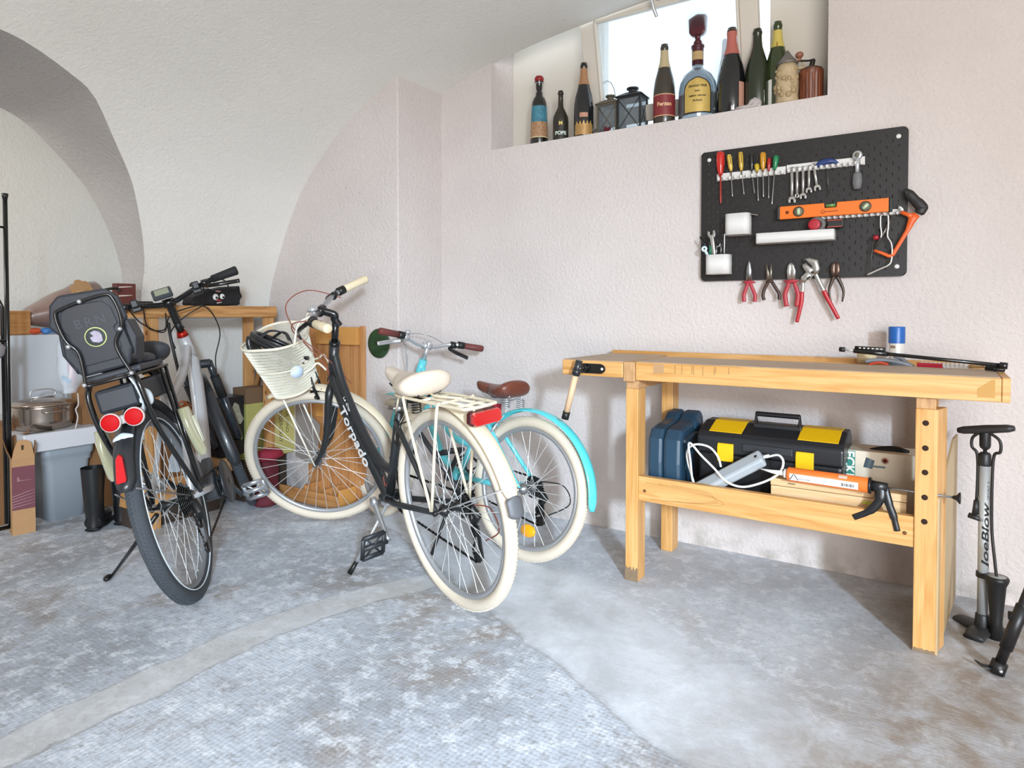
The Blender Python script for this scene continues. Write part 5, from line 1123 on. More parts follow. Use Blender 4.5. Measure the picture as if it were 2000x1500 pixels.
# spirit level
zl = lambda x, y: zz(x, y, 3.572, 1340, 230)
a = PY(*zl(655, 662), YB-.028); b = PY(*zl(1414, 612), YB-.028); t = thing('spirit_level', 'orange spirit level with two round vials, lying on the white pegs of the pegboard', 'spirit level', (a.x, YB-.014, (a.z+b.z)/2)); Ln = b.x-a.x; hh = .0255
ORG = M('e2701c', .38)
m = MB(); m.prism([(0, -hh), (Ln, -hh), (Ln, hh), (Ln*.545, hh), (Ln*.54, hh-.019), (Ln*.43, hh-.019), (Ln*.425, hh), (0, hh)], 0, .020, lambda q: Vector((q.x, -q.z, q.y))); m.build('level_body', ORG, t, bevel=.002)
for x0, x1 in ((-.012, .0), (Ln, Ln+.012)): m = MB(); m.bb((x0, -.021, -hh-.001), (x1, .001, hh+.001)); m.build('end_cap', BLK, t, bevel=.003)
for x in (.185*Ln, .80*Ln):
    m = MB(); R3 = Matrix.Rotation(PI/2, 3, 'X'); m.lathe([(.0165, .0), (.020, .002), (.020, .0), (.0165, -.001)], 28, (x, -.0205, 0), R3); m.build('vial_ring', M('3a2618', .5), t)
    m = MB(); m.lathe([(.0165, 0), (.0165, .0008)], 28, (x, -.0205, 0), R3); vf = m.build('vial_window', M('6f6a55', .4), t)
    m = MB(); dr = Vector((0, 0, 1)) if x < Ln/2 else Vector((.7, 0, .7)); m.tube([Vector((x, -.0215, 0))-dr*.012, Vector((x, -.0215, 0))+dr*.012], .0065, 12); m.build('vial', M('b9c9a8', .15, coat=.5), vf)
m = MB(); m.tube([(Ln*.44, -.010, hh-.010), (Ln*.53, -.010, hh-.010)], .0065, 12); m.build('vial', M('5f8a4c', .15, coat=.5), t)
m = MB(); m.lathe([(.0065, 0), (.0065, .0008)], 20, (Ln*.075, -.0203, 0), Matrix.Rotation(PI/2, 3, 'X')); m.build('hanging_hole', M('6d2a12', .6), t)
m = MB(); m.tube([Vector((Ln*.415+.0065*math.cos(2*PI*k/20), -.0205, -.008+.0065*math.sin(2*PI*k/20))) for k in range(20)], .0009, 5, closed=True); m.bb((Ln*.408, -.0208, -.012), (Ln*.42, -.0203, -.009)); m.build('round_mark', M('8a3410', .5), t)
m = MB(); m.bb((Ln*.435, -.0206, -.0095), (Ln*.555, -.0200, -.0065)); m.build('printed_line', M('8a3410', .5), t)
# tray, cups
def rbox(m, x0, x1, y0, y1, z0, z1, r, wall=.002, n=5):
    def ringp(rr, ins, z):
        o = []
        for cx_, cy_, a0 in ((x1-r, y1-r, 0), (x0+r, y1-r, PI/2), (x0+r, y0+r, PI), (x1-r, y0+r, 1.5*PI)):
            for k in range(n+1): a = a0+PI/2*k/n; o.append((cx_+(rr-ins)*math.cos(a), cy_+(rr-ins)*math.sin(a), z))
        return o
    rows = [ringp(r, 0, z0), ringp(r, 0, z1), ringp(r, wall, z1), ringp(r, wall, z0+wall)]
    m.grid(rows, True); b = len(m.v)-4*len(rows[0]); L_ = len(rows[0]); m.f.append([b+i for i in range(L_)][::-1]); m.m.append(0); m.s.append(False); m.f.append([b+3*L_+i for i in range(L_)]); m.m.append(0); m.s.append(False)
def holder(name, label, cat, ul_, lr_, dep, r=.018):
    a = PY(*ul_, YB-dep); b = PY(*lr_, YB-dep); t = thing(name, label, cat, (a.x, YB, b.z)); w_, h_ = b.x-a.x, a.z-b.z
    m = MB(); rbox(m, 0, w_, -dep, -.002, 0, h_, r); m.build('container', WHT, t); return t, w_, h_
t, w_, h_ = holder('storage_tray', 'long shallow white tray hooked on the pegboard below the spirit level', 'tray', (1475, 456), (1629, 467), .065, .012)
c1, w1, h1 = holder('storage_cup', 'white storage cup with a grey strip on top, upper of the two cups', 'cup', (1414, 418), (1462, 456), .075, .024)
m = MB(); m.add([(w1*.7, -.06, h1+.001), (w1+.008, -.05, h1-.006), (w1+.026, -.035, h1-.010), (w1+.02, -.012, h1-.003), (w1*.72, -.02, h1+.002)], [(0, 1, 2, 3, 4)], False); tag(m.build('grey_strip', M('8b847c', .6), None, solid=.002), 'folded grey strip sticking out over the upper white storage cup', 'strip')
bpy.data.objects['grey_strip'].location = c1.location
c2, w2, h2 = holder('storage_cup', 'white storage cup full of spanners and pliers at the lower left of the pegboard', 'cup', (1376, 498), (1423, 534), .075, .024)
o2 = c2.location.copy(); zc = lambda x, y: zz(x, y, 8.335, 1360, 380)
def C2(x, y, yy=-.055): return PY(*zc(x, y), yy-.0)
m = MB(); A = C2(248, 665); Bq = C2(290, 1010); openjaw(m, A+Vector((0, 0, .004)), A-Bq, .0165, .003); m.tube([A-(A-Bq)*.02, Bq], [.0095, .008], 12, flat=(.45, 1), up=(0, 1, 0)); tag(m.build('spanner', CRV, bevel=.0006), 'large open jaw spanner standing in the lower white cup', 'spanner')
m = MB(); A = C2(330, 830, -.045); Bq = C2(330, 1010, -.045); m.tube([Bq, A], [.009, .007], 10, flat=(.5, 1)); A2 = C2(395, 790, -.045); B2 = C2(405, 900, -.045); m.tube(crom([A, C2(360, 850, -.045), A2], 4), .0035, 8); m.tube([A2, B2, C2(390, 1000, -.045)], .0035, 8); tag(m.build('adjustable_spanner', STL), 'grey adjustable spanner standing right of the big spanner in the lower cup', 'spanner')
t = thing('cutters', 'green and black pliers with a white ring jaw, leaning left in the lower cup', 'pliers', (0, 0, 0))
m = MB(); m.tube([C2(60, 690, -.06), C2(130, 790, -.06), C2(190, 900, -.06)], [.005, .009, .008], 10, flat=(.6, 1)); m.tube([C2(200, 700, -.05), C2(215, 800, -.05), C2(210, 960, -.05)], [.004, .008, .008], 10, flat=(.6, 1)); m.build('dark_handle', BLK, t)
m = MB(); m.tube([C2(225, 830, -.052), C2(230, 990, -.052)], [.006, .008], 10); m.build('green_handle', M('1f6b4e', .5), t)
m = MB(); c = C2(130, 885, -.07); m.tube([c+Vector((.008*math.cos(2*PI*k/18), 0, .008*math.sin(2*PI*k/18))) for k in range(18)], .0048, 8, closed=True, up=(0, 1, 0)); m.tube([c+Vector((.004, 0, -.008)), C2(190, 1000, -.06)], .006, 8); m.build('ring_jaw', M('cfdde2', .4), t)
m = MB(); m.tube([C2(460, 640, -.085), C2(455, 960, -.075)], .0022, 8); tag(m.build('white_rod', WHT), 'thin white rod between the upper and the lower storage cup', 'rod')
# tape measure in the tray
c = PY(*zz(905, 748, 3.572, 1340, 230), YB-.04); t = thing('tape_reel', 'red and grey round tape reel standing in the long white tray', 'tape', tuple(c)); R3 = Matrix.Rotation(PI/2, 3, 'X')
m = MB(); m.lathe([(.014, -.012), (.030, -.012), (.030, .012), (.014, .012), (.014, -.012)], 28, (0.006, 0, 0), R3, cap=False); m.build('tape_roll', M('5f5a57', .5), t)
m = MB(); m.lathe([(.022, .010), (.022, .014), (.014, .015)], 24, (-.004, 0, 0), R3); m.build('red_hub', M('a81f2c', .4), t)
m = MB(); a = PY(*zl(985, 745), YB-.05); b = PY(*zl(1100, 735), YB-.05); m.bb((a.x, YB-.055, a.z-.014), (b.x, YB-.03, a.z+.016)); t = thing('black_case', 'small black case with red edges in the right end of the long white tray', 'case', (0, 0, 0)); m.build('case_body', M('181616', .5), t, bevel=.004)
m = MB(); m.bb((a.x, YB-.057, a.z+.013), (b.x-.004, YB-.054, a.z+.016)); m.bb((a.x, YB-.057, a.z-.012), (b.x-.004, YB-.054, a.z-.009)); m.build('red_edges', M('b04634', .5), t)
# hacksaw
zs_ = lambda x, y: zz(x, y, 7.5, 1640, 360); S = lambda x, y, yy=YB-.030: PY(*zs_(x, y), yy)
t = thing('hacksaw', 'orange framed hacksaw with a black handle hanging at the right edge of the pegboard', 'saw', (0, 0, 0))
m = MB(); m.tube([S(895, 405), S(1000, 445), S(1085, 480)], [.0065, .0075, .013], 10, flat=(.55, 1), up=(0, 1, 0)); m.tube([S(1130, 440), S(1070, 500), S(990, 680), S(780, 1030), S(750, 1052)], [.013, .014, .0075, .0065, .0065], 12, flat=(.55, 1), up=(0, 1, 0)); m.tube([S(775, 1045), S(720, 1050), S(600, 1000), S(505, 970)], [.0065, .0065, .0055, .0055], 10, flat=(.55, 1), up=(0, 1, 0)); m.build('saw_frame', M('d95b1e', .4), t)
m = MB(); m.tube(crom([S(960, 130), S(1000, 130), S(1090, 220), S(1200, 330), S(1195, 370), S(1150, 430)], 5), [.015]*6+[.017]*6+[.019]*6+[.018]*6+[.014]*2, 12, flat=(.6, 1), up=(0, 1, 0)); m.build('handle', M('1d1a19', .5), t)
m = MB(); m.tube([S(790, 455, YB-.022), S(510, 945, YB-.022)], .0045, 6, flat=(.18, 1), up=(0, 1, 0)); m.build('blade', M('7c7873', .35, .9), t)
m = MB(); m.tube(crom([S(600, 785), S(612, 720), S(598, 600), S(600, 480), S(612, 455), S(625, 450)], 5), .0030, 8); m.tube(crom([S(700, 450), S(712, 480), S(712, 620), S(700, 760), S(750, 850), S(768, 960), S(755, 1120), S(710, 1185), S(580, 1245), S(400, 1325)], 5), .0034, 8); m.tube([S(625, 450), S(700, 450)], .003, 8); tw = thing('roller_frame', 'bent silver wire roller frame hanging on the pegboard in front of the hacksaw', 'tool', (0, 0, 0)); m.build('wire_frame', M('cfccc6', .25, .8), tw)
m = MB(); m.tube([S(570, 770), S(495, 790)], .0085, 12); m.build('red_knob', M('a01c2c', .35), tw)
m = MB(); m.tube([S(500, 810), S(440, 1250)], .0045, 6, flat=(.3, 1)); m.build('thin_strip', M('6f6a66', .4, .7), tw)
# pliers hanging on the lower edge
zp = lambda x, y: zz(x, y, 6.667, 1420, 480); Pp = lambda x, y, yy=YB-.022: PY(*zp(x, y), yy)
def plier(label, jaws, grips, jmat, gmat, guard=None, jr=None, gr=.0065, tipmat=None, metal=None):
    t = thing('pliers', label, 'pliers', (0, 0, 0))
    m = MB()
    for pts, rs in jaws: m.tube([Pp(*p) for p in pts], rs, 12, flat=(.55, 1), up=(0, 1, 0))
    m.build('jaws', jmat, t)
    for pts, rs in grips:
        P3 = crom([Pp(*p) for p in pts], 5); n = len(P3); m = MB(); m.tube(P3, [rs[0]+(rs[1]-rs[0])*i/(n-1) for i in range(n)], 12, flat=(.7, 1), up=(0, 1, 0)); m.build('grip', gmat, t)
    if metal:
        m = MB()
        for pts, rs in metal: m.tube(crom([Pp(*p) for p in pts], 5), rs, 10, flat=(.6, 1), up=(0, 1, 0))
        m.build('handle_metal', jmat, t)
    if guard:
        m = MB(); m.tube([Pp(*p) for p in guard], [.002, .006, .008, .008, .006, .002][:len(guard)], 10, flat=(.9, 1)); m.build('guard', gmat, t)
    return t
RG = M('a8333c', .45); 
plier('slim long nose pliers with red and grey grips, leftmost of the hanging pliers', [([(288, 185), (288, 230), (287, 320), (286, 455)], [.0022, .0055, .0120, .0120])], [([(275, 480), (245, 560), (220, 640), (222, 730)], (.0070, .0085)), ([(298, 480), (335, 570), (365, 650), (358, 730)], (.0070, .0085))], STL, RG, [(205, 478), (240, 476), (270, 470), (305, 470), (335, 474), (372, 480)])
plier('needle nose pliers with dark brown grips, second from the left', [([(513, 232), (528, 340), (538, 440)], [.0014, .005, .0075]), ([(573, 230), (572, 340), (560, 440)], [.0014, .005, .0075])], [([(535, 480), (490, 560), (468, 640), (482, 708)], (.0065, .0070)), ([(590, 478), (640, 560), (680, 630), (680, 700)], (.0065, .0070))], M('8f867a', .4, .8), M('3f2a20', .5), [(505, 478), (530, 470), (548, 460), (570, 462), (598, 470)])
plier('combination pliers with red and grey grips in the middle of the hanging row', [([(832, 220), (815, 260), (805, 330), (815, 440)], [.0028, .0075, .0085, .0085]), ([(836, 222), (850, 260), (868, 330), (858, 440)], [.0028, .0075, .0085, .0085])], [([(808, 480), (775, 570), (755, 650), (775, 790)], (.0080, .0095)), ([(875, 480), (905, 570), (925, 650), (905, 790)], (.0080, .0095))], CRV, RG, [(738, 460), (780, 468), (820, 462), (858, 462), (895, 458), (935, 455)])
plier('large chrome water pump pliers with long red handles', [([(995, 180), (1060, 190), (1140, 220), (1165, 300), (1130, 370)], [.004, .012, .0165, .0135, .013]), ([(1000, 235), (1030, 280), (1070, 320), (1120, 350)], [.010, .012, .0145, .013]), ([(1090, 350), (1040, 400), (1000, 430), (985, 480)], [.016, .0165, .0135, .0095])],
      [([(970, 600), (968, 720), (940, 860), (908, 995)], (.0095, .0070)), ([(1258, 585), (1310, 690), (1370, 800), (1452, 950)], (.0095, .0070))], CRV, M('ad1f27', .35), None, metal=[([(985, 470), (985, 540), (975, 620)], .0075), ([(1140, 340), (1190, 450), (1265, 600)], .0085)])
plier('dark bare steel end cutters, rightmost of the hanging pliers', [([(1408, 212), (1385, 250), (1378, 320), (1398, 400)], [.002, .0085, .0095, .0080]), ([(1414, 212), (1438, 250), (1442, 320), (1420, 400)], [.002, .0085, .0095, .0080])], [([(1390, 400), (1350, 500), (1328, 600), (1355, 735)], (.0075, .0030)), ([(1432, 400), (1490, 510), (1518, 610), (1500, 728)], (.0075, .0030))], M('6e5a50', .4, .85), M('4b403a', .4, .8), None)
m = MB(); m.tube([Pp(1010, 182, YB-.030), Pp(1075, 245, YB-.030)], .0022, 8); m.tube([Pp(1040, 435, YB-.030), Pp(1080, 395, YB-.030)], .003, 8); m.ball(Pp(1112, 345, YB-.030), .0042); 
o = m.build('jaw_slot', M('1c1a19', .6), bpy.data.objects['pliers.004'] if 'pliers.004' in bpy.data.objects else None)

# ------------------------------------------------------------------ bottles and lanterns on the window sill
ZW = WS
def bottle(name, label, u, v_top, y, dia, prof_, mat, parts=(), cat='bottle'):
    """prof_: (radius fraction, height fraction)"""
    base = PY(u, 260, y); H = PY(u, v_top, y).z-ZW; t = thing(name, label, cat, (base.x, y, ZW)); R = dia/2
    m = MB(); m.lathe([(a*R, b*H) for a, b in prof_]+[(.0001, prof_[-1][1]*H)], 32); g = m.build('glass', mat, t)
    for (nm, z0, z1, mt, f) in parts:
        m = MB(); pts = []
        def rad_at(z):
            for (a0, b0), (a1, b1) in zip(prof_, prof_[1:]):
                if b0 <= z <= b1 and b1 > b0: return a0+(a1-a0)*(z-b0)/(b1-b0)
            return prof_[-1][0]
        n = 8
        if f == 'full': m.lathe([(rad_at(z0+(z1-z0)*i/n)*R+.0008, (z0+(z1-z0)*i/n)*H) for i in range(n+1)], 32, cap=False)
        else:
            a0, a1 = f; rows = []
            for i in range(n+1):
                z = z0+(z1-z0)*i/n; r = rad_at(z)*R+.0010; rows.append([(r*math.cos(rad(a0+(a1-a0)*k/14)), r*math.sin(rad(a0+(a1-a0)*k/14)), z*H) for k in range(15)])
            m.grid(rows)
        m.build(nm, mt, g if nm == 'label_print' else t, )
    return t, R, H
SPK = [(.96, 0), (1, .02), (1, .38), (.97, .46), (.86, .56), (.62, .68), (.42, .78), (.36, .86), (.34, .93), (.38, .94), (.38, .97), (.33, .98), (.33, 1.)]
BOR = [(.96, 0), (1, .02), (1, .50), (.92, .58), (.62, .67), (.38, .73), (.33, .80), (.31, .93), (.40, .935), (.40, .965), (.33, .97), (.33, 1.)]
DG = M('1b1e16', .18, coat=.6); BKG = M('101214', .12, coat=.8); GRN = M('3c4a26', .15, coat=.5, trans=.35); DST = M('4a4438', .45, coat=.2)
FR = (190, 330)
def camang(x, y): return math.degrees(math.atan2(CAM.y-y, CAM.x-x))
Y1 = .06
b, R, H = bottle('beer_bottle', 'dark swing top bottle with red cap and blue print, leftmost on the sill', 1053, 150, .075, .094, [(.96, 0), (1, .02), (.93, .30), (.86, .52), (.80, .62), (.66, .68), (.42, .72), (.36, .80), (.36, .90), (.44, .92), (.44, .97), (.2, 1)], M('171310', .15, coat=.7))
def lab(t, R, rr, z0, z1, mat, nm='paper_label', half=62, off=.0014, ang=None, par=None, n=16):
    a = ang if ang is not None else camang(t.location.x, t.location.y); m = MB(); rows = []
    for i in range(9):
        z = z0+(z1-z0)*i/8; r = (rr(z) if callable(rr) else rr)+off
        rows.append([(r*math.cos(rad(a-half+2*half*k/n)), r*math.sin(rad(a-half+2*half*k/n)), z) for k in range(n+1)])
    m.grid(rows); return m.build(nm, mat, par or t)
rb_ = lambda z: R*(1-.17*min(1, z/(H*.55)))
l1 = lab(b, R, rb_, H*.12, H*.56, M('3f7a8c', .4, var=.7, vscale=60), 'printed_scene', 70)
lab(b, R, rb_, H*.12, H*.33, M('a07a58', .45, var=.8, vscale=90), 'village_print', 68, .0022, par=l1); lab(b, R, rb_, H*.105, H*.12, M('c8b88c', .4), 'gold_line', 70, .002, par=l1)
m = MB(); m.lathe([(R*.50, H*.925), (R*.52, H*.97), (R*.40, H)], 20); m.build('red_cap', M('8d1a1c', .4), b)
m = MB(); a = rad(camang(b.location.x, b.location.y))
for s_ in (-1, 1): m.tube(crom([(R*.5*math.cos(a+s_*1.2), R*.5*math.sin(a+s_*1.2), H*.95), (R*.62*math.cos(a+s_*.9), R*.62*math.sin(a+s_*.9), H*.86), (R*.45*math.cos(a+s_*.6), R*.45*math.sin(a+s_*.6), H*.76)], 5), .0016, 6)
m.tube([(R*.5*math.cos(a+k), R*.5*math.sin(a+k), H*.895) for k in [x*.2-1.2 for x in range(13)]], .0016, 6); m.build('swing_wire', CHR, b)
b, R, H = bottle('wine_bottle', 'short dusty dark bottle with yellow and white letters, second from the left on the sill', 1095, 178, .055, .077, BOR[:2]+[(1, .40), (.96, .48), (.62, .60), (.36, .68), (.32, .78), (.30, .93), (.38, .935), (.38, .965), (.32, .97), (.32, 1)], M('2c261d', .4, coat=.2))
l1 = lab(b, R, R, H*.02, H*.36, M('2a251d', .5), 'dark_label', 48)
a = camang(b.location.x, b.location.y)
def wraptxt(t, R, ang, z): return lambda q: Vector(((R+.002)*math.cos(rad(ang)+q.x/R), (R+.002)*math.sin(rad(ang)+q.x/R), z+q.y))
text('lettering', 'M', .024, M('cdb760', .5), l1, wraptxt(b, R, a, H*.33), bold=.001, extrude=0); text('lettering', 'POPE', .024, M('bcc7bd', .5), l1, wraptxt(b, R, a, H*.14), bold=.0012, extrude=0)
b, R, H = bottle('sparkling_wine_bottle', 'black sparkling wine bottle with a copper neck foil and a gold crown label', 1140, 124, .055, .096, SPK, BKG, (('neck_foil', .70, .925, M('b98a66', .35, .5), 'full'),))
lab(b, R, R, H*.02, H*.16, M('b08a54', .4, .3, var=.3, vscale=120), 'gold_label', 58); lab(b, R, R*.0+R, H*.25, H*.31, M('b5826b', .4), 'oval_label', 24)
m = MB(); a = camang(b.location.x, b.location.y)
for k in range(-2, 3):
    aa = rad(a+k*20); c = Vector(((R+.0022)*math.cos(aa), (R+.0022)*math.sin(aa), H*.155)); tv = Vector((-math.sin(aa), math.cos(aa), 0)); m.add([c-tv*.007, c+tv*.007, c+Vector((0, 0, .020))], [(0, 1, 2)], False)
m.build('crown_points', M('c9a15f', .4, .3), b)
# lanterns
def lantern(label, u0, u1, vt, vb, y, yd, mat, glass, handle):
    a = PY(u0, 240, y); b = PY(u1, 240, y); H = PY((u0+u1)/2, vt, y).z-ZW; W = b.x-a.x
    t = thing('lantern', label, 'lantern', (a.x, y, ZW)); m = MB(); D = yd
    for x in (0.0, W):
        for yy in (0, D): m.box((x, yy, H/2), (.008, .008, H))
    for z in (.006, H): 
        m.box((W/2, 0, z), (W+.008, .009, .012)); m.box((W/2, D, z), (W+.008, .009, .012)); m.box((0, D/2, z), (.009, D, .012)); m.box((W, D/2, z), (.009, D, .012))
    m.box((W/2, D/2, .003), (W, D, .004)); m.build('frame', mat, t)
    m = MB()
    for (p, q) in (((0, 0), (W, 0)), ((W, 0), (W, D)), ((0, 0), (0, D))):
        m.tube([(p[0], p[1]-.002, .01), (q[0], q[1]-.002, H-.006)], .0018, 6); m.tube([(p[0], p[1]-.002, H-.006), (q[0], q[1]-.002, .01)], .0018, 6)
    m.build('cross_wires', mat, t)
    m = MB(); m.bb((.004, .001, .01), (W-.004, .002, H-.006)); m.bb((W-.002, .004, .01), (W-.001, D-.004, H-.006)); m.bb((.001, .004, .01), (.002, D-.004, H-.006)); m.build('glass_panes', glass, t)
    m = MB(); e = .012; z = H+.006; rows = [[(-e, -e, z), (W+e, -e, z), (W+e, D+e, z), (-e, D+e, z)], [(W*.25, D*.25, z+.022), (W*.75, D*.25, z+.022), (W*.75, D*.75, z+.022), (W*.25, D*.75, z+.022)]]
    m.grid(rows, True); m.f.append([len(m.v)-4+k for k in range(4)]); m.m.append(0); m.s.append(False); m.box((W/2, D/2, H+.004), (W+2*e, D+2*e, .004)); m.lathe([(W*.17, H+.026), (W*.17, H+.040), (W*.26, H+.044), (W*.26, H+.050)], 18, (W/2, D/2, 0)); m.build('roof', mat, t, smooth=False)
    if handle: m = MB(); m.tube([Vector((W/2+.046*math.cos(PI*k/20)-.02, D/2, H+.02+.105*math.sin(PI*k/20))) for k in range(21)], .0018, 6); m.build('handle', M('8f8f8a', .4, .8), t)
    return t
GLS = bpy.data.materials.new('thin_glass'); GLS.use_nodes = True; nt = GLS.node_tree; nt.nodes.clear()
out = nt.nodes.new('ShaderNodeOutputMaterial'); tr = nt.nodes.new('ShaderNodeBsdfTransparent'); gl = nt.nodes.new('ShaderNodeBsdfDiffuse'); mxs = nt.nodes.new('ShaderNodeMixShader'); gl.inputs[0].default_value = lin('8d9296')
tr.inputs[0].default_value = (.8, .84, .85, 1); mxs.inputs[0].default_value = .35; nt.links.new(tr.outputs[0], mxs.inputs[1]); nt.links.new(gl.outputs[0], mxs.inputs[2]); nt.links.new(mxs.outputs[0], out.inputs[0])
lantern('grey green lantern with dusty panes and a wire handle, beside the black lantern', 1168, 1203, 203, 255, .075, .085, M('5c5446', .6), GLS, True)
lantern('black metal lantern with crossed wires over its panes, right of the grey green lantern', 1207, 1250, 188, 240, .055, .09, M('1f2022', .5), GLS, False)
c = PY(1186, 246, .04); m = MB()
for k in range(7):
    a = 2*PI*k/7; m.tube([(c.x, .04, ZW+.012), (c.x+.016*math.cos(a), .04+.016*math.sin(a), ZW+.022+.008*(k % 2))], [.004, .006], 6)
tag(m.build('dried_flower', M('5e1420', .7)), 'small dark red dried flower lying in front of the grey green lantern', 'flower')
b, R, H = bottle('sparkling_wine_bottle', 'brown dusty sparkling wine bottle with a red band label and cream neck foil', 1297, 88, .055, .098, SPK, M('3a342b', .3, coat=.3), (('neck_foil', .70, .92, M('b9a983', .5), 'full'),))
lab(b, R, R, H*.08, H*.36, M('7e2b2d', .45), 'red_label', 75); lab(b, R, R, H*.345, H*.355, M('c9ad83', .4), 'gold_line', 75, .002); lab(b, R, R, H*.085, H*.095, M('c9ad83', .4), 'gold_line', 75, .002)
text('lettering', 'Ferzan', .024, M('d9b389', .5), b, wraptxt(b, R, camang(b.location.x, b.location.y), H*.23), bold=.0008, extrude=0)
# big clear bottle
yy = .095; bx = PY(1362, 225, yy).x; H = PY(1362, 90, yy).z-ZW; R = (PY(1402, 190, yy).x-PY(1324, 190, yy).x)/2*.93
t = thing('big_bottle', 'very large clear glass bottle with an arched gold label and a dark red stopper', 'bottle', (bx, yy, ZW)); CLG = M('8f9ba4', .08, coat=.6, trans=.75, alpha=1.)
pr = [(.95, 0), (1, .02), (1, .40), (.95, .50), (.78, .60), (.45, .67), (.30, .70), (.28, .74), (.27, .96)]
m = MB(); m.lathe([(a*R, b_*H) for a, b_ in pr], 36); gg = m.build('glass', CLG, t)
m = MB(); m.lathe([(a*R*.93, b_*H+.004) for a, b_ in pr[:7]], 32); 
m = MB(); m.lathe([(R*.30, H*.745), (R*.305, H*.93), (R*.30, H*.965), (R*.34, H*.97), (R*.34, H*1.0), (R*.27, H*1.01)], 28); m.build('neck_foil', M('4a1a22', .4), t)
lab(t, R, R*.305, H*.80, H*.91, M('b59a6a', .4), 'neck_label', 60, .0015); 
a = camang(bx, yy); m = MB(); rows = []
for i in range(15):
    z = H*(.06+.46*i/14); tt = max(0, (i/14-.62)/.38); hw_ = 42*math.sqrt(max(0.02, 1-tt*tt)); r = R*1.0+.002 if z < H*.42 else R*(1-(z/H-.42)*.55)+.003
    rows.append([(r*math.cos(rad(a-hw_+2*hw_*k/14)), r*math.sin(rad(a-hw_+2*hw_*k/14)), z) for k in range(15)])
m.grid(rows); bl = m.build('black_border', M('1c150e', .4), t)
m = MB(); rows2 = [[Vector(p)*1.0 for p in r] for r in rows]; rows3 = []
for i in range(15):
    z = H*(.075+.43*i/14); tt = max(0, (i/14-.62)/.38); hw_ = 38*math.sqrt(max(0.02, 1-tt*tt)); r = R*1.0+.0034 if z < H*.42 else R*(1-(z/H-.42)*.55)+.0044
    rows3.append([(r*math.cos(rad(a-hw_+2*hw_*k/14)), r*math.sin(rad(a-hw_+2*hw_*k/14)), z) for k in range(15)])
m.grid(rows3); gl_ = m.build('gold_label', M('c9ab5e', .35, .25, var=.2, vscale=70), t); IK = M('3a2a14', .5)
for s_, z_, sz in (('GRAND FINE', .40, .0135), ('DOC', .335, .010), ('RISERVA  VECCHIA', .275, .0085), ('PUGLIA', .215, .0115)):
    text('lettering', s_, sz, IK, gl_, wraptxt(t, R+.003, a, H*z_), bold=.0004, extrude=0)
m = MB(); zc_ = H*1.01
m.lathe([(.016, zc_), (.020, zc_+.012), (.012, zc_+.022), (.011, zc_+.032), (.018, zc_+.040)], 20)
m.prism([(-.026, zc_+.040), (.026, zc_+.040), (.038, zc_+.056), (.042, zc_+.125), (.0, zc_+.134), (-.042, zc_+.118), (-.038, zc_+.056)], -.016, .016, lambda q: Vector((q.x*.95, q.z, q.y))); m.build('stopper', M('4d141d', .4), t, bevel=.006)
def sb(label, u, vt, y, dia, mat, foil, foilz=(.72, .93), pr=SPK): return bottle('sparkling_wine_bottle', label, u, vt, y, dia, pr, mat, (('neck_foil', foilz[0], foilz[1], foil, 'full'),) if foil else ())
b, R, H = sb('dark bottle with a pinkish neck mostly hidden behind the tall black bottle', 1415, 78, .16, .075, BKG, M('7d5a5c', .5), (.70, .92))
b, R, H = sb('tall black bottle with a salmon pink neck foil, right of the big clear bottle', 1428, 56, .06, .110, BKG, M('b5665a', .45), (.68, .975))
lab(b, R, R, H*.04, H*.34, M('b98a76', .5), 'pink_label', 16, .0015, ang=camang(b.location.x, b.location.y)+48)
b, R, H = sb('dark green bottle without foil, in front of the right window frame', 1478, 58, .07, .100, M('232b18', .25, coat=.4), None)
b2, R2, H2 = sb('olive green bottle with a yellow neck foil, behind the beer stein', 1517, 44, .10, .100, GRN, M('c9b65c', .45), (.70, .90))
m = MB(); aa = rad(camang(b2.location.x, b2.location.y)); m.lathe([(.0135, 0), (.0135, .001)], 20, (R2*.46*math.cos(aa), R2*.46*math.sin(aa), H2*.72), Matrix.Rotation(PI/2, 3, 'Y') @ Matrix.Identity(3)); m.build('round_seal', M('a5622c', .5), b2)
lab(b2, R2, R2, H2*.04, H2*.32, M('d9d8cf', .5), 'white_label', 14, .0015, ang=camang(b2.location.x, b2.location.y)-38)
# stone, small sign
c = PY(1468, 205, .02); m = MB(); m.ball((c.x-.02, .022, ZW+.006), .05, (1.1, .5, .22), 12, 8); m.ball((c.x+.012, .022, ZW+.014), .030, (1, .7, 1.0), 12, 8)
for i in range(len(m.v)): m.v[i] += Vector([random.uniform(-.003, .003) for _ in range(3)])
for i in range(len(m.v)): m.v[i].z = max(m.v[i].z, ZW+.0005)
tag(m.build('quartz_stone', M('b7adab', .6, bump=.6, bscale=60), smooth=False), 'pale lump of stone lying at the edge of the sill before the dark green bottle', 'stone')
c = PY(1484, 195, .035); m = MB(); m.bb((c.x-.030, .034, ZW), (c.x+.018, .038, ZW+.075)); t = thing('small_slate', 'small dark slate with a metal rim standing between the green bottles', 'slate', (0, 0, 0)); m.build('slate', M('3a3029', .5), t)
m = MB(); m.tube([(c.x+.018, .034, ZW+.002), (c.x+.018, .034, ZW+.072), (c.x+.012, .034, ZW+.076), (c.x-.030, .034, ZW+.076)], .0018, 6); m.build('metal_rim', STL, t)
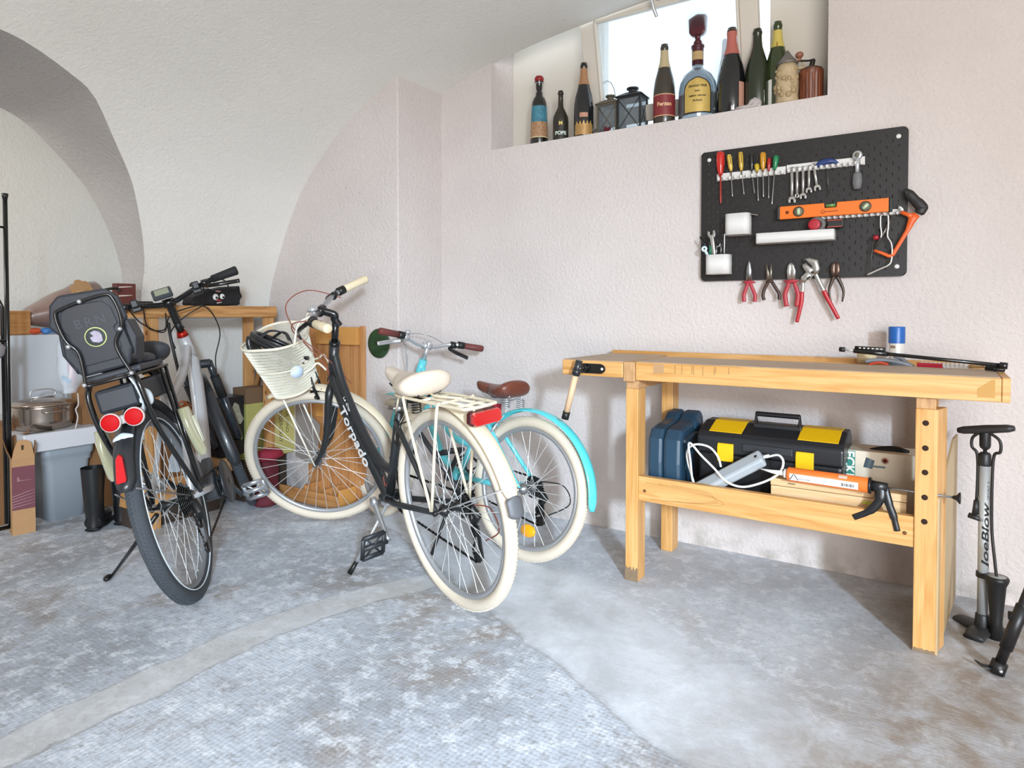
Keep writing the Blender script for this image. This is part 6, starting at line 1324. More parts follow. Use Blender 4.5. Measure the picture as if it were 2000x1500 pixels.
# beer stein
c = PY(1537, 190, .05); H = PY(1537, 128, .05).z-ZW; t = thing('beer_stein', 'cream relief beer stein with a pointed pewter lid near the right end of the sill', 'stein', (c.x, .05, ZW)); R = .047
STN = M('b5a07e', .55, bump=1., bscale=45, var=.35, vscale=25)
m = MB(); m.lathe([(R*.98, 0), (R*1.0, .01), (R*.92, H*.2), (R*.98, H*.5), (R*.85, H*.9), (R*.78, H)], 32); m.build('stein_body', STN, t)
m = MB()
for k in range(26): a = random.uniform(math.radians(190), math.radians(340)); z = random.uniform(H*.15, H*.85); m.ball((R*.90*math.cos(a), R*.90*math.sin(a), z), random.uniform(.006, .012), (1, 1, 1.2), 8, 6)
m.build('relief', M('a8926c', .6, var=.3, vscale=60), t, kind='stuff')
m = MB(); m.lathe([(R*.84, H), (R*.90, H+.004), (R*.80, H+.012), (R*.42, H+.034), (R*.16, H+.055), (.0001, H+.062)], 28); m.build('pewter_lid', M('7f7a74', .45, .5), t)
m = MB(); m.tube(crom([(R*.8, .01, H*.9), (R*1.5, .02, H*.85), (R*1.55, .02, H*.4), (R*.9, .01, H*.2)], 6), .007, 10); m.tube([(R*.6, 0, H+.02), (R*1.15, .015, H+.012), (R*1.3, .018, H*.9)], .004, 8); m.build('handle', STN, t)
# coffee mill
c = PY(1584, 185, .06); H = PY(1584, 140, .06).z-ZW; t = thing('coffee_mill', 'round brown wooden coffee mill with a crank handle, rightmost on the sill', 'coffee mill', (c.x, .06, ZW)); R = .044; MW = wood('mill', '4e2313', '6f3a20', '8a4e2d', 2, .4, 14, 12)
m = MB(); rows = []
for z, f in ((0, .95), (.006, 1.), (H*.86, 1.0), (H*.90, 1.06), (H, 1.05)):
    rows.append([(R*f*(1+(.035*(1 if k % 4 < 2 else -1) if .004 < z < H*.88 else 0))*math.cos(2*PI*k/80), R*f*(1+(.035*(1 if k % 4 < 2 else -1) if .004 < z < H*.88 else 0))*math.sin(2*PI*k/80), z) for k in range(80)])
m.grid(rows, True); m.build('fluted_body', MW, t)
m = MB(); m.lathe([(R*1.02, H), (R*.95, H+.008), (R*.4, H+.020), (.0001, H+.024)], 28); m.build('brass_dome', M('5a4234', .45, .5), t)
m = MB(); m.tube(crom([(0, 0, H+.02), (.004, 0, H+.035), (.006, 0, H+.046)], 4), .010, 8); m.tube(crom([(.012, 0, H+.048), (-.010, 0, H+.046), (-.030, 0, H+.050), (-.045, 0, H+.052)], 4), .004, 8); m.build('crank', M('2a211d', .5, .5), t)
m = MB(); m.tube([(-.045, 0, H+.05), (-.045, 0, H+.064)], [.007, .008], 10); m.ball((-.045, 0, H+.076), .015, (1.05, 1, .9)); m.build('crank_knob', M('8f5c48', .45), t)
# ------------------------------------------------------------------ clutter along the left and far walls
PAL = wood('pallet', 'a2713f', 'c08e58', 'd2a26a', 1, .6, 14, 3, True); PALZ = wood('pallet_upright', 'a2713f', 'c08e58', 'cf9f68', 2, .6, 14, 3, True)
# shelf table made of reused boards
SX = -3.02; a = PX(236, 598, SX); b = PX(541, 598, SX); zt_ = PX(400, 597, SX).z; zb_ = PX(400, 620, SX).z
tbl = thing('shelf_table', 'long shelf of knotty reused boards standing against the vault behind the bicycles', 'shelf', (0, 0, 0))
m = MB(); m.bb((SX-.022, a.y, zb_), (SX, b.y, zt_)); m.build('front_board', PAL, tbl, bevel=.003)
m = MB(); m.bb((XW+.03, a.y-.0, zt_-.018), (SX-.022, b.y, zt_)); m.build('top_board', PAL, tbl)
m = MB(); m.bb((SX-.045, b.y-.062, .0), (SX-.0225, b.y-.004, zb_+.0)); m.build('leg', PALZ, tbl, bevel=.002)
m = MB(); m.bb((XW+.04, b.y-.062, .0), (XW+.065, b.y-.004, zt_-.018)); m.build('leg', PALZ, tbl, bevel=.002)
m = MB(); m.tube([(SX-.03, b.y-.002, zt_-.03), (XW+.06, b.y-.002, .55)], .022, 4, flat=(.5, 1)); m.build('brace', PALZ, tbl)
m = MB(); m.bb((SX-.045, a.y+.12, 0), (SX-.0225, a.y+.18, zb_)); m.build('leg', PALZ, tbl)
# black eyed gym bag on the shelf
SB = SX+.0-.06
def SP(u, v, x=SB): return PX(u, v, x)
bag = thing('eyed_bag', 'black spiky fabric bag with two googly eyes, lying on the wooden shelf', 'bag', (0, 0, 0))
ol = [(368, 597), (372, 580), (392, 572), (400, 562), (412, 566), (440, 560), (455, 562), (463, 557), (464, 570), (469, 580), (463, 586), (464, 596), (440, 597.5), (400, 598)]
pts = [SP(*p) for p in ol]
m = MB(); m.prism([(p.y, max(p.z, zt_+.001)) for p in pts], -.05, .05, lambda q: Vector((SB+q.z-.02, q.x, q.y))); m.build('bag_body', M('15161a', .75, bump=.4, bscale=50), bag, bevel=.012)
for (u, v, r) in ((421, 580, .0155), (434, 579, .0135)):
    c = SP(u, v, SB+.032); m = MB(); m.ball((SB+.032, c.y, c.z), r, (.35, 1, 1.05)); e = m.build('eye', M('e9e7e2', .35), bag)
    m = MB(); m.ball((SB+.038, c.y+.002, c.z-.004), r*.42, (.35, 1, 1)); m.build('pupil', M('0c0c0c', .3), e)
m = MB(); c = SP(428, 587, SB+.034); m.ball((SB+.032, c.y, c.z), .011, (.3, 1.2, .45)); m.build('mouth', M('a3252b', .5), bag)
m = MB(); c = SP(428, 592, SB+.034); m.tube([(SB+.033, c.y-.012, c.z), (SB+.033, c.y+.014, c.z+.004)], .0025, 6); m.build('teeth', WHT, bag)
m = MB(); c = SP(427, 569, SB+.034); m.ball((SB+.030, c.y, c.z), .010, (.3, 1.6, .4)); m.build('brow', M('b98d85', .5), bag)
m = MB(); hp = [SP(u, v, SB) for u, v in ((447, 562), (440, 549), (425, 545), (408, 552))]; m.tube(crom(hp, 6), .0035, 8); m.build('carry_loop', BLK, bag)
# dark cartons and boxes on the shelf left part
def card(name, label, x, u0, v0, u1, v1, dep, mat, cat='box', zfloor=None, group=None):
    a = PX(u0, v0, x); b = PX(u1, v1, x); z0 = zfloor if zfloor is not None else b.z
    m = MB(); m.bb((x-dep, a.y, z0), (x, b.y, a.z)); return tag(m.build(name, mat, bevel=.004), label, cat, group)
t = thing('folded_carton', 'dark red printed carton standing upright on the shelf behind the child seat', 'carton', (0, 0, 0))
a = SP(227, 553, -3.13); b = SP(266, 588, -3.13); m = MB(); m.bb((-3.17, a.y, zt_+.0), (-3.13, b.y, a.z)); m.build('carton_panel', M('5d2c26', .6), t, bevel=.003)
for v in (561, 578): m = MB(); p = SP(232, v, -3.129); q = SP(258, v-1, -3.129); m.tube([p, q], .0028, 6); m.build('white_stripe', M('d7cbc2', .5), t)
m = MB(); pts = [SP(u, v, -3.10) for u, v in ((196, 572), (205, 566), (228, 563), (232, 570))]; m.tube(crom(pts, 5), .010, 8, flat=(.6, 1)); tag(m.build('black_tube', BLK), 'black flat tube lying on the shelf left of the dark red carton', 'tube')
# brown bag with folded cardboard
XBG = -3.95
t = thing('paper_bag', 'large brown plastic bag of folded cardboard lying behind the child seat on the left', 'bag', (0, 0, 0))
g = PX(140, 610, XBG); m = MB(); rows = []; base = PX(120, 640, XBG)
for i in range(17):
    s_ = i/16; u = 36+s_*165; vt = 604-50*math.sin(min(1, s_*1.15)*PI/2)**1.2-(8 if s_ > .6 else 0); vb = 636+4*math.sin(s_*PI); p0_, p1_ = PX(u, vb, XBG), PX(u, vt if s_ > 0 else 622, XBG)
    c = (p0_+p1_)/2; hh = max(.012, (p1_.z-p0_.z)/2)*(.35 if s_ in (0, 1) else 1); row = []
    for k in range(14): a = 2*PI*k/14; row.append((c.x+.10*math.cos(a)*min(1, hh*12), c.y, c.z+hh*math.sin(a)*(1+.08*math.sin(3*s_*PI+k))))
    rows.append(row)
m.grid(rows, True); m.f.append([k for k in range(14)]); m.m.append(0); m.s.append(True); m.f.append([16*14+k for k in range(14)]); m.m.append(0); m.s.append(True)
m.build('bag_body', M('8a6f66', .3, coat=.4, bump=.8, bscale=9, trans=.1), t, sub=1)
m = MB(); pl2 = [PX(u, v, XBG+.11) for u, v in ((136, 562), (144, 556), (145, 548), (153, 546), (160, 549), (168, 549), (176, 556), (185, 572), (172, 577), (146, 583))]; m.prism([(p.y, p.z) for p in pl2], -.003, .003, lambda q: Vector((XBG+.11+q.z, q.x, q.y))); cf = m.build('cardboard_flap', CARD, t)
m = MB(); p = PX(148, 571, XBG+.117); q = PX(171, 565, XBG+.117); m.tube([p, q], .004, 6, flat=(.3, 1)); m.build('hand_hole', M('d9b892', .7), cf)
# white panel box, cardboard on it
XWB = -3.88
a = PX(20, 655, XWB); b = PX(133, 655, XWB)
t = card('white_box', 'tall white box standing behind the steel pot on the left', XWB, 20, 655, 133, 800, .24, M('d5dbe2', .5), 'box')
card('wooden_block_box', 'small pale wooden box lying on top of the tall white box', XWB+.0, 16, 607, 61, 651, .12, wood('box_oak', 'a9743f', 'bd8850', 'cc9a62', 1, .5, 14, 5), 'box', zfloor=a.z+.001)
card('brown_carton', 'brown carton at the left edge behind the black clothes rack', XWB+.05, -30, 604, 12, 655, .15, CARDD, 'box')
def wrap(label, u, v, col, x=XWB+.02):
    c = PX(u, v, x); m = MB(); m.ball((x-.03, c.y, a.z+.016), .021, (1, 1.5, .78), 10, 7)
    for i in range(len(m.v)): m.v[i] += Vector((random.uniform(-.004, .004), random.uniform(-.004, .004), abs(random.uniform(0, .004))))
    for s_ in (-1, 1): m.tube([(x-.03, c.y+s_*.026, a.z+.014), (x-.03, c.y+s_*.044, a.z+.016)], [.006, .013], 8, flat=(1, .4))
    tag(m.build('candy_wrapper', M(col, .3, coat=.5), smooth=False), label, 'wrapper')
wrap('orange crumpled sweet wrapper on top of the tall white box', 72, 646, 'd2552a'); wrap('blue crumpled sweet wrapper on the white box, beside the orange one', 95, 647, '3f7fc4')
# steel pot on white flat box, on grey bin
XT = -3.52
a = PX(46, 852, XT); b = PX(188, 830, XT); zt2 = PX(110, 843, XT).z; zb2 = PX(110, 878, XT).z
t = thing('flat_white_box', 'flat white box lying across the grey bin and carrying the steel pot', 'box', (0, 0, 0))
m = MB(); m.bb((XT-.36, a.y, zb2), (XT, b.y+.02, zt2)); m.build('box_body', M('d6d8de', .5), t, bevel=.004)
m = MB(); m.bb((XT-.06, a.y+.02, zt2), (XT-.03, a.y+.14, zt2+.002)); m.build('slot', M('4b4945', .6), t)
pc = PX(85, 825, XT-.155); pr_ = (PX(152, 800, XT-.15).y-PX(16, 800, XT-.15).y)/2*.87
pot = thing('steel_pot', 'wide steel pot with a loop handled lid standing on the flat white box', 'pot', (XT-.165, PX(86, 800, XT-.155).y, zt2)); hp_ = .118
PST = M('b5a79c', .22, .95)
m = MB(); m.lathe([(pr_*.80, 0), (pr_*.90, .012), (pr_*.96, .05), (pr_*.97, hp_-.01), (pr_*1.0, hp_)], 48); m.build('pot_body', PST, pot)
m = MB(); m.lathe([(pr_*1.03, hp_), (pr_*1.04, hp_+.006), (pr_*.98, hp_+.012), (pr_*.7, hp_+.026), (pr_*.3, hp_+.034), (.0001, hp_+.035)], 48); ld = m.build('lid', PST, pot)
m = MB(); m.tube(crom([(0, -.045, hp_+.034), (0, -.055, hp_+.055), (0, -.035, hp_+.074), (0, .035, hp_+.074), (0, .055, hp_+.055), (0, .045, hp_+.034)], 5), .0035, 8); m.tube([(0, -.05, hp_+.038), (0, .05, hp_+.038)], .004, 8); m.build('lid_handle', CHR, ld)
m = MB()
aa = math.atan2(CAM.y-pot.location.y, CAM.x-pot.location.x)+.35; er = Vector((math.cos(aa), math.sin(aa), 0)); et = Vector((-er.y, er.x, 0))
m.tube(crom([er*pr_*.97-et*.05+Vector((0, 0, hp_-.018)), er*(pr_+.03)-et*.045+Vector((0, 0, hp_-.022)), er*(pr_+.03)+et*.045+Vector((0, 0, hp_-.022)), er*pr_*.97+et*.05+Vector((0, 0, hp_-.018))], 5), .005, 8); m.build('side_handle', PST, pot)
bc_ = PZ(108, 1004); bw = .105
bin_ = thing('waste_bin', 'grey plastic waste bin standing on the floor beside the wine carton', 'bin', (XT-.17, bc_.y+.01, 0)); GRB = M('9aa4ad', .5)
m = MB()
def rr(hx_, hy, z, r=.03): 
    o = []
    for cx_, cy_, a0 in ((hx_-r, hy-r, 0), (-hx_+r, hy-r, PI/2), (-hx_+r, -hy+r, PI), (hx_-r, -hy+r, 1.5*PI)):
        for k in range(6): an = a0+PI/2*k/5; o.append((cx_+r*math.cos(an), cy_+r*math.sin(an), z))
    return o
zbn = zb2
L0 = [rr(.10, .082, 0), rr(.118, .100, zbn-.075)]; m.grid(L0, True); m.f.append(list(range(24))[::-1]); m.m.append(0); m.s.append(False); m.build('bin_body', GRB, bin_)
m = MB(); m.grid([rr(.122, .106, zbn-.078), rr(.125, .109, zbn-.05), rr(.130, .114, zbn-.045), rr(.132, .116, zbn-.002), rr(.120, .104, zbn-.002)], True); m.build('bin_rim', GRB, bin_)
# wine carton
f0, f1 = PZ(25, 1047), PZ(70, 1038); cw = (f1-f0).length; ang = math.atan2((f1-f0).y, (f1-f0).x); 
wc = thing('wine_carton', 'tall narrow cardboard wine carton with a maroon band and open flaps', 'carton', mat=Matrix.Translation((f0.x, f0.y, 0)) @ Matrix.Rotation(ang, 4, 'Z')); Hc = PY(50, 897, (f0.y+f1.y)/2).z
Hc = CAM.z+(UP.z*0+0)  if False else .375
dst = (f0-CAM).dot(FH); Hc = (1047-897)/F*dst*1.0
m = MB(); m.bb((0, 0, 0), (cw, cw, Hc)); m.build('carton_body', CARD, wc)
m = MB(); m.bb((0, -.0012, Hc*.33), (cw, -.0002, Hc*.90)); bn = m.build('maroon_band', M('73404a', .5), wc)
m = MB()
for k in range(5): m.tube([(.0, -.0016, Hc*(.37+.035*k)), (cw, -.0016, Hc*(.40+.045*k))], .0009, 5)
m.tube([(cw*.2, -.0016, Hc*.71), (cw*.85, -.0016, Hc*.715)], .0007, 5); m.build('white_lines', M('c9aab0', .5), bn)
m = MB(); m.tube(crom([(cw*.22, -.0016, Hc*.73), (cw*.27, -.0016, Hc*.76), (cw*.30, -.0016, Hc*.735), (cw*.24, -.0016, Hc*.72), (cw*.36, -.0016, Hc*.725)], 5), .0009, 5); m.build('script_mark', M('c9aab0', .5), bn)
m = MB(); m.prism([(0, Hc), (cw, Hc), (cw*.9, Hc+.07), (cw*.65, Hc+.085), (cw*.3, Hc+.08), (cw*.12, Hc+.04)], -.0015, .0015, lambda q: Vector((q.x, q.z+(q.y-Hc)*.35, q.y))); fl1 = m.build('flap', CARD, wc)
m = MB(); m.bb((cw*.5-.004, .012, Hc+.015), (cw*.5+.004, .024, Hc+.06), ); m.build('handle_slot', M('40301f', .8), fl1)
m = MB(); m.add([(0, 0, Hc), (0, cw, Hc), (-.02, cw, Hc+.09), (-.02, 0, Hc+.05)], [(0, 1, 2, 3)], False); m.add([(cw, 0, Hc), (cw, cw, Hc), (cw+.01, cw, Hc+.10), (cw+.005, 0, Hc+.06)], [(0, 1, 2, 3)], False); m.add([(0, cw, Hc), (cw, cw, Hc), (cw, cw+.02, Hc+.11), (0, cw+.02, Hc+.09)], [(0, 1, 2, 3)], False); m.build('side_flaps', CARDD, wc, solid=.003)
m = MB(); p = PZ(-10, 1010); z0 = PX(0, 973, p.x+.15).z; z1 = PX(0, 858, p.x+.15).z; q = PX(9.5, 900, p.x+.15); m.bb((p.x+.05, q.y-.10, z0), (p.x+.15, q.y, z1)); t = thing('red_folder', 'bright red carton at the left edge beside the wine carton', 'carton', (0, 0, 0)); m.build('carton_body', M('c8405c', .45), t, bevel=.003)
card('open_carton', 'dark brown open carton behind the wine carton', -3.72, -30, 836, 40, 1000, .2, CARDD, 'box', zfloor=0.)
# clothes rack: black poles at the left edge
t = thing('clothes_rack', 'black metal clothes rack with two poles at the left edge', 'rack', (0, 0, 0)); XR = -3.56; tp_ = PX(9.5, 378, XR); 
m = MB(); m.tube([tp_, (XR, tp_.y, .03)], .0095, 12); m.tube([tp_+Vector((0, 0, -.028)), tp_+Vector((0, 0, -.012)), tp_], [.0095, .0125, .0135], 12); m.build('pole', BLKG, t)
m = MB(); p2 = PX(8, 600, XR-.06); m.tube([(XR-.07, p2.y-.03, p2.z+.06), (XR-.07, p2.y-.004, p2.z), (XR-.07, p2.y-.002, .03)], .008, 10); m.build('pole', BLKG, t)
m = MB(); 
for v in (444,): p = PX(9, v, XR); m.tube([p, p+Vector((0, -.10, 0))], .005, 8)
p = PX(10, 666, XR); m.tube([p+Vector((-.08, 0, 0)), p, p+Vector((0, -.14, 0))], .006, 8); m.tube([(XR, tp_.y, .03), (XR, tp_.y-.3, .03)], .0095, 8); m.build('cross_bars', BLKG, t)
m = MB(); c = PX(-4, 685, XR+.02); m.ball((XR+.01, c.y-.015, c.z), .05, (.6, .95, .85), 14, 10)
for i in range(len(m.v)): m.v[i] += Vector([random.uniform(-.004, .004) for _ in range(3)])
tag(m.build('grey_plastic_bag', M('98969c', .45, bump=.5, bscale=30)), 'grey plastic bag hanging from the clothes rack at the left edge', 'bag')
m = MB(); m.bb((XR-.05, tp_.y-.20, PX(0, 815, XR).z), (XR+.0, tp_.y-.03, PX(0, 690, XR).z)); tag(m.build('dark_cloth', M('14161b', .8, bump=.4, bscale=30), bevel=.02), 'black garment hanging below the grey plastic bag at the left edge', 'cloth')
# clear plastic bag hanging from the child seat
def EL(u, v, x=-.20):
    o = E_.inv @ CAM; d = (E_.inv.to_3x3() @ ray(u, v)); return E_.Mw @ (o+d*((x-o.x)/d.x))
t = thing('clear_bag', 'clear plastic bag with pink and blue things hanging left of the child seat', 'bag', (0, 0, 0)); m = MB(); rows = []
ax_ = (E_.Mw.to_3x3() @ Vector((1, 0, 0)))
for i in range(14):
    s_ = i/13; v = 655+s_*112; uc = 128+10*math.sin(s_*PI)+s_*8; hw_ = 9+20*math.sin(min(1, s_*1.08)*PI)**.7+s_*4
    L_, R2_ = EL(uc-hw_, v), EL(uc+hw_, v); c = (L_+R2_)/2; e = (R2_-L_)/2
    rows.append([c+e*math.cos(2*PI*k/18)*(1+.07*math.sin(5*k+i))+ax_*(.035*math.sin(2*PI*k/18)*min(1, hw_/20)) for k in range(18)])
bgm = bpy.data.materials.new('clear_film'); bgm.use_nodes = True; nt = bgm.node_tree; nt.nodes.clear(); out = nt.nodes.new('ShaderNodeOutputMaterial'); tr = nt.nodes.new('ShaderNodeBsdfTransparent'); df = nt.nodes.new('ShaderNodeBsdfPrincipled'); mxs = nt.nodes.new('ShaderNodeMixShader'); df.inputs['Base Color'].default_value = lin('c9ced4'); df.inputs['Roughness'].default_value = .15
mxs.inputs[0].default_value = .42; nt.links.new(tr.outputs[0], mxs.inputs[1]); nt.links.new(df.outputs[0], mxs.inputs[2]); nt.links.new(mxs.outputs[0], out.inputs[0])
m.grid(rows, True); m.build('bag_film', bgm, t, sub=1)
m = MB(); m.tube([EL(138, 705), EL(142, 725), EL(146, 752)], [.010, .013, .006], 10, flat=(.5, 1)); tag(m.build('pink_packet', M('b5838a', .35, coat=.3)), 'pink folded packet inside the clear plastic bag', 'packet')
m = MB(); m.tube([EL(121, 735), EL(137, 747)], [.005, .007], 8); tag(m.build('blue_pen', M('2f8fb8', .3, coat=.4)), 'short bright blue pen inside the clear plastic bag', 'pen')
m = MB(); sp2 = [PX(u, v, XT+.01) for u, v in ((152, 768), (153, 790), (148, 800), (152, 815), (147, 838))]; m.tube(crom(sp2, 6), .0035, 8); tag(m.build('white_string', M('c5bdb6', .7)), 'loose white string hanging before the right end of the flat white box', 'string')
card('back_carton', 'plain brown carton in the gap between the steel pot and the electric bicycle', -3.62, 160, 742, 240, 930, .12, CARDD, 'box', zfloor=0.)
# boots
BT = M('15171a', .38, coat=.3)
for i, (u, v, lb) in enumerate(((190, 1030, 'black rubber boot standing on the floor, left one of the pair'), (244, 1018, 'black rubber boot half hidden behind the rear wheel, right one of the pair'))):
    c = PZ(u, v); t = thing('rubber_boot', lb, 'boot', (c.x, c.y, 0)); t['group'] = 'pair of rubber boots'
    dx = Vector((-.75, .66, 0)).normalized(); m = MB()
    ax = [(-.02, .02), (-.02, .06), (-.035, .10), (-.045, .16), (-.047, .24), (-.050, .30)]; rows = []
    for (x, z), (ra, rb2) in zip(ax, ((.052, .040), (.050, .040), (.043, .040), (.044, .042), (.050, .047), (.054, .050))):
        rows.append([Vector((0, 0, z))+dx*(x+ra*math.cos(2*PI*k/18))+Vector((-dx.y, dx.x, 0))*(rb2*math.sin(2*PI*k/18)) for k in range(18)])
    m.grid(rows, True); m.tube(crom([dx*-.06+Vector((0, 0, .04)), dx*0+Vector((0, 0, .048)), dx*.08+Vector((0, 0, .04)), dx*.115+Vector((0, 0, .032))], 5), [.036]*5+[.040]*5+[.040, .039, .036, .032, .026, .016], 14, flat=(.9, 1)); m.build('boot_shaft', BT, t)
    m = MB(); m.tube(crom([dx*-.075+Vector((0, 0, .012)), dx*0+Vector((0, 0, .012)), dx*.08+Vector((0, 0, .012)), dx*.13+Vector((0, 0, .012))], 4), [.030]*4+[.042]*4+[.046, .046, .044, .040, .020], 14, flat=(.28, 1)); m.build('sole', M('0f1012', .6), t)
# cartons, picture box, yarn basket behind the electric bicycle
card('big_carton', 'plain brown carton on a low board behind the rear wheel of the electric bicycle', -3.12, 283, 872, 352, 945, .18, CARD, 'box')
card('low_board', 'flat pale wooden board under the cartons behind the electric bicycle', -3.06, 270, 948, 442, 958, .22, PAL, 'board')
card('support_box', 'low dark carton under the flat board behind the electric bicycle', -3.08, 270, 963, 430, 1000, .18, M('3c322b', .8), 'box', zfloor=0.)
m = MB(); p = [PX(u, v, -3.05) for u, v in ((338, 882), (352, 918), (349, 922), (329, 922), (331, 897))]; m.prism([(q.y, q.z) for q in p], -.002, .002, lambda q: Vector((-3.05+q.z, q.x, q.y))); tag(m.build('paper_sheet', M('cfe0f2', .5)), 'pale blue sheet of paper leaning on the brown carton', 'paper')
c = PX(358, 800, -3.1); m = MB()
for i in range(26):
    a = random.random()*2*PI; r = .012+.03*random.random(); q = Vector((-3.1, c.y, c.z))+Vector((random.uniform(-.02, .02), random.uniform(-.028, .028), random.uniform(-.03, .02)))
    ax1 = Vector((random.gauss(0, 1), random.gauss(0, 1), random.gauss(0, 1))).normalized(); ax2_ = ax1.orthogonal().normalized(); ax3 = ax1.cross(ax2_); m.tube([q+(ax2_*math.cos(2*PI*k/14)+ax3*math.sin(2*PI*k/14))*r*.6 for k in range(14)], .004, 6, closed=True)
tag(m.build('orange_yarn', M('b5652f', .8, var=.3, vscale=40), kind='stuff'), 'tangle of orange yarn behind the down tube of the electric bicycle', 'yarn')
card('yarn_carton', 'brown carton under the orange yarn behind the electric bicycle', -3.08, 325, 822, 395, 872, .16, CARDD, 'box', zfloor=PX(350, 948, -3.08).z)
t = thing('picture_box', 'black box printed with a pale photograph, between the fork and the yellow cartons', 'box', (0, 0, 0)); a = PX(447, 776, -3.10); b = PX(479, 885, -3.10)
m = MB(); m.bb((-3.26, a.y-.05, b.z), (-3.10, b.y, a.z)); m.build('box_body', M('14161a', .4), t, bevel=.003)
m = MB(); p = [PX(u, v, -3.0985) for u, v in ((452, 800), (458, 786), (466, 790), (470, 806), (476, 818), (470, 828), (458, 826))]; m.prism([(q.y, q.z) for q in p], -.001, .001, lambda q: Vector((-3.0985+q.z, q.x, q.y))); m.build('printed_photo', M('8d8a78', .4, var=.6, vscale=45), t)
card('long_carton', 'brown carton on the floor behind the fork of the electric bicycle', -3.08, 430, 898, 455, 920, .16, CARD, 'box')
# yellow-green cartons with lettering
XG = -3.06; KH = M('a3a05c', .55); KL = M('c3b671', .55)
t = thing('printed_carton', 'tall olive carton with an open brown top, behind the front wheel of the black bicycle', 'carton', (0, 0, 0))
def box4(x, u0, u1, vt, vb, dep): a = PX(u0, vt, x); b = PX(u1, vb, x); return (x-dep, a.y, b.z), (x, b.y, a.z)
A0, A1 = box4(XG-.02, 481, 522, 790, 888, .12); zfl = 0.
m = MB(); m.bb((A0[0], A0[1], .22), A1); m.build('carton_body', KH, t, bevel=.002)
m = MB(); zt3 = PX(500, 757, XG-.02).z; m.bb((A0[0], A0[1], A1[2]), (A1[0]-.002, A1[1], zt3)); m.build('brown_top', M('6b533c', .7), t, bevel=.002)
t = thing('printed_carton', 'paler yellow carton with vertical letters, right of the olive one', 'carton', (0, 0, 0))
B0, B1 = box4(XG, 531, 577, 800, 892, .12); m = MB(); m.bb((B0[0], B0[1]-.015, .22), (B1[0], B1[1], B1[2]+.01)); m.build('carton_body', KL, t, bevel=.002)
m = MB(); m.bb((B0[0], B0[1]-.015, B1[2]+.01), (B1[0]-.002, B1[1], zt3-.005)); m.build('brown_top', M('6b4a36', .7), t, bevel=.002)
LK = M('5b5436', .6); yc_ = (B0[1]+B1[1])/2
text('lettering', 'IUGERCRAY', .034, LK, t, frame((B1[0]+.001, yc_-.022, (B1[2]+.24)/2+.02), (0, 0, -1), (1, 0, 0)), extrude=.0002); text('lettering', 'LA  VINO', .030, LK, t, frame((B1[0]+.001, yc_+.022, (B1[2]+.24)/2+.04), (0, 0, -1), (1, 0, 0)), extrude=.0002)
card('support_crate', 'dark low crate on the floor carrying the two printed cartons', XG-.01, 478, 912, 560, 940, .14, M('3a2c22', .8), 'box', zfloor=0.)
bpy.data.objects['support_crate'].scale = (1, 1, 1)
o = bpy.data.objects['support_crate']; bb_ = [v.co.z for v in o.data.vertices]
for v in o.data.vertices:
    if v.co.z > .05: v.co.z = .218
# dark red cloth bag
t = thing('red_cloth_bag', 'dark red fabric bag on the floor left of the wooden rack', 'bag', (0, 0, 0)); c = PZ(520, 955); m = MB(); zt4 = .30
m = MB(); rows = []
for i in range(10):
    s_ = i/9; z = .0+s_*.26; r = .075-.012*math.sin(s_*PI)-(.03*max(0, s_-.8)/.2); rows.append([(-2.92+r*.8*math.cos(2*PI*k/20)*(1+.08*math.sin(4*k)), PX(521, 920, -2.92).y+r*math.sin(2*PI*k/20)*(1+.08*math.cos(3*k+i)), z) for k in range(20)])
m.grid(rows, True); m.f.append(list(range(20))[::-1]); m.m.append(0); m.s.append(True); m.f.append([9*20+k for k in range(20)]); m.m.append(0); m.s.append(True); m.build('bag_body', M('5c1a26', .8, bump=.5, bscale=25), t, sub=1)
m = MB(); cy = PX(521, 893, -2.92).y; m.ball((-2.90, cy, .275), .075, (.7, 1.15, .48), 16, 10)
for i in range(len(m.v)): m.v[i] += Vector([random.uniform(-.007, .007) for _ in range(3)])
m.build('bunched_cloth', M('8a1f33', .8, bump=.5, bscale=30), t, sub=1)
# wooden slatted rack against the pillar face
YR = YP-.022; RK = wood('rack_upright', 'a8703f', 'bd8450', 'cb9762', 2, .5, 14, 3); RKX = wood('rack_board', 'a8703f', 'be8852', 'cd9b63', 0, .5, 14, 3)
rk = thing('wooden_rack', 'narrow wooden rack with upright slats and a foot tray, leaning at the pillar', 'rack', (0, 0, 0))
xr_ = PY(706, 650, YR).x; xl_ = PY(600, 650, YR).x; zt5 = PY(700, 637, YR).z; x0_ = xl_-.06; nsl = 5; sw = (xr_-xl_)/nsl
for i in range(nsl):
    m = MB(); m.bb((xl_+sw*i+.002, YR, .012), (xl_+sw*(i+1)-.002, YR+.018, zt5-.01)); m.build('upright_slat', RK, rk, bevel=.002)
m = MB(); m.bb((xr_-.004, YR-.010, .012), (xr_+.012, YR+.02, zt5)); m.build('side_board', RK, rk, bevel=.002)
for (za, zb3) in ((zt5-.10, zt5-.005), (PY(690, 820, YR).z, PY(690, 793, YR).z)):
    m = MB(); m.bb((xl_+.10, YR-.030, za), (xr_-.005, YR, zb3)); m.build('cross_board', M('c98f4b', .5, var=.12, vscale=14), rk, bevel=.003)
f = PZ(630, 994); g = PZ(688, 990); yf_ = f.y+.01; zt6 = .105
m = MB(); m.bb((xl_-.10, yf_, .004), (g.x, yf_+.014, .075)); m.build('tray_front', RKX, rk, bevel=.002)
m = MB(); m.bb((g.x-.016, yf_+.014, .004), (g.x, YR-.012, zt6)); m.build('tray_end', M('c98f4b', .5, var=.12, vscale=14), rk, bevel=.002)
m = MB(); m.bb((xl_-.10, yf_+.014, .004), (g.x-.016, YR, .016)); m.build('tray_floor', RKX, rk)
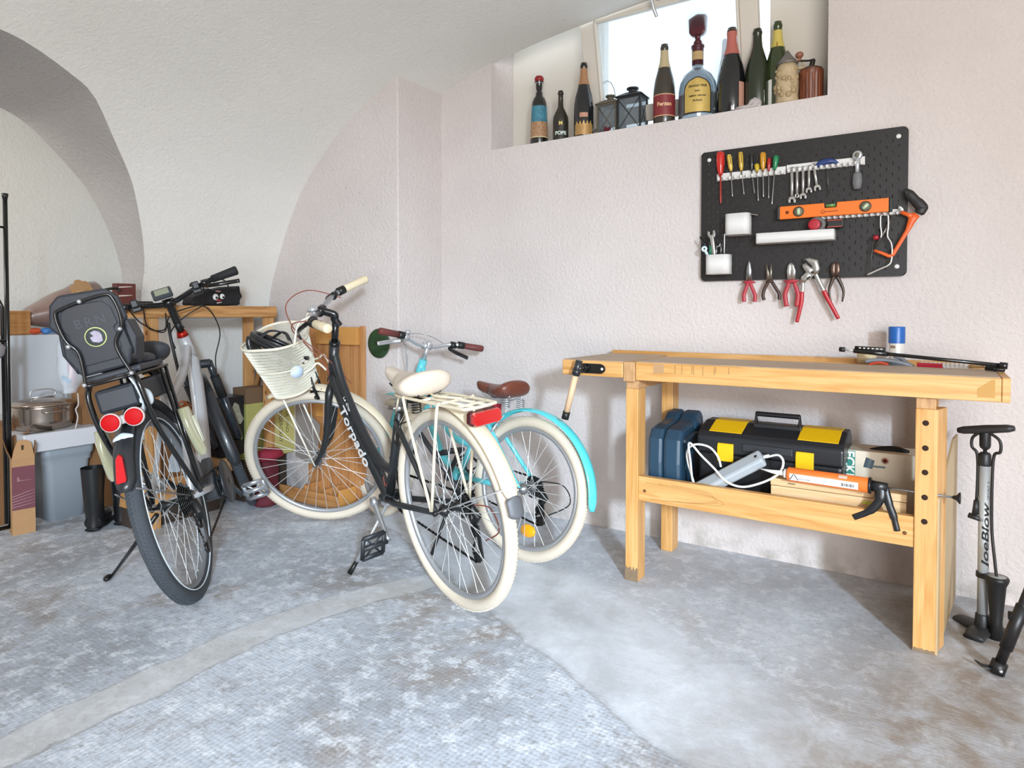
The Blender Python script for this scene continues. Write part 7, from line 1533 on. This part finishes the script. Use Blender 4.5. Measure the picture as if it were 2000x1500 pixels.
for xq in (xr_-.14, xr_-.30): m = MB(); m.bb((xq-.012, yf_+.014, .016), (xq, YR, zt6-.01)); m.build('tray_divider', RKX, rk)
m = MB(); p = [PY(u, v, YR-.035) for u, v in ((578, 790), (596, 800), (625, 830), (618, 905), (606, 905), (578, 890))]; m.prism([(q.x, q.z) for q in p], -.003, .003, lambda q: Vector((q.x, YR-.035+q.z, q.y))); tag(m.build('grey_sheet', M('8f8782', .6)), 'grey sheet leaning in the wooden rack at the pillar', 'sheet')
# green disc on the pillar face
c = PY(738, 671, YP-.012); rz_ = (PY(738, 643, YP-.01).z-PY(738, 700, YP-.01).z)/2; rx_ = rz_*.96
t = thing('green_disc', 'round dark green moss disc fixed to the pillar beside the brown handlebar grip', 'disc', (c.x, YP, c.z)); 
m = MB(); m.lathe([(rz_, 0), (rz_, .006), (rz_*.97, .010), (rz_*.6, .011)], 36, (0, 0, 0), Matrix.Rotation(PI/2, 3, 'X')); m.build('disc', M('23401f', .8, bump=1., bscale=120, var=.4, vscale=60), t)
m = MB(); m.tube([Vector((rz_*math.cos(2*PI*k/40), -.004, rz_*math.sin(2*PI*k/40))) for k in range(40)], .0025, 6, closed=True); m.build('rim', M('8a8078', .6), t)
# helmet in the basket of the black bicycle
hc = T_.Mw @ T_.st(Vector((1.085, .01, .925)))
t = thing('bicycle_helmet', 'black bicycle helmet with straps lying upside down in the cream basket', 'helmet', mat=Matrix.Translation(hc) @ Matrix.Rotation(2.2, 4, 'Z') @ Matrix.Rotation(.45, 4, 'X') @ Matrix.Scale(1.18, 4))
m = MB()
for j in range(5):
    off = (j-2)*.026; pts = []
    for i in range(13): th = PI*i/12; pts.append((off*(1-.35*abs(math.cos(th))), .105*math.cos(th), -.075*math.sin(th)*(1-(off/.09)**2)**.5))
    m.tube(pts, .0115, 8, flat=(1, 1))
for i in (0, 1): m.tube([Vector((.072*math.cos(2*PI*k/24), .108*math.sin(2*PI*k/24), .0+.012*i)) for k in range(24)], .010, 8, closed=True)
m.tube([(-.065, .03, -.03), (.0, .035, -.075), (.065, .03, -.03)], .010, 8); m.tube([(-.065, -.04, -.03), (.0, -.04, -.07), (.065, -.04, -.03)], .010, 8)
m.build('helmet_shell', M('1a1b1e', .35, coat=.3), t)
m = MB(); m.tube(crom([(-.06, .07, .0), (-.03, .05, .05), (.02, .0, .055), (.05, -.05, .01)], 6), .007, 8, flat=(.25, 1.2)); m.tube(crom([(.06, .06, .0), (.03, .02, .06), (-.03, -.03, .05)], 6), .007, 8, flat=(.25, 1.2)); m.build('chin_strap', M('2b2b2e', .7), t)
m = MB(); m.ball((.01, -.01, -.035), .05, (.9, 1.2, .35)); m.build('inner_pad', M('8d7f85', .6), t)
# second garage shelf objects: small jar and bag below the shelf behind the child seat
card('dark_parcel', 'small dark parcel on the shelf directly behind the display of the electric bicycle', -3.12, 262, 588, 300, 598, .1, M('2a2725', .7), 'parcel', zfloor=zt_+.001)
